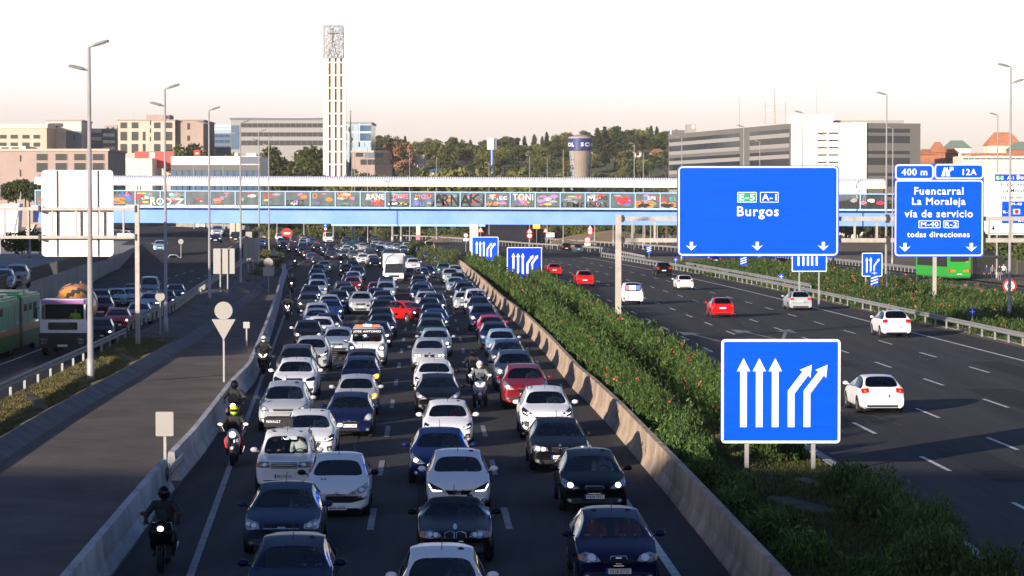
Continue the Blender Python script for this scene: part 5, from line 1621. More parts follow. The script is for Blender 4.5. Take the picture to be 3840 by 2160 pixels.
# ============================================================ CARS
def evaluated(ob):
    dg = bpy.context.evaluated_depsgraph_get()
    me = bpy.data.meshes.new_from_object(ob.evaluated_get(dg))
    return me
CLS = {  # L, W, H, hood edge z, cowl y/z, header y, rear header y, tail y/z, belt, roof half width, axles, wheel radius
 "hatchback": dict(L=4.0, W=1.70, H=1.46, hz=.74, cy=.98, cz=1.0, hy=1.72, ry=3.30, ty=3.80, tz=1.02, belt=.94, rw=.605, a1=.80, a2=3.28, r=.31),
 "compact": dict(L=4.3, W=1.77, H=1.46, hz=.74, cy=1.06, cz=1.0, hy=1.88, ry=3.45, ty=4.02, tz=1.04, belt=.94, rw=.6055, a1=.86, a2=3.48, r=.32),
 "saloon": dict(L=4.65, W=1.80, H=1.46, hz=.74, cy=1.22, cz=.99, hy=2.02, ry=3.25, ty=4.0, tz=1.06, belt=.93, rw=.605, a1=.90, a2=3.62, r=.32),
 "estate": dict(L=4.6, W=1.80, H=1.49, hz=.75, cy=1.20, cz=1.0, hy=1.98, ry=4.05, ty=4.45, tz=1.05, belt=.95, rw=.605, a1=.90, a2=3.60, r=.32),
 "off-roader": dict(L=4.5, W=1.86, H=1.67, hz=.94, cy=1.15, cz=1.17, hy=1.86, ry=3.75, ty=4.30, tz=1.2, belt=1.10, rw=.64, a1=.92, a2=3.60, r=.36),
 "people carrier": dict(L=4.4, W=1.83, H=1.63, hz=.82, cy=.92, cz=1.10, hy=1.85, ry=3.85, ty=4.28, tz=1.1, belt=1.03, rw=.63, a1=.88, a2=3.58, r=.33),
 "boxy off-roader": dict(L=3.75, W=1.64, H=1.66, hz=.98, cy=1.22, cz=1.06, hy=1.58, ry=3.45, ty=3.64, tz=1.1, belt=1.04, rw=.63, a1=.66, a2=2.90, r=.35),
 "roadster": dict(L=4.03, W=1.74, H=1.29, hz=.70, cy=1.55, cz=.92, hy=2.08, ry=2.55, ty=3.2, tz=.94, belt=.87, rw=.56, a1=.80, a2=3.24, r=.32),
 "van": dict(L=4.9, W=1.93, H=1.97, hz=1.06, cy=.72, cz=1.28, hy=1.36, ry=4.72, ty=4.84, tz=1.2, belt=1.18, rw=.76, a1=.92, a2=4.0, r=.34),
 "small van": dict(L=4.2, W=1.80, H=1.82, hz=.92, cy=.82, cz=1.14, hy=1.50, ry=4.02, ty=4.14, tz=1.12, belt=1.08, rw=.68, a1=.86, a2=3.5, r=.32),
 "tall van": dict(L=5.6, W=2.05, H=2.5, hz=1.10, cy=.70, cz=1.40, hy=1.50, ry=5.4, ty=5.54, tz=1.3, belt=1.3, rw=.86, a1=.95, a2=4.5, r=.35),
}
FACE = {  # outlines of one half (x of half width, z of hood edge height); full outlines for centre pieces
 "plain": dict(hl=[(.50, .84), (.56, .96), (.80, 1.08), (.93, 1.06), (.93, .92), (.84, .82)], bulb=[(.72, .93, .07)], gr=[[(-.40, .92), (.40, .92), (.34, .76), (-.34, .76)]], lo=[[(-.52, .52), (.52, .52), (.44, .36), (-.44, .36)]], fog=[(.72, .46, .05)], plate=.64),
 "swept": dict(hl=[(.46, .84), (.60, .96), (.88, 1.16), (.94, 1.08), (.90, .90), (.72, .83)], bulb=[(.76, .95, .065)], gr=[[(-.36, .86), (.36, .86), (.30, .74), (-.30, .74)]], lo=[[(-.60, .56), (.60, .56), (.50, .36), (-.50, .36)]], fog=[(.76, .48, .05)], plate=.64, chrome=[[(-.37, .89), (.37, .89), (.36, .865), (-.36, .865)]]),
 "smile": dict(hl=[(.34, .84), (.60, .98), (.90, 1.16), (.95, 1.04), (.84, .88), (.60, .82)], bulb=[(.74, .96, .06)], gr=[[(-.30, .84), (.30, .84), (.27, .79), (-.27, .79)]], black=[[(-.93, .76), (.93, .76), (.90, .66), (.45, .52), (-.45, .52), (-.90, .66)]], lo=[], fog=[], plate=.36, chrome=[[(-.05, .90), (.05, .90), (.06, .80), (-.06, .80)]], vents=True),
 "ledline": dict(hl=[(.46, .80), (.52, .88), (.90, 1.06), (.93, .96), (.84, .80)], drl=[[(.50, .79), (.80, .79), (.84, .84), (.92, .99), (.89, 1.0), (.79, .835), (.52, .825)]], gr=[[(-.42, .84), (.42, .84), (.30, .66), (-.30, .66)]], lo=[[(-.40, .42), (.40, .42), (.48, .34), (-.48, .34)]], fog=[(.78, .44, .05)], plate=.54, emblem=("square", .75)),
 "kidney": dict(hl=[(.40, .86), (.44, .98), (.82, 1.06), (.92, .98), (.86, .84)], bulb=[(.56, .92, .06), (.74, .94, .06)], gr=[[(.03, .96), (.27, .98), (.28, .84), (.05, .80)], [(-.03, .96), (-.27, .98), (-.28, .84), (-.05, .80)]], lo=[[(-.60, .48), (.60, .48), (.50, .34), (-.50, .34)]], fog=[(.76, .44, .05)], plate=.60, rim=True, emblem=("disc", 1.05)),
 "roundkidney": dict(hl=[(.34, .88), (.40, .99), (.62, 1.05), (.84, 1.02), (.90, .96), (.90, .86), (.60, .84)], bulb=[(.50, .94, .055), (.64, .95, .055)], orange=[(.80, 1.01), (.90, .96), (.90, .87), (.80, .865)], gr=[[(.03, 1.0), (.14, 1.02), (.26, .98), (.28, .86), (.20, .76), (.08, .76), (.03, .84)], [(-.03, 1.0), (-.14, 1.02), (-.26, .98), (-.28, .86), (-.20, .76), (-.08, .76), (-.03, .84)]], black=[[(-.96, .70), (.96, .70), (.94, .30), (-.94, .30)]], lo=[], fog=[], plate=.58, rim=True, emblem=("disc", 1.12)),
 "shield": dict(hl=[(.44, .88), (.64, 1.02), (.90, 1.16), (.94, 1.04), (.86, .90), (.64, .84)], bulb=[(.70, .97, .075)], gr=[[(-.25, .94), (.25, .94), (.27, .88), (.18, .70), (-.18, .70), (-.27, .88)]], lo=[[(-.82, .52), (-.40, .52), (-.3, .42), (.3, .42), (.40, .52), (.82, .52), (.70, .34), (-.70, .34)]], fog=[(.74, .44, .055)], plate=.58, rim=True, emblem=("square", .84)),
 "oval": dict(hl=[(.42, .86), (.50, 1.0), (.74, 1.08), (.92, 1.0), (.93, .88), (.74, .83)], bulb=[(.62, .95, .085)], orange=[(.84, .98), (.92, .97), (.92, .89), (.84, .87)], gr=[[(-.18, .98), (.18, .98), (.20, .90), (.12, .74), (-.12, .74), (-.20, .90)]], lo=[[(-.56, .46), (.56, .46), (.50, .34), (-.50, .34)]], fog=[(.74, .42, .05)], plate=.58, rim=True, emblem=("square", .88), gr2=[[(.22, .95), (.40, .94), (.38, .86), (.24, .84)], [(-.22, .95), (-.40, .94), (-.38, .86), (-.24, .84)]]),
 "single": dict(hl=[(.50, .84), (.54, .98), (.86, 1.08), (.93, 1.0), (.90, .86)], drl=[[(.54, .84), (.86, .86), (.86, .89), (.54, .87)]], gr=[[(-.34, 1.0), (.34, 1.0), (.40, .86), (.30, .54), (-.30, .54), (-.40, .86)]], lo=[[(.50, .56), (.84, .60), (.80, .46), (.56, .42)], [(-.50, .56), (-.84, .60), (-.80, .46), (-.56, .42)]], fog=[], plate=.62, rim=True, emblem=("rings", .88)),
 "boxy": dict(hl=[(.48, .80), (.48, .96), (.92, .96), (.92, .80)], bulb=[(.64, .88, .06)], orange=[(.82, .955), (.92, .955), (.92, .805), (.82, .805)], slats=[(-.44, .44, .93), (-.44, .44, .885), (-.44, .44, .84), (-.44, .44, .795)], gr=[], lo=[[(-.9, .36), (.9, .36), (.88, .32), (-.88, .32)]], fog=[], plate=.56, black=[[(-.92, .45), (.92, .45), (.92, .42), (-.92, .42)]]),
 "wedge": dict(hl=[(.52, .86), (.58, .98), (.84, 1.16), (.93, 1.16), (.93, .98), (.82, .86)], bulb=[(.74, .98, .06)], gr=[[(-.40, .95), (.40, .95), (.36, .89), (-.36, .89)]], lo=[[(-.62, .68), (.62, .68), (.74, .40), (.5, .34), (-.5, .34), (-.74, .40)], [(.66, .56), (.90, .60), (.84, .42), (.70, .44)], [(-.66, .56), (-.90, .60), (-.84, .42), (-.70, .44)]], fog=[(.80, .50, .05)], plate=.52, chrome=[[(-.40, .975), (.40, .975), (.40, .955), (-.40, .955)]]),
 "round": dict(hl=[(.58, .84), (.62, .98), (.72, 1.12), (.84, 1.14), (.92, 1.04), (.92, .90), (.80, .82)], bulb=[(.76, .97, .10)], gr=[[(-.44, .80), (.44, .80), (.44, .70), (-.44, .70)]], lo=[[(-.42, .46), (.42, .46), (.42, .35), (-.42, .35)]], fog=[(.74, .42, .05)], plate=.60, chrome=[[(-.46, .82), (.46, .82), (.46, .80), (-.46, .80)], [(-.07, .86), (.07, .86), (.07, .78), (-.07, .78)]]),
 "bowtie": dict(hl=[(.56, .86), (.58, 1.02), (.84, 1.10), (.93, 1.06), (.93, .88), (.84, .83)], bulb=[(.70, .95, .06), (.84, .97, .05)], gr=[[(-.44, 1.0), (.44, 1.0), (.42, .92), (-.42, .92)], [(-.42, .86), (.42, .86), (.34, .70), (-.34, .70)]], lo=[[(.62, .54), (.88, .60), (.86, .40), (.72, .34)], [(-.62, .54), (-.88, .60), (-.86, .40), (-.72, .34)], [(-.46, .44), (.46, .44), (.44, .35), (-.44, .35)]], fog=[(.78, .42, .05)], plate=.60, chrome=[[(-.10, .92), (.10, .92), (.10, .86), (-.10, .86)], [(-.44, .875), (.44, .875), (.44, .86), (-.44, .86)]]),
 "mask": dict(hl=[(.50, .88), (.60, .98), (.86, 1.14), (.93, 1.08), (.90, .92), (.74, .86)], bulb=[(.70, .97, .055)], drl=[[(.54, .90), (.70, .90), (.86, .98), (.86, 1.0), (.69, .92), (.54, .92)]], gr=[[(-.46, .86), (.46, .86), (.36, .66), (-.36, .66)]], lo=[[(-.50, .46), (.50, .46), (.58, .34), (-.58, .34)], [(.66, .66), (.86, .70), (.84, .50), (.70, .46)], [(-.66, .66), (-.86, .70), (-.84, .50), (-.70, .46)]], fog=[(.76, .56, .05)], plate=.55, rim=True),
 "vanface": dict(hl=[(.56, .82), (.60, 1.0), (.76, 1.14), (.90, 1.12), (.94, .94), (.86, .80)], bulb=[(.76, .94, .09)], gr=[[(-.42, .86), (.42, .86), (.38, .76), (-.38, .76)]], black=[[(-.95, .56), (.95, .56), (.94, .32), (-.94, .32)]], lo=[], fog=[(.74, .46, .06)], plate=.62),
}
PROTO = {}
def car_shell(c, soft=False, sub=2, van=False):
    L, W, H, hz = c["L"], c["W"], c["H"], c["hz"]
    hw = W / 2
    b0 = (c["hy"] + c["ry"]) / 2 - .10
    sedan = L - c["ty"] > .45
    zb = .20 if H < 1.6 else .26
    cz, tz, belt, rw = c["cz"], c["tz"], c["belt"], c["rw"]
    ST = []  # y, width factor, z rail, z top, x rail factor or None, belt z
    hood = lambda t: hz + (cz - hz) * (t ** .75)
    ys = [0, .10, .40, (.40 + c["cy"]) / 2, c["cy"]]
    for i, y in enumerate(ys):
        t = max(0, (y - .10) / (c["cy"] - .10))
        zt = hz - .13 if i == 0 else hood(t)
        wf = (.84, .92, .975, 1.0, 1.0)[i]
        ST.append([y, wf, zt - (.05 if i else .03), zt, hw * wf * (.86 if i > 1 else .88), min(belt, zt - .09) if i < 4 else belt - .01])
    ST[4][4] = hw * .90
    for y, dz, k in ((c["hy"] - .06, .115 if not van else .07, .955), (b0, 0, 1.0), (b0 + .10, 0, 1.0), (c["ry"], .035 if not van else .0, .985)):
        ST.append([y, 1.0, H - dz - .055, H - dz, rw * k, belt + (.05 if y > b0 else .02)])
    if sedan:
        ST.append([c["ty"], .99, tz - .03, tz, hw * .80, belt + .06])
        ST.append([L - .10, .95, tz - .06, tz - .02, hw * .78, tz - .12])
        ST.append([L, .88, tz - .20, tz - .16, hw * .76, tz - .26])
    else:
        ST.append([c["ty"], .985, tz - .02, tz, hw * (.84 if not van else .88), belt + .04])
        ST.append([L - .06, .955, tz - .16, tz - .14, hw * .86, tz - .22])
        ST.append([L, .90, .62, .64, hw * .82, .58])
    bm = bmesh.new()
    cl = bm.edges.layers.float.new("crease_edge")
    rows = []
    ns = len(ST)
    for i, (y, wf, zr, zt, xr, zbelt) in enumerate(ST):
        w = hw * wf
        zbb = zb + (.06 if i in (0, ns - 1) else 0)
        zm = zbb + (zbelt - zbb) * .55
        half = [(0, zbb), (.8 * w, zbb), (.965 * w, zbb + .10), (w, zm), (.955 * w, zbelt), (xr, zr), (xr - .055, zr + .024), (xr * .5, zt - .01), (0, zt)]
        def pull(x):
            f = abs(x) / hw
            if i == 0: return .20 * f ** 2.6
            if i == 1: return .10 * f ** 2.6
            if i == ns - 1: return -.12 * f ** 2.6
            if i in (4, 5): return .10 * f ** 2
            return 0
        ring = [bm.verts.new((x, y - L / 2 + pull(x), z)) for x, z in half] + [bm.verts.new((-x, y - L / 2 + pull(x), z)) for x, z in half[7:0:-1]]
        rows.append(ring)                     # 0..8 right side up to the middle, 9..15 down the left side
    n = 16
    seg = lambda j: j if j < 8 else 15 - j
    for i in range(ns - 1):
        for j in range(n):
            f = bm.faces.new((rows[i][j], rows[i][(j + 1) % n], rows[i + 1][(j + 1) % n], rows[i + 1][j]))
            s, m = seg(j), 0
            if s == 0: m = 4
            elif s == 4 and 4 <= i <= 8 and not (i == 8 and (sedan or van)):
                m = 3 if i != 6 else 4
                if van and i in (6, 7): m = 0
                if i == 8 and soft: m = 4
            elif s in (6, 7) and i == 4: m = 1
            elif s in (6, 7) and i == 8: m = 2
            elif soft and 5 <= i <= 8 and s >= 4: m = 4
            f.material_index = m
    for a, rows_ in ((0, rows[0]), (1, rows[-1])):
        for s in range(8):
            vs = [rows_[s], rows_[s + 1], rows_[(16 - s - 1) % 16], rows_[(16 - s) % 16]]
            u_ = []
            for v in vs:
                if v not in u_: u_.append(v)
            if len(u_) >= 3:
                bm.faces.new(u_)
    bmesh.ops.recalc_face_normals(bm, faces=bm.faces)
    for e in bm.edges:
        fs = e.link_faces
        if len(fs) == 2 and fs[0].material_index != fs[1].material_index:
            e[cl] = .97
    for i in (0, ns - 1):
        for j in range(n):
            for e in rows[i][j].link_edges:
                if e.other_vert(rows[i][j]) in rows[i]: e[cl] = max(e[cl], .35)
    for r_ in rows:                            # belt and rail edges a little crisper
        pass
    for i in range(ns - 1):
        for j in (3, 4, 13, 12, 2, 14):
            e = bm.edges.get((rows[i][j], rows[i + 1][j]))
            if e: e[cl] = max(e[cl], .45)
    me = bpy.data.meshes.new("shell")
    bm.to_mesh(me)
    bm.free()
    for k in range(5):
        me.materials.append(M["underbody"])
    ob = put("shell", me)
    md_ = ob.modifiers.new("s", 'SUBSURF')
    md_.levels = md_.render_levels = sub
    cut = MB()
    for ya in (c["a1"] - L / 2, c["a2"] - L / 2):
        for sx in (-1, 1):
            R_ = c["r"] + .06
            ring = [(R_ * math.cos(2 * math.pi * q / 20), R_ * math.sin(2 * math.pi * q / 20)) for q in range(20)]
            x0, x1 = (hw - .26, hw + .3) if sx > 0 else (-hw - .3, -hw + .26)
            vs = [(x0, ya + a_, c["r"] + b_) for a_, b_ in ring] + [(x1, ya + a_, c["r"] + b_) for a_, b_ in ring]
            cut.add(vs, [tuple(range(20)), tuple(range(39, 19, -1))] + [(q, q + 20, (q + 1) % 20 + 20, (q + 1) % 20) for q in range(20)], 4)
    co = put("cut", cut.mesh("cut", ["underbody"] * 5))
    bo = ob.modifiers.new("b", 'BOOLEAN')
    bo.operation, bo.solver, bo.object = 'DIFFERENCE', 'EXACT', co
    out = evaluated(ob)
    bpy.data.objects.remove(ob)
    bpy.data.objects.remove(co)
    return out
def split(me, idx, name, mats, side=0):
    """the faces of one material as a mesh of its own"""
    v = [tuple(p.co) for p in me.vertices]
    b, mp = MB(), {}
    for p in me.polygons:
        if p.material_index == idx and p.center.x * side >= 0:
            f = []
            for i in p.vertices:
                if i not in mp:
                    mp[i] = len(b.v)
                    b.v.append(v[i])
                f.append(mp[i])
            b.f.append(tuple(f))
    nm = bpy.data.meshes.new(name)
    nm.from_pydata(b.v, [], b.f)
    for m in mats: nm.materials.append(M[m])
    nm.polygons.foreach_set("use_smooth", [True] * len(b.f))
    nm.update()
    return nm
class Face:
    """pieces laid on the curved front or rear of the shell"""
    def __init__(s, me, c, rear=False):
        bm = bmesh.new()
        bm.from_mesh(me)
        s.t = BVHTree.FromBMesh(bm)
        bm.free()
        s.c, s.sg = c, (-1 if rear else 1)
    def hit(s, x, z, off):
        o = Vector((x, -6 * s.sg, z))
        p, n, i, d = s.t.ray_cast(o, Vector((0, s.sg, 0)))
        if p is None:
            p, n, i, d = s.t.find_nearest(Vector((x, -s.sg * s.c["L"] / 2, z)))
        if n.y * s.sg > 0: n = -n
        return p + n * off
    def lay(s, mb, poly, off=.006, m=0, cuts=3, abs_=False):
        hw, hz = s.c["W"] / 2, s.c["hz"]
        pts = [(x, z) if abs_ else (x * hw, z * hz) for x, z in poly]
        bm = bmesh.new()
        f = bm.faces.new([bm.verts.new((x, 0, z)) for x, z in pts])
        bmesh.ops.triangulate(bm, faces=bm.faces)
        for k in range(cuts):
            es = [e for e in bm.edges if e.calc_length() > .07]
            if not es: break
            bmesh.ops.subdivide_edges(bm, edges=es, cuts=1, use_grid_fill=True)
            bmesh.ops.triangulate(bm, faces=bm.faces)
        bm.verts.index_update()
        vs = [s.hit(v.co.x, v.co.z, off) for v in bm.verts]
        mb.add(vs, [tuple(v.index for v in q.verts) for q in bm.faces], m)
        bm.free()
    def disc(s, mb, x, z, r, off, m):
        hw, hz = s.c["W"] / 2, s.c["hz"]
        s.lay(mb, [(x * hw + r * math.cos(2 * math.pi * i / 10), z * hz + r * .8 * math.sin(2 * math.pi * i / 10)) for i in range(10)], off, m, 1, True)
def wheel_meshes(r, w_=.20):
    tb_ = MB()
    prof = [(r * .62, -w_ / 2), (r * .92, -w_ / 2), (r, -w_ * .36), (r, w_ * .36), (r * .92, w_ / 2), (r * .62, w_ / 2)]
    n = 22
    rings = [[(x, rr * math.cos(2 * math.pi * i / n), rr * math.sin(2 * math.pi * i / n)) for i in range(n)] for rr, x in prof]
    for a_, b_ in zip(rings, rings[1:]):
        tb_.strip(a_ + [a_[0]], b_ + [b_[0]])
    rb = MB()
    for sx in (-1, 1):
        x = sx * w_ * .42
        rr = r * .64
        o_ = [(x, rr * math.cos(2 * math.pi * i / 20), rr * math.sin(2 * math.pi * i / 20)) for i in range(20)]
        i_ = [(x * .8, rr * .86 * math.cos(2 * math.pi * i / 20), rr * .86 * math.sin(2 * math.pi * i / 20)) for i in range(20)]
        rb.strip(o_ + [o_[0]], i_ + [i_[0]], 0)
        rb.add([(x * .35, rr * .9 * math.cos(2 * math.pi * i / 20), rr * .9 * math.sin(2 * math.pi * i / 20)) for i in range(20)], [tuple(range(20))], 1)
        for k in range(5):
            a_ = 2 * math.pi * k / 5
            rb.bar((x * .72, 0, 0), (x * .8, rr * .92 * math.cos(a_), rr * .92 * math.sin(a_)), .07, .03, 0)
    return tb_.mesh("wheel", "rubber", True), rb.mesh("rim", ["rim_silver", "underbody"])
def seat_mesh(c):
    b = MB()
    L, hw = c["L"], c["W"] / 2
    y0 = c["cy"] - L / 2
    fl = (.26 if c['H'] < 1.35 else .42) if c['H'] < 1.6 else .6
    b.box(-hw * .86, hw * .86, y0 + .1, c["ty"] - L / 2 - .1, fl - .08, fl)
    b.box(-hw * .84, hw * .84, y0 - .02, y0 + .42, fl, c["cz"] - .06)
    for x in (-.36, .36):
        ys_ = c["hy"] - L / 2 + .55
        b.box(x - .22, x + .22, ys_ - .35, ys_ + .1, fl, fl + .16)
        b.bar((x, ys_ + .05, fl + .05), (x, ys_ + .28, fl + .66), .42, .12)
        b.bar((x, ys_ + .27, fl + .68), (x, ys_ + .32, fl + .88), .24, .09)
    yr = min(c["ry"] - L / 2 - .1, c["hy"] - L / 2 + 1.75)
    b.bar((0, yr, fl + .1), (0, yr + .25, fl + .62), hw * 1.5, .14)
    for x in (-.38, .38):
        b.bar((x, yr + .24, fl + .62), (x, yr + .27, fl + .78), .24, .08)
    ring = [(.36 + .17 * math.cos(2 * math.pi * i / 14), y0 + .52 + .05 * math.sin(2 * math.pi * i / 14), c["cz"] - .08 + .17 * math.sin(2 * math.pi * i / 14)) for i in range(15)]
    b.tube(ring, .014, 5)
    return b.mesh("cabin", "cabin")
def make_proto(key, cls, face, extra=()):
    c = dict(CLS[cls])
    van = "van" in cls
    me = car_shell(c, soft=(cls == "roadster"), van=van)
    hw, L, hz = c["W"] / 2, c["L"], c["hz"]
    pr = dict(c=c, cls=cls, parts=[], far=None)
    add = lambda nm, m_, loc=(0, 0, 0), paint=False, side="B", kids=(), rz=0: pr["parts"].append((nm, m_, loc, paint, side, kids, rz))
    dm = "underbody"
    add("body", split(me, 0, "body", ["underbody"]), paint=True)
    add("underside", split(me, 4, "underside", ["black_plastic"]))
    add("windscreen", split(me, 1, "windscreen", ["windscreen_glass"]), side="F")
    add("windscreen", pr["parts"][-1][1], side="R")
    add("rear_window", split(me, 2, "rear_window", ["windscreen_glass" if not van else "tinted_glass"]))
    for sx in (1, -1):
        add("side_window", split(me, 3, "side_window", ["tinted_glass"], sx))
    fr = Face(me, c)
    fs = FACE[face]
    for lit in (0, 1, 2):
        for sx in (1, -1):
            b = MB()
            fr.lay(b, [(x * sx, z) for x, z in fs["hl"]], .006, 0)
            if "orange" in fs: fr.lay(b, [(x * sx, z) for x, z in fs["orange"]], .010, 3)
            for x, z, r in fs.get("bulb", []):
                fr.disc(b, x * sx, z, r, .013, 1 if lit == 1 else 4)
            for q in fs.get("drl", []):
                fr.lay(b, [(x * sx, z) for x, z in q], .013, 2)
            if lit == 2 and sx > 0:
                fr.lay(b, [(x * sx, z) for x, z in fs["hl"]], .011, 5)
            add("headlight", b.mesh("headlight", ["lens_clear" if "drl" not in fs else "visor", "lens_lit", "lens_drl", "lens_orange", "bulb_glass", "lens_amber"]), side="F%d" % lit)
    b = MB()
    for q in fs.get("black", []): fr.lay(b, q, .004, 0)
    for q in fs["gr"] + fs.get("gr2", []): fr.lay(b, q, .007, 1)
    for q in fs["lo"]: fr.lay(b, q, .006, 0)
    if fs.get("rim"):
        hw_, hz_ = hw, hz
        for q in fs["gr"]:
            pts = [fr.hit(x * hw_, z * hz_, .012) for x, z in q]
            b.tube(pts + [pts[0]], .014, 5, 2)
    for q in fs.get("chrome", []): fr.lay(b, q, .012, 2)
    for x0, x1, z in fs.get("slats", []):
        fr.lay(b, [(x0, z - .012), (x0, z + .012), (x1, z + .012), (x1, z - .012)], .012, 1)
    if "emblem" in fs:
        k, z = fs["emblem"]
        if k == "rings":
            for i in range(4):
                cx_ = (-.12 + .08 * i)
                ring = [fr.hit(cx_ + .05 * math.cos(2 * math.pi * q / 12), z * hz + .05 * math.sin(2 * math.pi * q / 12), .02) for q in range(13)]
                b.tube(ring, .008, 4, 2)
        elif k == "square":
            fr.lay(b, [(-.06, z * hz - .05), (.06, z * hz - .05), (.06, z * hz + .05), (-.06, z * hz + .05)], .016, 2, 0, True)
        else:
            fr.lay(b, [(.045 * math.cos(q * .628), z * hz + .04 * math.sin(q * .628)) for q in range(10)], .012, 2, 0, True)
    if fs.get("vents"):
        for x in (-.50, -.40):
            fr.lay(b, [(x, 1.235), (x + .05, 1.235), (x + .07, 1.27), (x + .02, 1.27)], .006, 0, 0)
    if b.f: add("grille", b.mesh("grille", ["black_plastic", "underbody", "chrome"]), side="F")
    if fs["fog"]:
        for sx in (1, -1):
            b = MB()
            for x, z, r in fs["fog"]:
                fr.disc(b, x * sx, z, r + .035, .006, 0)
                fr.disc(b, x * sx, z, r, .011, 1)
            add("fog_light", b.mesh("fog_light", ["black_plastic", "lens_clear"]), side="F")
    def plate(z, side, sg):
        y = min(Face.hit(fr if sg > 0 else rr_, x, z, .02).y * sg for x in (-.24, 0, .24)) * sg
        b = MB()
        ya, yb_ = (y - .012, y) if sg > 0 else (y, y + .012)
        b.box(-.26, .26, ya, yb_, z - .055, z + .055, 0)
        e = -.002 * sg
        b.box(-.26, -.215, (ya if sg > 0 else yb_) + e - .001, (ya if sg > 0 else yb_) + e, z - .055, z + .055, 1)
        add("number_plate", b.mesh("number_plate", ["plate_white", "plate_blue"]), side=side)
        return y
    rr_ = Face(me, c, True)
    pr["plate"] = (plate(fs["plate"] * hz, "F", 1) - .016, fs["plate"] * hz)
    sedan = L - c["ty"] > .45
    zt_ = .86 if c["H"] < 1.6 else 1.0
    plate(.72 if not van else .62, "R", -1)
    for sx in (1, -1):
        b = MB()
        if van: q = [(.84, .95), (.94, .95), (.94, 1.25), (.84, 1.25)]
        elif sedan: q = [(.52, .84), (.90, .84), (.92, .98), (.54, .98)]
        else: q = [(.58, .84), (.90, .80), (.93, .98), (.60, 1.0)]
        rr_.lay(b, [(sx * x * hw, z * (1 if c["H"] < 1.6 else 1.14)) for x, z in q], .008, 0, 2, True)
        rr_.lay(b, [(sx * x * hw, z) for x, z in ((.72, .86), (.80, .86), (.80, .92), (.72, .92))], .012, 1, 1, True)
        add("tail_light", b.mesh("tail_light", ["lens_red", "lens_orange"]), side="R")
    b = MB()
    rr_.lay(b, [(-.70 * hw, .36), (.70 * hw, .36), (.66 * hw, .27), (-.66 * hw, .27)], .006, 0, 2, True)
    add("bumper_insert", b.mesh("bumper_insert", ["black_plastic"]), side="R")
    wm, rm = wheel_meshes(c["r"])
    for ya in (c["a1"] - L / 2, c["a2"] - L / 2):
        for sx in (-1, 1):
            add("wheel", wm, (sx * (hw - .105), ya, c["r"]), kids=[("rim", rm)])
    for sx in (-1, 1):
        b = MB()
        zz_ = c["belt"] + .05
        yy = c["cy"] - L / 2 + .42
        b.ball((sx * (hw + .10), yy, zz_ + .05), .115, .07, .075, 0, 10, 6)
        b.bar((sx * (hw - .05), yy + .03, zz_), (sx * (hw + .04), yy + .01, zz_ + .02), .05, .04, 0)
        add("mirror", b.mesh("mirror", ["underbody"], True), paint=True)
    if cls in ("off-roader", "boxy off-roader", "estate") or "rails" in extra:
        for sx in (-1, 1):
            b = MB()
            x = sx * (c["rw"] - .03)
            b.tube([(x, c["hy"] - L / 2 + .3, c["H"] - .05), (x, c["hy"] - L / 2 + .45, c["H"] + .02), (x, c["ry"] - L / 2 - .3, c["H"] + .02), (x, c["ry"] - L / 2 - .1, c["H"] - .05)], .018, 5)
            add("roof_rail", b.mesh("roof_rail", ["dark_metal"]))
    if not van:
        b = MB()
        b.tube([(0, c["hy"] - L / 2 + .25, c["H"] - .03), (0, c["hy"] - L / 2 + .55, c["H"] + .22)], .008, 4)
        add("aerial", b.mesh("aerial", ["black_plastic"]))
    pr["cabin"] = seat_mesh(c)
    PROTO[key] = pr
    bpy.data.meshes.remove(me)
    return pr
def far_mesh(pr, lit):
    key = "far%d" % lit
    if pr.get(key): return pr[key]
    me = bpy.data.meshes.new("car")
    bm = bmesh.new()
    mats = [M["underbody"], M["window_dark"], M["rubber"], M["black_plastic"], M["lens_lit"], M["lens_clear"], M["plate_white"], M["lens_red"]]
    for nm, m_, loc, paint, side, kids, rz in pr["parts"]:
        if side[0] == "R": continue
        if side[0] == "F" and len(side) > 1 and int(side[1]) != lit: continue
        if nm in ("aerial", "fog_light"): continue
        k0 = len(bm.faces)
        t = m_.copy()
        t.transform(Matrix.Translation(Vector(loc)))
        bm.from_mesh(t)
        names = [q.name for q in m_.materials]
        bpy.data.meshes.remove(t)
        bm.faces.ensure_lookup_table()
        for f in bm.faces[k0:]:
            mn = names[f.material_index] if names else ""
            f.material_index = 0 if paint else (1 if "glass" in mn else 2 if mn == "rubber" else 4 if mn in ("lens_lit", "lens_drl") else 5 if mn.startswith("lens") or mn == "chrome" else 6 if mn == "plate_white" else 3)
    bm.to_mesh(me)
    bm.free()
    for m_ in mats: me.materials.append(m_)
    pr[key] = me
    return me
NAMES = {"hatchback": "hatchback", "compact": "hatchback", "saloon": "saloon", "estate": "estate_car", "off-roader": "off_roader", "boxy off-roader": "off_roader", "people carrier": "people_carrier", "roadster": "roadster", "van": "van", "small van": "van", "tall van": "van"}
CATS = {"van": "van", "small van": "van", "tall van": "van"}
PLACED = []
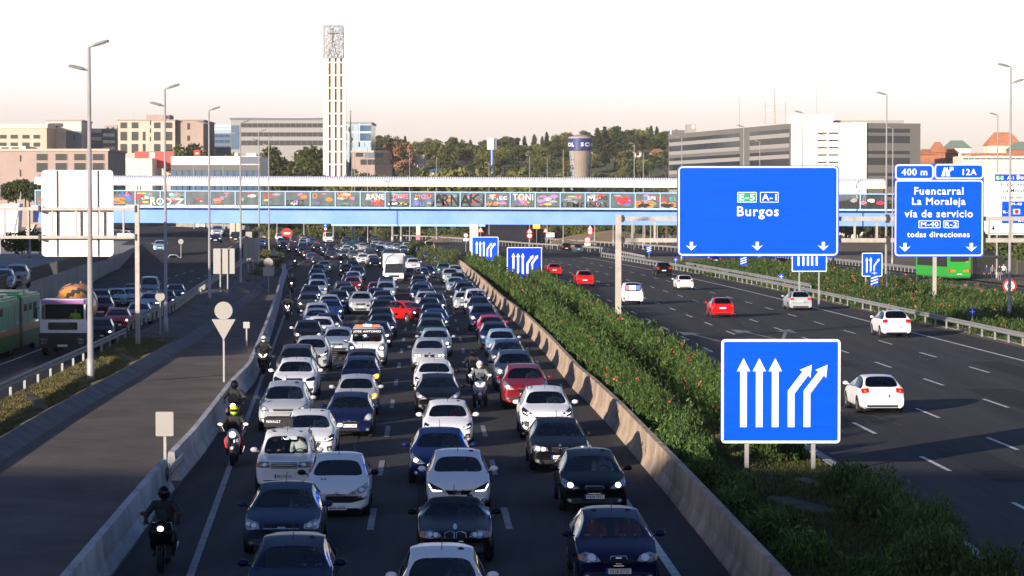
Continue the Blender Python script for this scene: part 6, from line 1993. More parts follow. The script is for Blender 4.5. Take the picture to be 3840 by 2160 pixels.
def place_car(x, Y, key, paint, label, group, rot=None, rear=False, lit=0, plate=None, lod=None, side_paint=None, z=0.0, cabin=True):
    pr = PROTO[key]
    rz = heading(Y) if rot is None else rot
    lod = lod if lod is not None else (0 if Y < 330 else 2)
    nm, cat = NAMES[pr["cls"]], CATS.get(pr["cls"], "car")
    if lod == 2:
        o = put(nm, far_mesh(pr, lit if lit < 2 else 1), None, (x, Y, z), rz)
        o.material_slots[0].link = 'OBJECT'
        o.material_slots[0].material = PAINT[paint]
        return tag(o, label, cat, group)
    t = thing(nm, label, cat, (x, Y, z), rz + (math.pi if rear else 0), group)
    for pn, m_, loc, pt, side, kids, r_ in pr["parts"]:
        if side[0] == ("F" if rear else "R"): continue
        if side[0] == "F" and len(side) > 1 and int(side[1]) != lit: continue
        o = put(pn, m_, t, loc)
        if pt:
            o.material_slots[0].link = 'OBJECT'
            o.material_slots[0].material = PAINT[side_paint] if (side_paint and pn == "mirror") else PAINT[paint]
        for kn, km in kids:
            put(kn, km, o)
    if cabin and Y < 240:
        put("cabin", pr["cabin"], t)
    if plate and not rear:
        for o in t.children:
            if o.name.startswith("number_plate"):
                q = put("lettering", text_mesh(plate, .40, .075, .01, .001, "sign_black"), o, (.02, pr["plate"][0], pr["plate"][1]))
                break
    return t
for key, cls, face in (("ibiza", "hatchback", "ledline"), ("lion", "hatchback", "smile"), ("small", "hatchback", "plain"), ("punto", "hatchback", "round"), ("yaris", "hatchback", "mask"),
                       ("leon", "compact", "shield"), ("astra", "compact", "swept"), ("one", "compact", "kidney"), ("ceed", "compact", "mask"), ("golf", "compact", "plain"),
                       ("cruze", "saloon", "bowtie"), ("passat", "saloon", "swept"), ("three", "saloon", "kidney"), ("cordoba", "compact", "oval"), ("family", "saloon", "plain"),
                       ("q5", "off-roader", "single"), ("sport", "off-roader", "mask"), ("cx", "off-roader", "swept"), ("crv", "off-roader", "plain"), ("vitara", "boxy off-roader", "boxy"),
                       ("cmax", "people carrier", "wedge"), ("mpv", "people carrier", "plain"), ("z", "roadster", "roundkidney"), ("wagon", "estate", "swept"),
                       ("van", "van", "vanface"), ("kangoo", "small van", "vanface"), ("master", "tall van", "vanface")):
    make_proto(key, cls, face)

# ============================================================ PEOPLE
def figure(nodes, edges, root, mats, pick, sub=1):
    """one continuous body grown from a skeleton: nodes name -> (pos, radius)"""
    names = list(nodes)
    me = bpy.data.meshes.new("person")
    me.from_pydata([nodes[n][0] for n in names], [(names.index(a), names.index(b)) for a, b in edges], [])
    ob = put("person", me)
    ob.modifiers.new("skin", 'SKIN')
    for i, n in enumerate(names):
        r = nodes[n][1]
        me.skin_vertices[0].data[i].radius = r if isinstance(r, tuple) else (r, r)
        me.skin_vertices[0].data[i].use_root = (n == root)
    s = ob.modifiers.new("sub", 'SUBSURF')
    s.levels = s.render_levels = sub
    out = evaluated(ob)
    bpy.data.objects.remove(ob)
    out.materials.clear()
    for m in mats: out.materials.append(M[m])
    idx = [pick(p.center) for p in out.polygons]
    out.polygons.foreach_set("material_index", idx)
    out.polygons.foreach_set("use_smooth", [True] * len(idx))
    out.name = "person"
    return out
def hand(nodes, edges, side, w, fdir, down):
    """palm, four unequal bent fingers and a thumb from the wrist node w"""
    p = Vector(nodes[w][0])
    f, d = Vector(fdir).normalized(), Vector(down).normalized()
    s = f.cross(d).normalized()
    nodes[w + "palm"] = (tuple(p + f * .075), (.042, .024))
    edges.append((w, w + "palm"))
    for i, (o, l) in enumerate(((-.033, .060), (-.011, .072), (.011, .066), (.033, .050))):
        a = p + f * .10 + s * o
        nodes[w + "k%d" % i] = (tuple(a), .0105)
        nodes[w + "m%d" % i] = (tuple(a + f * l * .5 + d * .012), .0095)
        nodes[w + "t%d" % i] = (tuple(a + f * l * .55 + d * (.02 + l * .5)), .0085)
        edges += [(w + "palm", w + "k%d" % i), (w + "k%d" % i, w + "m%d" % i), (w + "m%d" % i, w + "t%d" % i)]
    th = p + f * .045 - s * side * .045
    nodes[w + "th1"] = (tuple(th), .0125)
    nodes[w + "th2"] = (tuple(th + f * .03 + d * .03 - s * side * .01), .0105)
    edges += [(w + "palm", w + "th1"), (w + "th1", w + "th2")]
def rider_mesh(top, legs_, glove="cloth_black", lean=0.0):
    n = {"pelvis": ((0, .32, .90), (.17, .14)), "belly": ((0, .26, 1.08), (.175, .135)), "chest": ((0, .16 - lean, 1.30), (.215, .145)), "neck0": ((0, .10 - lean, 1.46), (.075, .07)),
         "neck": ((0, .07 - lean, 1.53), .06), "head": ((0, .04 - lean, 1.62), .085), "crown": ((0, .05 - lean, 1.71), .075)}
    e = [("pelvis", "belly"), ("belly", "chest"), ("chest", "neck0"), ("neck0", "neck"), ("neck", "head"), ("head", "crown")]
    for s, k in ((1, "r"), (-1, "l")):
        n["sh" + k] = ((s * .22, .13 - lean, 1.41), .095)
        n["el" + k] = ((s * .38, -.06 - lean, 1.19), .068)
        n["wr" + k] = ((s * .36, -.34, 1.10), .045)
        n["hip" + k] = ((s * .12, .26, .86), .105)
        n["kn" + k] = ((s * .25, -.12, .74), .078)
        n["an" + k] = ((s * .20, .10, .36), .052)
        n["toe" + k] = ((s * .22, -.12, .30), .042)
        e += [("chest", "sh" + k), ("sh" + k, "el" + k), ("el" + k, "wr" + k), ("pelvis", "hip" + k), ("hip" + k, "kn" + k), ("kn" + k, "an" + k), ("an" + k, "toe" + k)]
        hand(n, e, s, "wr" + k, (0, -1, -.25), (0, -.2, -1))
    def pick(c):
        if c.z > 1.53: return 3
        if abs(c.x) > .22 and c.y < -.33 and c.z > .95: return 2
        if c.z < .42: return 4
        if c.z < .93 and not (abs(c.x) > .3 and c.z > .9): return 1
        return 0
    return figure(n, e, "pelvis", [top, legs_, glove, "skin", "cloth_black"], pick)
def helmet_mesh(col, open_face=False, lean=0.0):
    b = MB()
    b.ball((0, .04 - lean, 1.665), .135, .155, .16, 0, 16, 10)
    for i in range(6):
        pass
    vs, fs = [], []
    for j, z in enumerate((1.62, 1.66, 1.70)):
        for i in range(9):
            a = R(-90 - 62 + 124 * i / 8)
            k = 1.035 * math.sqrt(max(.05, 1 - ((z - 1.665) / .165) ** 2))
            vs.append((.135 * k * math.cos(a), .04 - lean + .155 * k * math.sin(a), z))
    for j in range(2):
        for i in range(8):
            fs.append((j * 9 + i, j * 9 + i + 1, (j + 1) * 9 + i + 1, (j + 1) * 9 + i))
    b.add(vs, fs, 2 if open_face else 1)
    return b.mesh("helmet", [col, "visor", "skin"], True)
def seated_mesh(top):
    n = {"pelvis": ((0, 0, .10), (.16, .13)), "belly": ((0, .05, .28), (.15, .12)), "chest": ((0, .10, .50), (.18, .125)), "neck0": ((0, .11, .64), (.07, .065)), "neck": ((0, .09, .70), .055),
         "head": ((0, .05, .80), (.078, .092)), "crown": ((0, .06, .90), (.07, .085)), "jaw": ((0, .01, .755), .055)}
    e = [("pelvis", "belly"), ("belly", "chest"), ("chest", "neck0"), ("neck0", "neck"), ("neck", "head"), ("head", "crown"), ("head", "jaw")]
    for s, k in ((1, "r"), (-1, "l")):
        n["sh" + k] = ((s * .20, .09, .59), .07)
        n["el" + k] = ((s * .27, -.16, .40), .048)
        n["wr" + k] = ((s * .17, -.40, .46), .033)
        n["hip" + k] = ((s * .11, -.06, .10), .095)
        n["kn" + k] = ((s * .16, -.46, .16), .07)
        n["an" + k] = ((s * .14, -.60, -.18), .05)
        e += [("chest", "sh" + k), ("sh" + k, "el" + k), ("el" + k, "wr" + k), ("pelvis", "hip" + k), ("hip" + k, "kn" + k), ("kn" + k, "an" + k)]
        hand(n, e, s, "wr" + k, (-s * .35, -.9, .25), (0, -.5, -1))
    def pick(c):
        if c.z > .665: return 1
        if c.y < -.40 and c.z > .36: return 1
        return 2 if c.z < .19 else 0
    return figure(n, e, "pelvis", [top, "skin", "cloth_navy"], pick)
def hair_mesh(dz=0.0, long_=False):
    b = MB()
    vs, fs, nu = [], [], 14
    for j in range(5):
        t = R(90 * j / 4)
        for i in range(nu):
            p = 2 * math.pi * i / nu
            z = .885 + .088 * math.cos(t)
            y = .075 + .105 * math.sin(t) * math.sin(p)
            back = max(0, math.sin(p))
            vs.append((.088 * math.sin(t) * math.cos(p), y, z - (j == 4) * back * (.18 if long_ else .09)))
    for j in range(4):
        for i in range(nu):
            fs.append((j * nu + i, j * nu + (i + 1) % nu, (j + 1) * nu + (i + 1) % nu, (j + 1) * nu + i))
    return b.add(vs, fs).mesh("hair", "hair_dark", True)
def face_mesh(dy=0, dz=0):
    b = MB()
    for s in (-1, 1):
        b.ball((s * .03, -.038 + dy, .815 + dz), .012, .008, .007, 0, 8, 5)
        b.ball((s * .082, .05 + dy, .80 + dz), .012, .022, .032, 1, 8, 6)
    b.add([(-.014, -.035 + dy, .785 + dz), (.014, -.035 + dy, .785 + dz), (0, -.066 + dy, .788 + dz), (0, -.036 + dy, .825 + dz)], [(0, 1, 2), (0, 2, 3), (1, 3, 2)], 1)
    b.box(-.022, .022, -.047 + dy, -.040 + dy, .757 + dz, .763 + dz, 2)
    return b.mesh("face", ["hair_dark", "skin", "lens_red"])
HAIR, HAIRL, FACEM = hair_mesh(), hair_mesh(long_=True), face_mesh()
SEATED = {k: seated_mesh(k) for k in ("cloth_white", "cloth_grey", "cloth_navy", "cloth_black", "cloth_red", "cloth_brown", "cloth_lime")}
def occupant(car, top, label, side=1, long_=False):
    c = None
    pr = PROTO[car["proto"]]
    c = pr["c"]
    fl = (.26 if c["H"] < 1.35 else .42) if c["H"] < 1.6 else .6
    y = c["hy"] - c["L"] / 2 + .50
    v = Vector((side * .36, y, fl + .06))
    p = car.matrix_basis @ v
    t = put("person", SEATED[top], None, p, car.rotation_euler.z)
    tag(t, label, "person", "people sitting in the cars")
    put("hair", HAIRL if long_ else HAIR, t)
    put("face", FACEM, t)
    return t
def standing_mesh(top, legs_):
    n = {"pelvis": ((0, 0, .95), (.15, .11)), "belly": ((0, 0, 1.12), (.14, .10)), "chest": ((0, 0, 1.34), (.175, .115)), "neck0": ((0, .01, 1.48), (.065, .06)), "neck": ((0, 0, 1.54), .05),
         "head": ((0, -.02, 1.63), (.075, .09)), "crown": ((0, -.01, 1.72), (.068, .08))}
    e = [("pelvis", "belly"), ("belly", "chest"), ("chest", "neck0"), ("neck0", "neck"), ("neck", "head"), ("head", "crown")]
    for s, k in ((1, "r"), (-1, "l")):
        n["sh" + k] = ((s * .20, 0, 1.44), .065)
        n["el" + k] = ((s * .27, .03, 1.15), .045)
        n["wr" + k] = ((s * .27, -.06, .90), .032)
        n["hip" + k] = ((s * .10, 0, .90), .09)
        n["kn" + k] = ((s * .11, -.02, .50), .065)
        n["an" + k] = ((s * .11, .02, .09), .045)
        n["toe" + k] = ((s * .12, -.16, .05), .038)
        e += [("chest", "sh" + k), ("sh" + k, "el" + k), ("el" + k, "wr" + k), ("pelvis", "hip" + k), ("hip" + k, "kn" + k), ("kn" + k, "an" + k), ("an" + k, "toe" + k)]
        hand(n, e, s, "wr" + k, (0, -.1, -1), (0, -1, -.2))
    return figure(n, e, "pelvis", [top, legs_, "skin", "cloth_black"], lambda c: 2 if c.z > 1.51 or (abs(c.x) > .2 and c.z < .92) else (1 if c.z < .98 and c.z > .12 else (3 if c.z <= .12 else 0)))

# ============================================================ MOTORCYCLES
def bike_wheel(r, w_):
    t = MB()
    n = 20
    prof = [(r * .72, -w_ * .4), (r * .9, -w_ / 2), (r, 0), (r * .9, w_ / 2), (r * .72, w_ * .4)]
    rings = [[(x, rr * math.cos(2 * math.pi * i / n), rr * math.sin(2 * math.pi * i / n)) for i in range(n)] for rr, x in prof]
    for a_, b_ in zip(rings, rings[1:]): t.strip(a_ + [a_[0]], b_ + [b_[0]])
    h = MB()
    for k in range(5):
        a_ = 2 * math.pi * k / 5
        h.bar((0, 0, 0), (0, r * .74 * math.cos(a_), r * .74 * math.sin(a_)), .05, .03)
    h.tube([(-.06, 0, 0), (.06, 0, 0)], .05, 8)
    return t.mesh("wheel", "rubber", True), h.mesh("rim", "rim_dark")
def motorcycle(label, x, Y, style="naked", col="black", rz=None, lit=True, rear=False, zs=1.0):
    t = thing("motorcycle", label, "motorcycle", (x, Y, 0), (heading(Y) if rz is None else rz) + (math.pi if rear else 0), "motorcycles filtering through the traffic")
    sc = style in ("scooter", "threewheel")
    r, wb = (.27, .66) if sc else (.31, .72)
    wm, rm = bike_wheel(r, .13)
    fx = (-.21, .21) if style == "threewheel" else (0,)
    for q in fx: put("rim", rm, put("wheel", wm, t, (q, -wb, r)))
    put("rim", rm, put("wheel", wm, t, (0, wb, r)))
    b = MB()
    for s in (-1, 1):
        for q in fx:
            b.tube([(q + s * .085, -wb, r), (q * .6 + s * .09, -wb + .22, .92)], .024, 6)
    b.tube([(0, wb, r), (0, .2, .45)], .05, 6)
    b.box(-.14, .14, -.28, .25, .28, .60)
    b.build("chassis", "dark_metal", t)
    b = MB()
    if sc:
        b.prism([(-.24, .52), (.24, .52), (.28, .80), (.20, 1.02), (-.20, 1.02), (-.28, .80)], -.55, -.44)
        b.ball((0, -.52, .84), .24, .16, .24)
        b.ball((0, .52, .70), .20, .48, .17)
        b.box(-.17, .17, -.42, .05, .30, .38)
        b.ball((0, -wb, r + .22), .09, .26, .10)
    else:
        if style == "sport":
            b.prism([(-.18, .62), (.18, .62), (.27, .86), (.20, 1.08), (-.20, 1.08), (-.27, .86)], -.70, -.40)
            for s in (-1, 1): b.ball((s * .22, -.35, .68), .05, .30, .22)
        b.ball((0, -.08, .90), .15, .33, .15)
        b.ball((0, -.58, .98), .17, .20, .17)
        b.ball((0, .58, .86), .12, .36, .08)
        for s in (-1, 1): b.ball((s * .17, -.38, .76), .05, .24, .20)
        b.ball((0, -wb, r + .24), .07, .24, .07)
    b.build("fairing", [PAINT[col]], t, True)
    b = MB()
    b.ball((0, .28, .84), .15, .34, .06)
    b.build("seat", "cloth_black", t, True)
    b = MB()
    b.prism([(-.17, 1.04), (.17, 1.04), (.19, 1.22), (.09, 1.38), (-.09, 1.38), (-.19, 1.22)], -.60, -.592)
    b.build("windshield", "tinted_glass" if style != "naked" else "visor", t)
    b = MB()
    b.tube([(-.40, -.36, 1.06), (-.18, -.48, 1.03), (.18, -.48, 1.03), (.40, -.36, 1.06)], .016, 6)
    b.build("handlebar", "dark_metal", t)
    for s in (-1, 1):
        b = MB()
        b.tube([(s * .28, -.44, 1.05), (s * .36, -.50, 1.24)], .009, 4)
        b.ball((s * .39, -.50, 1.27), .085, .02, .05)
        b.build("mirror", "black_plastic" if col != "white" else [PAINT["white"]], t)
    hm = "lens_lit" if lit else "lens_clear"
    if style == "vlight":
        for s in (-1, 1):
            MB().prism([(s * .03, .84), (s * .07, .84), (s * .17, 1.04), (s * .09, 1.04)], -.80, -.77).build("headlight", "lens_drl", t)
    elif sc:
        for s in (-1, 1):
            MB().prism([(s * .03, .82), (s * .14, .88), (s * .20, .99), (s * .10, .96)], -.70, -.66).build("headlight", hm, t)
    else:
        b = MB()
        b.ball((0, -.76, .97), .07 if style == "sport" else .10, .05, .06 if style == "sport" else .09)
        b.build("headlight", hm, t, True)
    b = MB()
    b.tube([(.14, -.1, .32), (.20, .3, .34), (.22, .74, .46)], [.03, .045, .055], 8)
    b.build("exhaust", "chrome", t)
    if rear or True:
        MB().box(-.07, .07, .90, .93, .80, .86).build("tail_light", "lens_red", t)
        MB().box(-.10, .10, .96, .97, .55, .68).build("number_plate", "plate_white", t)
    return t
RID = {}
def rider(bike, label, top="cloth_black", legs_="cloth_black", helm="black", lean=0.0, open_face=False):
    k = (top, legs_, lean)
    if k not in RID: RID[k] = rider_mesh(top, legs_, lean=lean)
    o = put("person", RID[k], None, bike.location, bike.rotation_euler.z)
    tag(o, label, "person", "motorcycle riders in the traffic")
    put("helmet", helmet_mesh(PAINT[helm] if helm in PAINT else helm, open_face, lean), o)
    return o

# ============================================================ TRUCKS AND BUSES
def big_wheels(t, xs, ys, r=.5, w_=.3):
    wm, rm = wheel_meshes(r, w_)
    for x in xs:
        for y in ys: put("rim", rm, put("wheel", wm, t, (x, y, r)))
def mixer_truck(x, Y):
    t = thing("mixer_truck", "white concrete mixer truck with purple sun visor and orange striped drum", "truck", (x, Y, 0), heading(Y))
    b = MB()
    b.box(-1.22, 1.22, 0, 1.9, 1.25, 1.98)
    b.prism([(-1.22, 2.78), (1.22, 2.78), (1.2, 2.98), (1.1, 3.05), (-1.1, 3.05), (-1.2, 2.98)], 0, 1.9)
    b.box(-1.22, 1.22, 1.8, 1.9, 1.98, 2.78)
    for s in (-1, 1):
        b.box(s * 1.17 - .05, s * 1.17 + .05, 0, .16, 1.98, 2.78)
        b.box(s * 1.17 - .05, s * 1.17 + .05, 1.2, 1.8, 1.98, 2.78)
    b.build("cab", [PAINT["white"]], t)
    MB().prism(rrect(-1.12, 1.12, 1.98, 2.78, .1, 4), -.02, 0).build("windscreen", "windscreen_glass", t)
    MB().box(-1.1, 1.1, 1.3, 1.75, 1.6, 2.75).build("cab_seats", "cabin", t)
    b = MB()
    b.prism([(-1.15, 2.82), (1.15, 2.82), (1.12, 3.02), (-1.12, 3.02)], -.20, -.02)
    b.build("sun_visor", [PAINT["lilac"]], t)
    MB().prism(rrect(-.78, .78, 1.42, 1.82, .05, 3), -.03, 0).build("grille", "black_plastic", t)
    g = MB()
    for i in range(4): g.box(-.74, .74, -.04, -.031, 1.47 + i * .08, 1.50 + i * .08)
    g.build("grille_slats", "dark_metal", t)
    put("lettering", text_mesh("MAN", .62, .10, .03, .006, "chrome"), t, (0, -.05, 1.74))
    MB().prism([(-1.24, .45), (1.24, .45), (1.25, 1.22), (-1.25, 1.22)], -.12, 1.7).build("bumper", "black_plastic", t)
    for s in (-1, 1):
        h = MB()
        h.prism(rrect(s * .98 - .18, s * .98 + .18, .82, .98, .03, 2), -.14, -.121)
        h.prism(rrect(s * .98 - .14, s * .98 + .14, .66, .76, .03, 2), -.14, -.121)
        h.build("headlight", "lens_clear", t)
        m = MB()
        m.bar((s * 1.22, .1, 2.6), (s * 1.42, -.15, 2.6), .04, .04)
        m.box(s * 1.42 - .10, s * 1.42 + .10, -.25, -.1, 2.05, 2.6)
        m.build("mirror", "black_plastic", t)
        MB().prism([(s * 1.222, 1.9), (s * 1.235, 1.9), (s * 1.235, 2.7), (s * 1.222, 2.7)], .25, 1.2).build("side_window", "tinted_glass", t)
    p_ = MB()
    p_.box(-.27, .27, -.14, -.121, .52, .63)
    p_.build("number_plate", "plate_white", t)
    MB().box(-.45, .45, .5, 8.2, .75, 1.15).build("chassis", "dark_metal", t)
    d = MB()
    a0, a1 = Vector((0, 2.5, 2.15)), Vector((0, 7.6, 2.95))
    ax_ = (a1 - a0).normalized()
    sx = Vector((1, 0, 0))
    up = sx.cross(ax_)
    prof = [(0, .7), (.12, 1.0), (.35, 1.22), (.6, 1.2), (.85, .85), (1, .5)]
    N = 28
    rows_ = [[tuple(a0 + (a1 - a0) * tt + (sx * math.cos(2 * math.pi * i / N) + up * math.sin(2 * math.pi * i / N)) * rr) for i in range(N)] for tt, rr in [(q / 12, np.interp(q / 12, [p[0] for p in prof], [p[1] for p in prof])) for q in range(13)]]
    for q in range(12):
        for i in range(N):
            d.add([rows_[q][i], rows_[q][(i + 1) % N], rows_[q + 1][(i + 1) % N], rows_[q + 1][i]], [(0, 1, 2, 3)], 1 if ((i + q * 1.4) % 7) < 2.2 else 0)
    d.add(rows_[0], [tuple(range(N))], 0)
    d.build("drum", [PAINT["orange"], M["dark_metal"]], t, True)
    f = MB()
    f.tube([(-.4, 7.6, 3.0), (0, 7.4, 3.6), (.4, 7.6, 3.0)], .25, 8)
    f.build("hopper", [PAINT["orange"]], t)
    for yy in (1.0, 4.6, 6.0): big_wheels(t, (-1.02, 1.02), (yy,), .5, .32)
    o = put("person", SEATED["cloth_lime"], None, t.matrix_basis @ Vector((.55, .95, 1.62)), t.rotation_euler.z)
    tag(o, "driver in a lime vest behind the wheel of the mixer truck", "person")
    put("hair", HAIR, o)
    put("face", FACEM, o)
def box_truck(x, Y):
    t = thing("box_truck", "white box truck with rounded cab deflector in the middle of the jam", "truck", (x, Y, 0), heading(Y))
    MB().prism([(-1.18, .85), (1.18, .85), (1.18, 3.05), (1.1, 3.15), (-1.1, 3.15), (-1.18, 3.05)], 1.95, 6.6).build("cargo_box", [PAINT["white"]], t)
    b = MB()
    n = 10
    rows_ = []
    for i in range(6):
        tt = i / 5
        rows_.append([(-.95 + 1.9 * k / n, 1.94 - 1.5 * (1 - (1 - tt) ** 2) * (1 - .35 * abs(-1 + 2 * k / n) ** 2), 3.1 - tt * .95) for k in range(n + 1)])
    for a_, c_ in zip(rows_, rows_[1:]): b.strip(a_, c_)
    b.build("deflector", [PAINT["white"]], t, True)
    b = MB()
    b.add([(-.98, 0, .5), (.98, 0, .5), (1.0, .02, 1.12), (-1.0, .02, 1.12), (-.98, .35, 1.2), (.98, .35, 1.2), (.88, .85, 2.12), (-.88, .85, 2.12), (-1.0, 1.9, .5), (1.0, 1.9, .5), (.95, 1.9, 2.15), (-.95, 1.9, 2.15)],
          [(0, 1, 2, 3), (3, 2, 5, 4), (7, 6, 10, 11), (0, 3, 4, 7, 11, 8), (1, 9, 10, 6, 5, 2), (8, 11, 10, 9)])
    b.build("cab", [PAINT["white"]], t)
    MB().add([(-.94, .345, 1.21), (.94, .345, 1.21), (.86, .83, 2.08), (-.86, .83, 2.08)], [(0, 1, 2, 3)]).build("windscreen", "window_dark", t)
    MB().prism([(-.98, .35), (.98, .35), (1.0, .62), (-1.0, .62)], -.05, .25).build("bumper", "black_plastic", t)
    MB().prism([(-.5, .72), (.5, .72), (.55, .95), (-.55, .95)], -.012, .03).build("grille", "black_plastic", t)
    for s in (-1, 1):
        b = MB()
        b.ball((s * .80, .02, .88), .13, .05, .11)
        b.build("headlight", "lens_lit", t, True)
        m = MB()
        m.box(s * 1.2 - .1, s * 1.2 + .1, .55, .68, 1.35, 1.75)
        m.build("mirror", "black_plastic", t)
    MB().box(-.26, .26, -.07, -.051, .45, .56).build("number_plate", "plate_white", t)
    big_wheels(t, (-.88, .88), (1.0, 5.2), .36, .24)
def bus_body(t, L, W, H, y0, lower, upper, roofc, rear_face=False):
    hw = W / 2
    MB().box(-hw, hw, y0, y0 + L, .35, 1.15).build("lower_body", lower, t)
    MB().box(-hw + .003, hw - .003, y0 + .003, y0 + L - .003, 1.15, 1.45).build("body_stripe", "bus_orange", t)
    MB().box(-hw + .006, hw - .006, y0 + .006, y0 + L - .006, 1.45, H - .42).build("window_band", "bus_cream", t)
    for yq in (.5, 2.2, 3.9):
        if yq + 1.2 < L: MB().box(hw - .004, hw + .01, y0 + yq, y0 + yq + 1.1, 2.25, H - .5).build("window", "window_dark", t)
    MB().box(-hw + .003, hw - .003, y0 + .003, y0 + L - .003, H - .42, H - .12).build("upper_body", upper, t)
    MB().box(-hw + .10, hw - .10, y0 + .08, y0 + L - .08, H - .12, H).build("roof", roofc, t)
mat("bus_orange", (0.40, 0.16, 0.07), 0.5)
mat("bus_cream", (0.16, 0.45, 0.28), 0.4, coat=.5)
mat("bus_dark_green", (0.008, 0.17, 0.02), 0.4, coat=.5)
def green_bus_rear(x, Y):
    t = thing("bus", "bright green bus seen from behind at the stop right of the exit sign", "bus", (x, Y, 0), heading(Y, .10))
    g = PAINT["bus green"]
    b = MB()
    b.prism(rrect(-1.27, 1.27, .32, 3.15, .22, 4), 0, 11.5)
    b.build("body", g, t)
    MB().prism(rrect(-1.05, 1.05, 2.1, 2.85, .15, 4), -.015, 0).build("rear_window", "window_dark", t)
    MB().box(-1.285, -1.268, .4, 11, 1.55, 2.75).build("side_windows", "window_dark", t)
    for s in (-1, 1):
        MB().prism(rrect(s * .75 - .34, s * .75 + .34, .98, 1.22, .05, 2), -.02, 0).build("warning_panel", "lens_orange", t)
        MB().prism(rrect(s * 1.16 - .07, s * 1.16 + .07, .9, 1.35, .03, 2), -.03, 0).build("tail_light", "lens_red", t)
    MB().prism(rrect(.72, 1.0, 2.0, 2.18, .04, 2), -.026, -.016).build("badge", "lens_orange", t)
    MB().box(-.26, .26, -.02, 0, .70, .81).build("number_plate", "plate_white", t)
    MB().box(-1.2, 1.2, -.04, .1, .35, .5).build("bumper", "bus_dark_green", t)
    big_wheels(t, (-1.08, 1.08), (2.9, 8.8), .48, .3)
def bendy_bus(x, Y):
    t = thing("bus", "green and cream articulated bus with dark bellows, cut by the left edge", "bus", (x, Y, 0), heading(Y))
    for y0, L in ((0, 6.4), (7.5, 10.5)):
        bus_body(t, L, 2.55, 3.15, -L - y0 if False else -(y0 + L), "bus_dark_green", "bus_cream", PAINT["bus green"])
    b = MB()
    for i in range(9):
        y = -6.42 - i * .12
        b.box(-1.24 if i % 2 else -1.17, 1.24 if i % 2 else 1.17, y - .12, y, .45, 3.05)
    b.build("bellows", "black_plastic", t)
    MB().prism(rrect(-1.15, 1.15, 1.3, 2.75, .1, 3), -18.03, -18.001).build("windscreen", "window_dark", t)
    for s in (-1, 1): MB().prism(rrect(s * .95 - .2, s * .95 + .2, .62, .86, .05, 2), -18.03, -18.001).build("headlight", "lens_clear", t)
    for y0 in (-5.2, -3.2, -14, -10.5):
        MB().box(-.9, .9, y0, y0 + 1.3, 3.15, 3.32).build("roof_unit", "bus_cream", t)
    for y in (-1.2, -2.7, -4.2, -9, -11, -13.2):
        MB().box(1.272, 1.285, y - .05, y + .05, 1.55, 2.73).build("window_post", "bus_cream", t)
    big_wheels(t, (-1.1, 1.1), (-1.9, -10.0, -15.6), .48, .3)
SHADOW_BLOCKS = [
 ("unseen block added behind the viewer on the left to throw the long foreground shade", -100, -30, -45, -12, 20, 5),
 ("unseen block added beyond the left edge to shade the bus and the mixer truck", -90, -52, 90, 172, 11.0, 3),
 ("farther unseen block added beyond the left edge to shade the middle of the jam", -110, -64, 180, 285, 15, 4),
]

# ============================================================ TRAFFIC
LANE = {"A": "the queue along the left barrier", "C": "the second queue from the left", "D": "the third queue from the left", "F": "the queue along the median barrier", "X": "the far crush under the footbridge"}
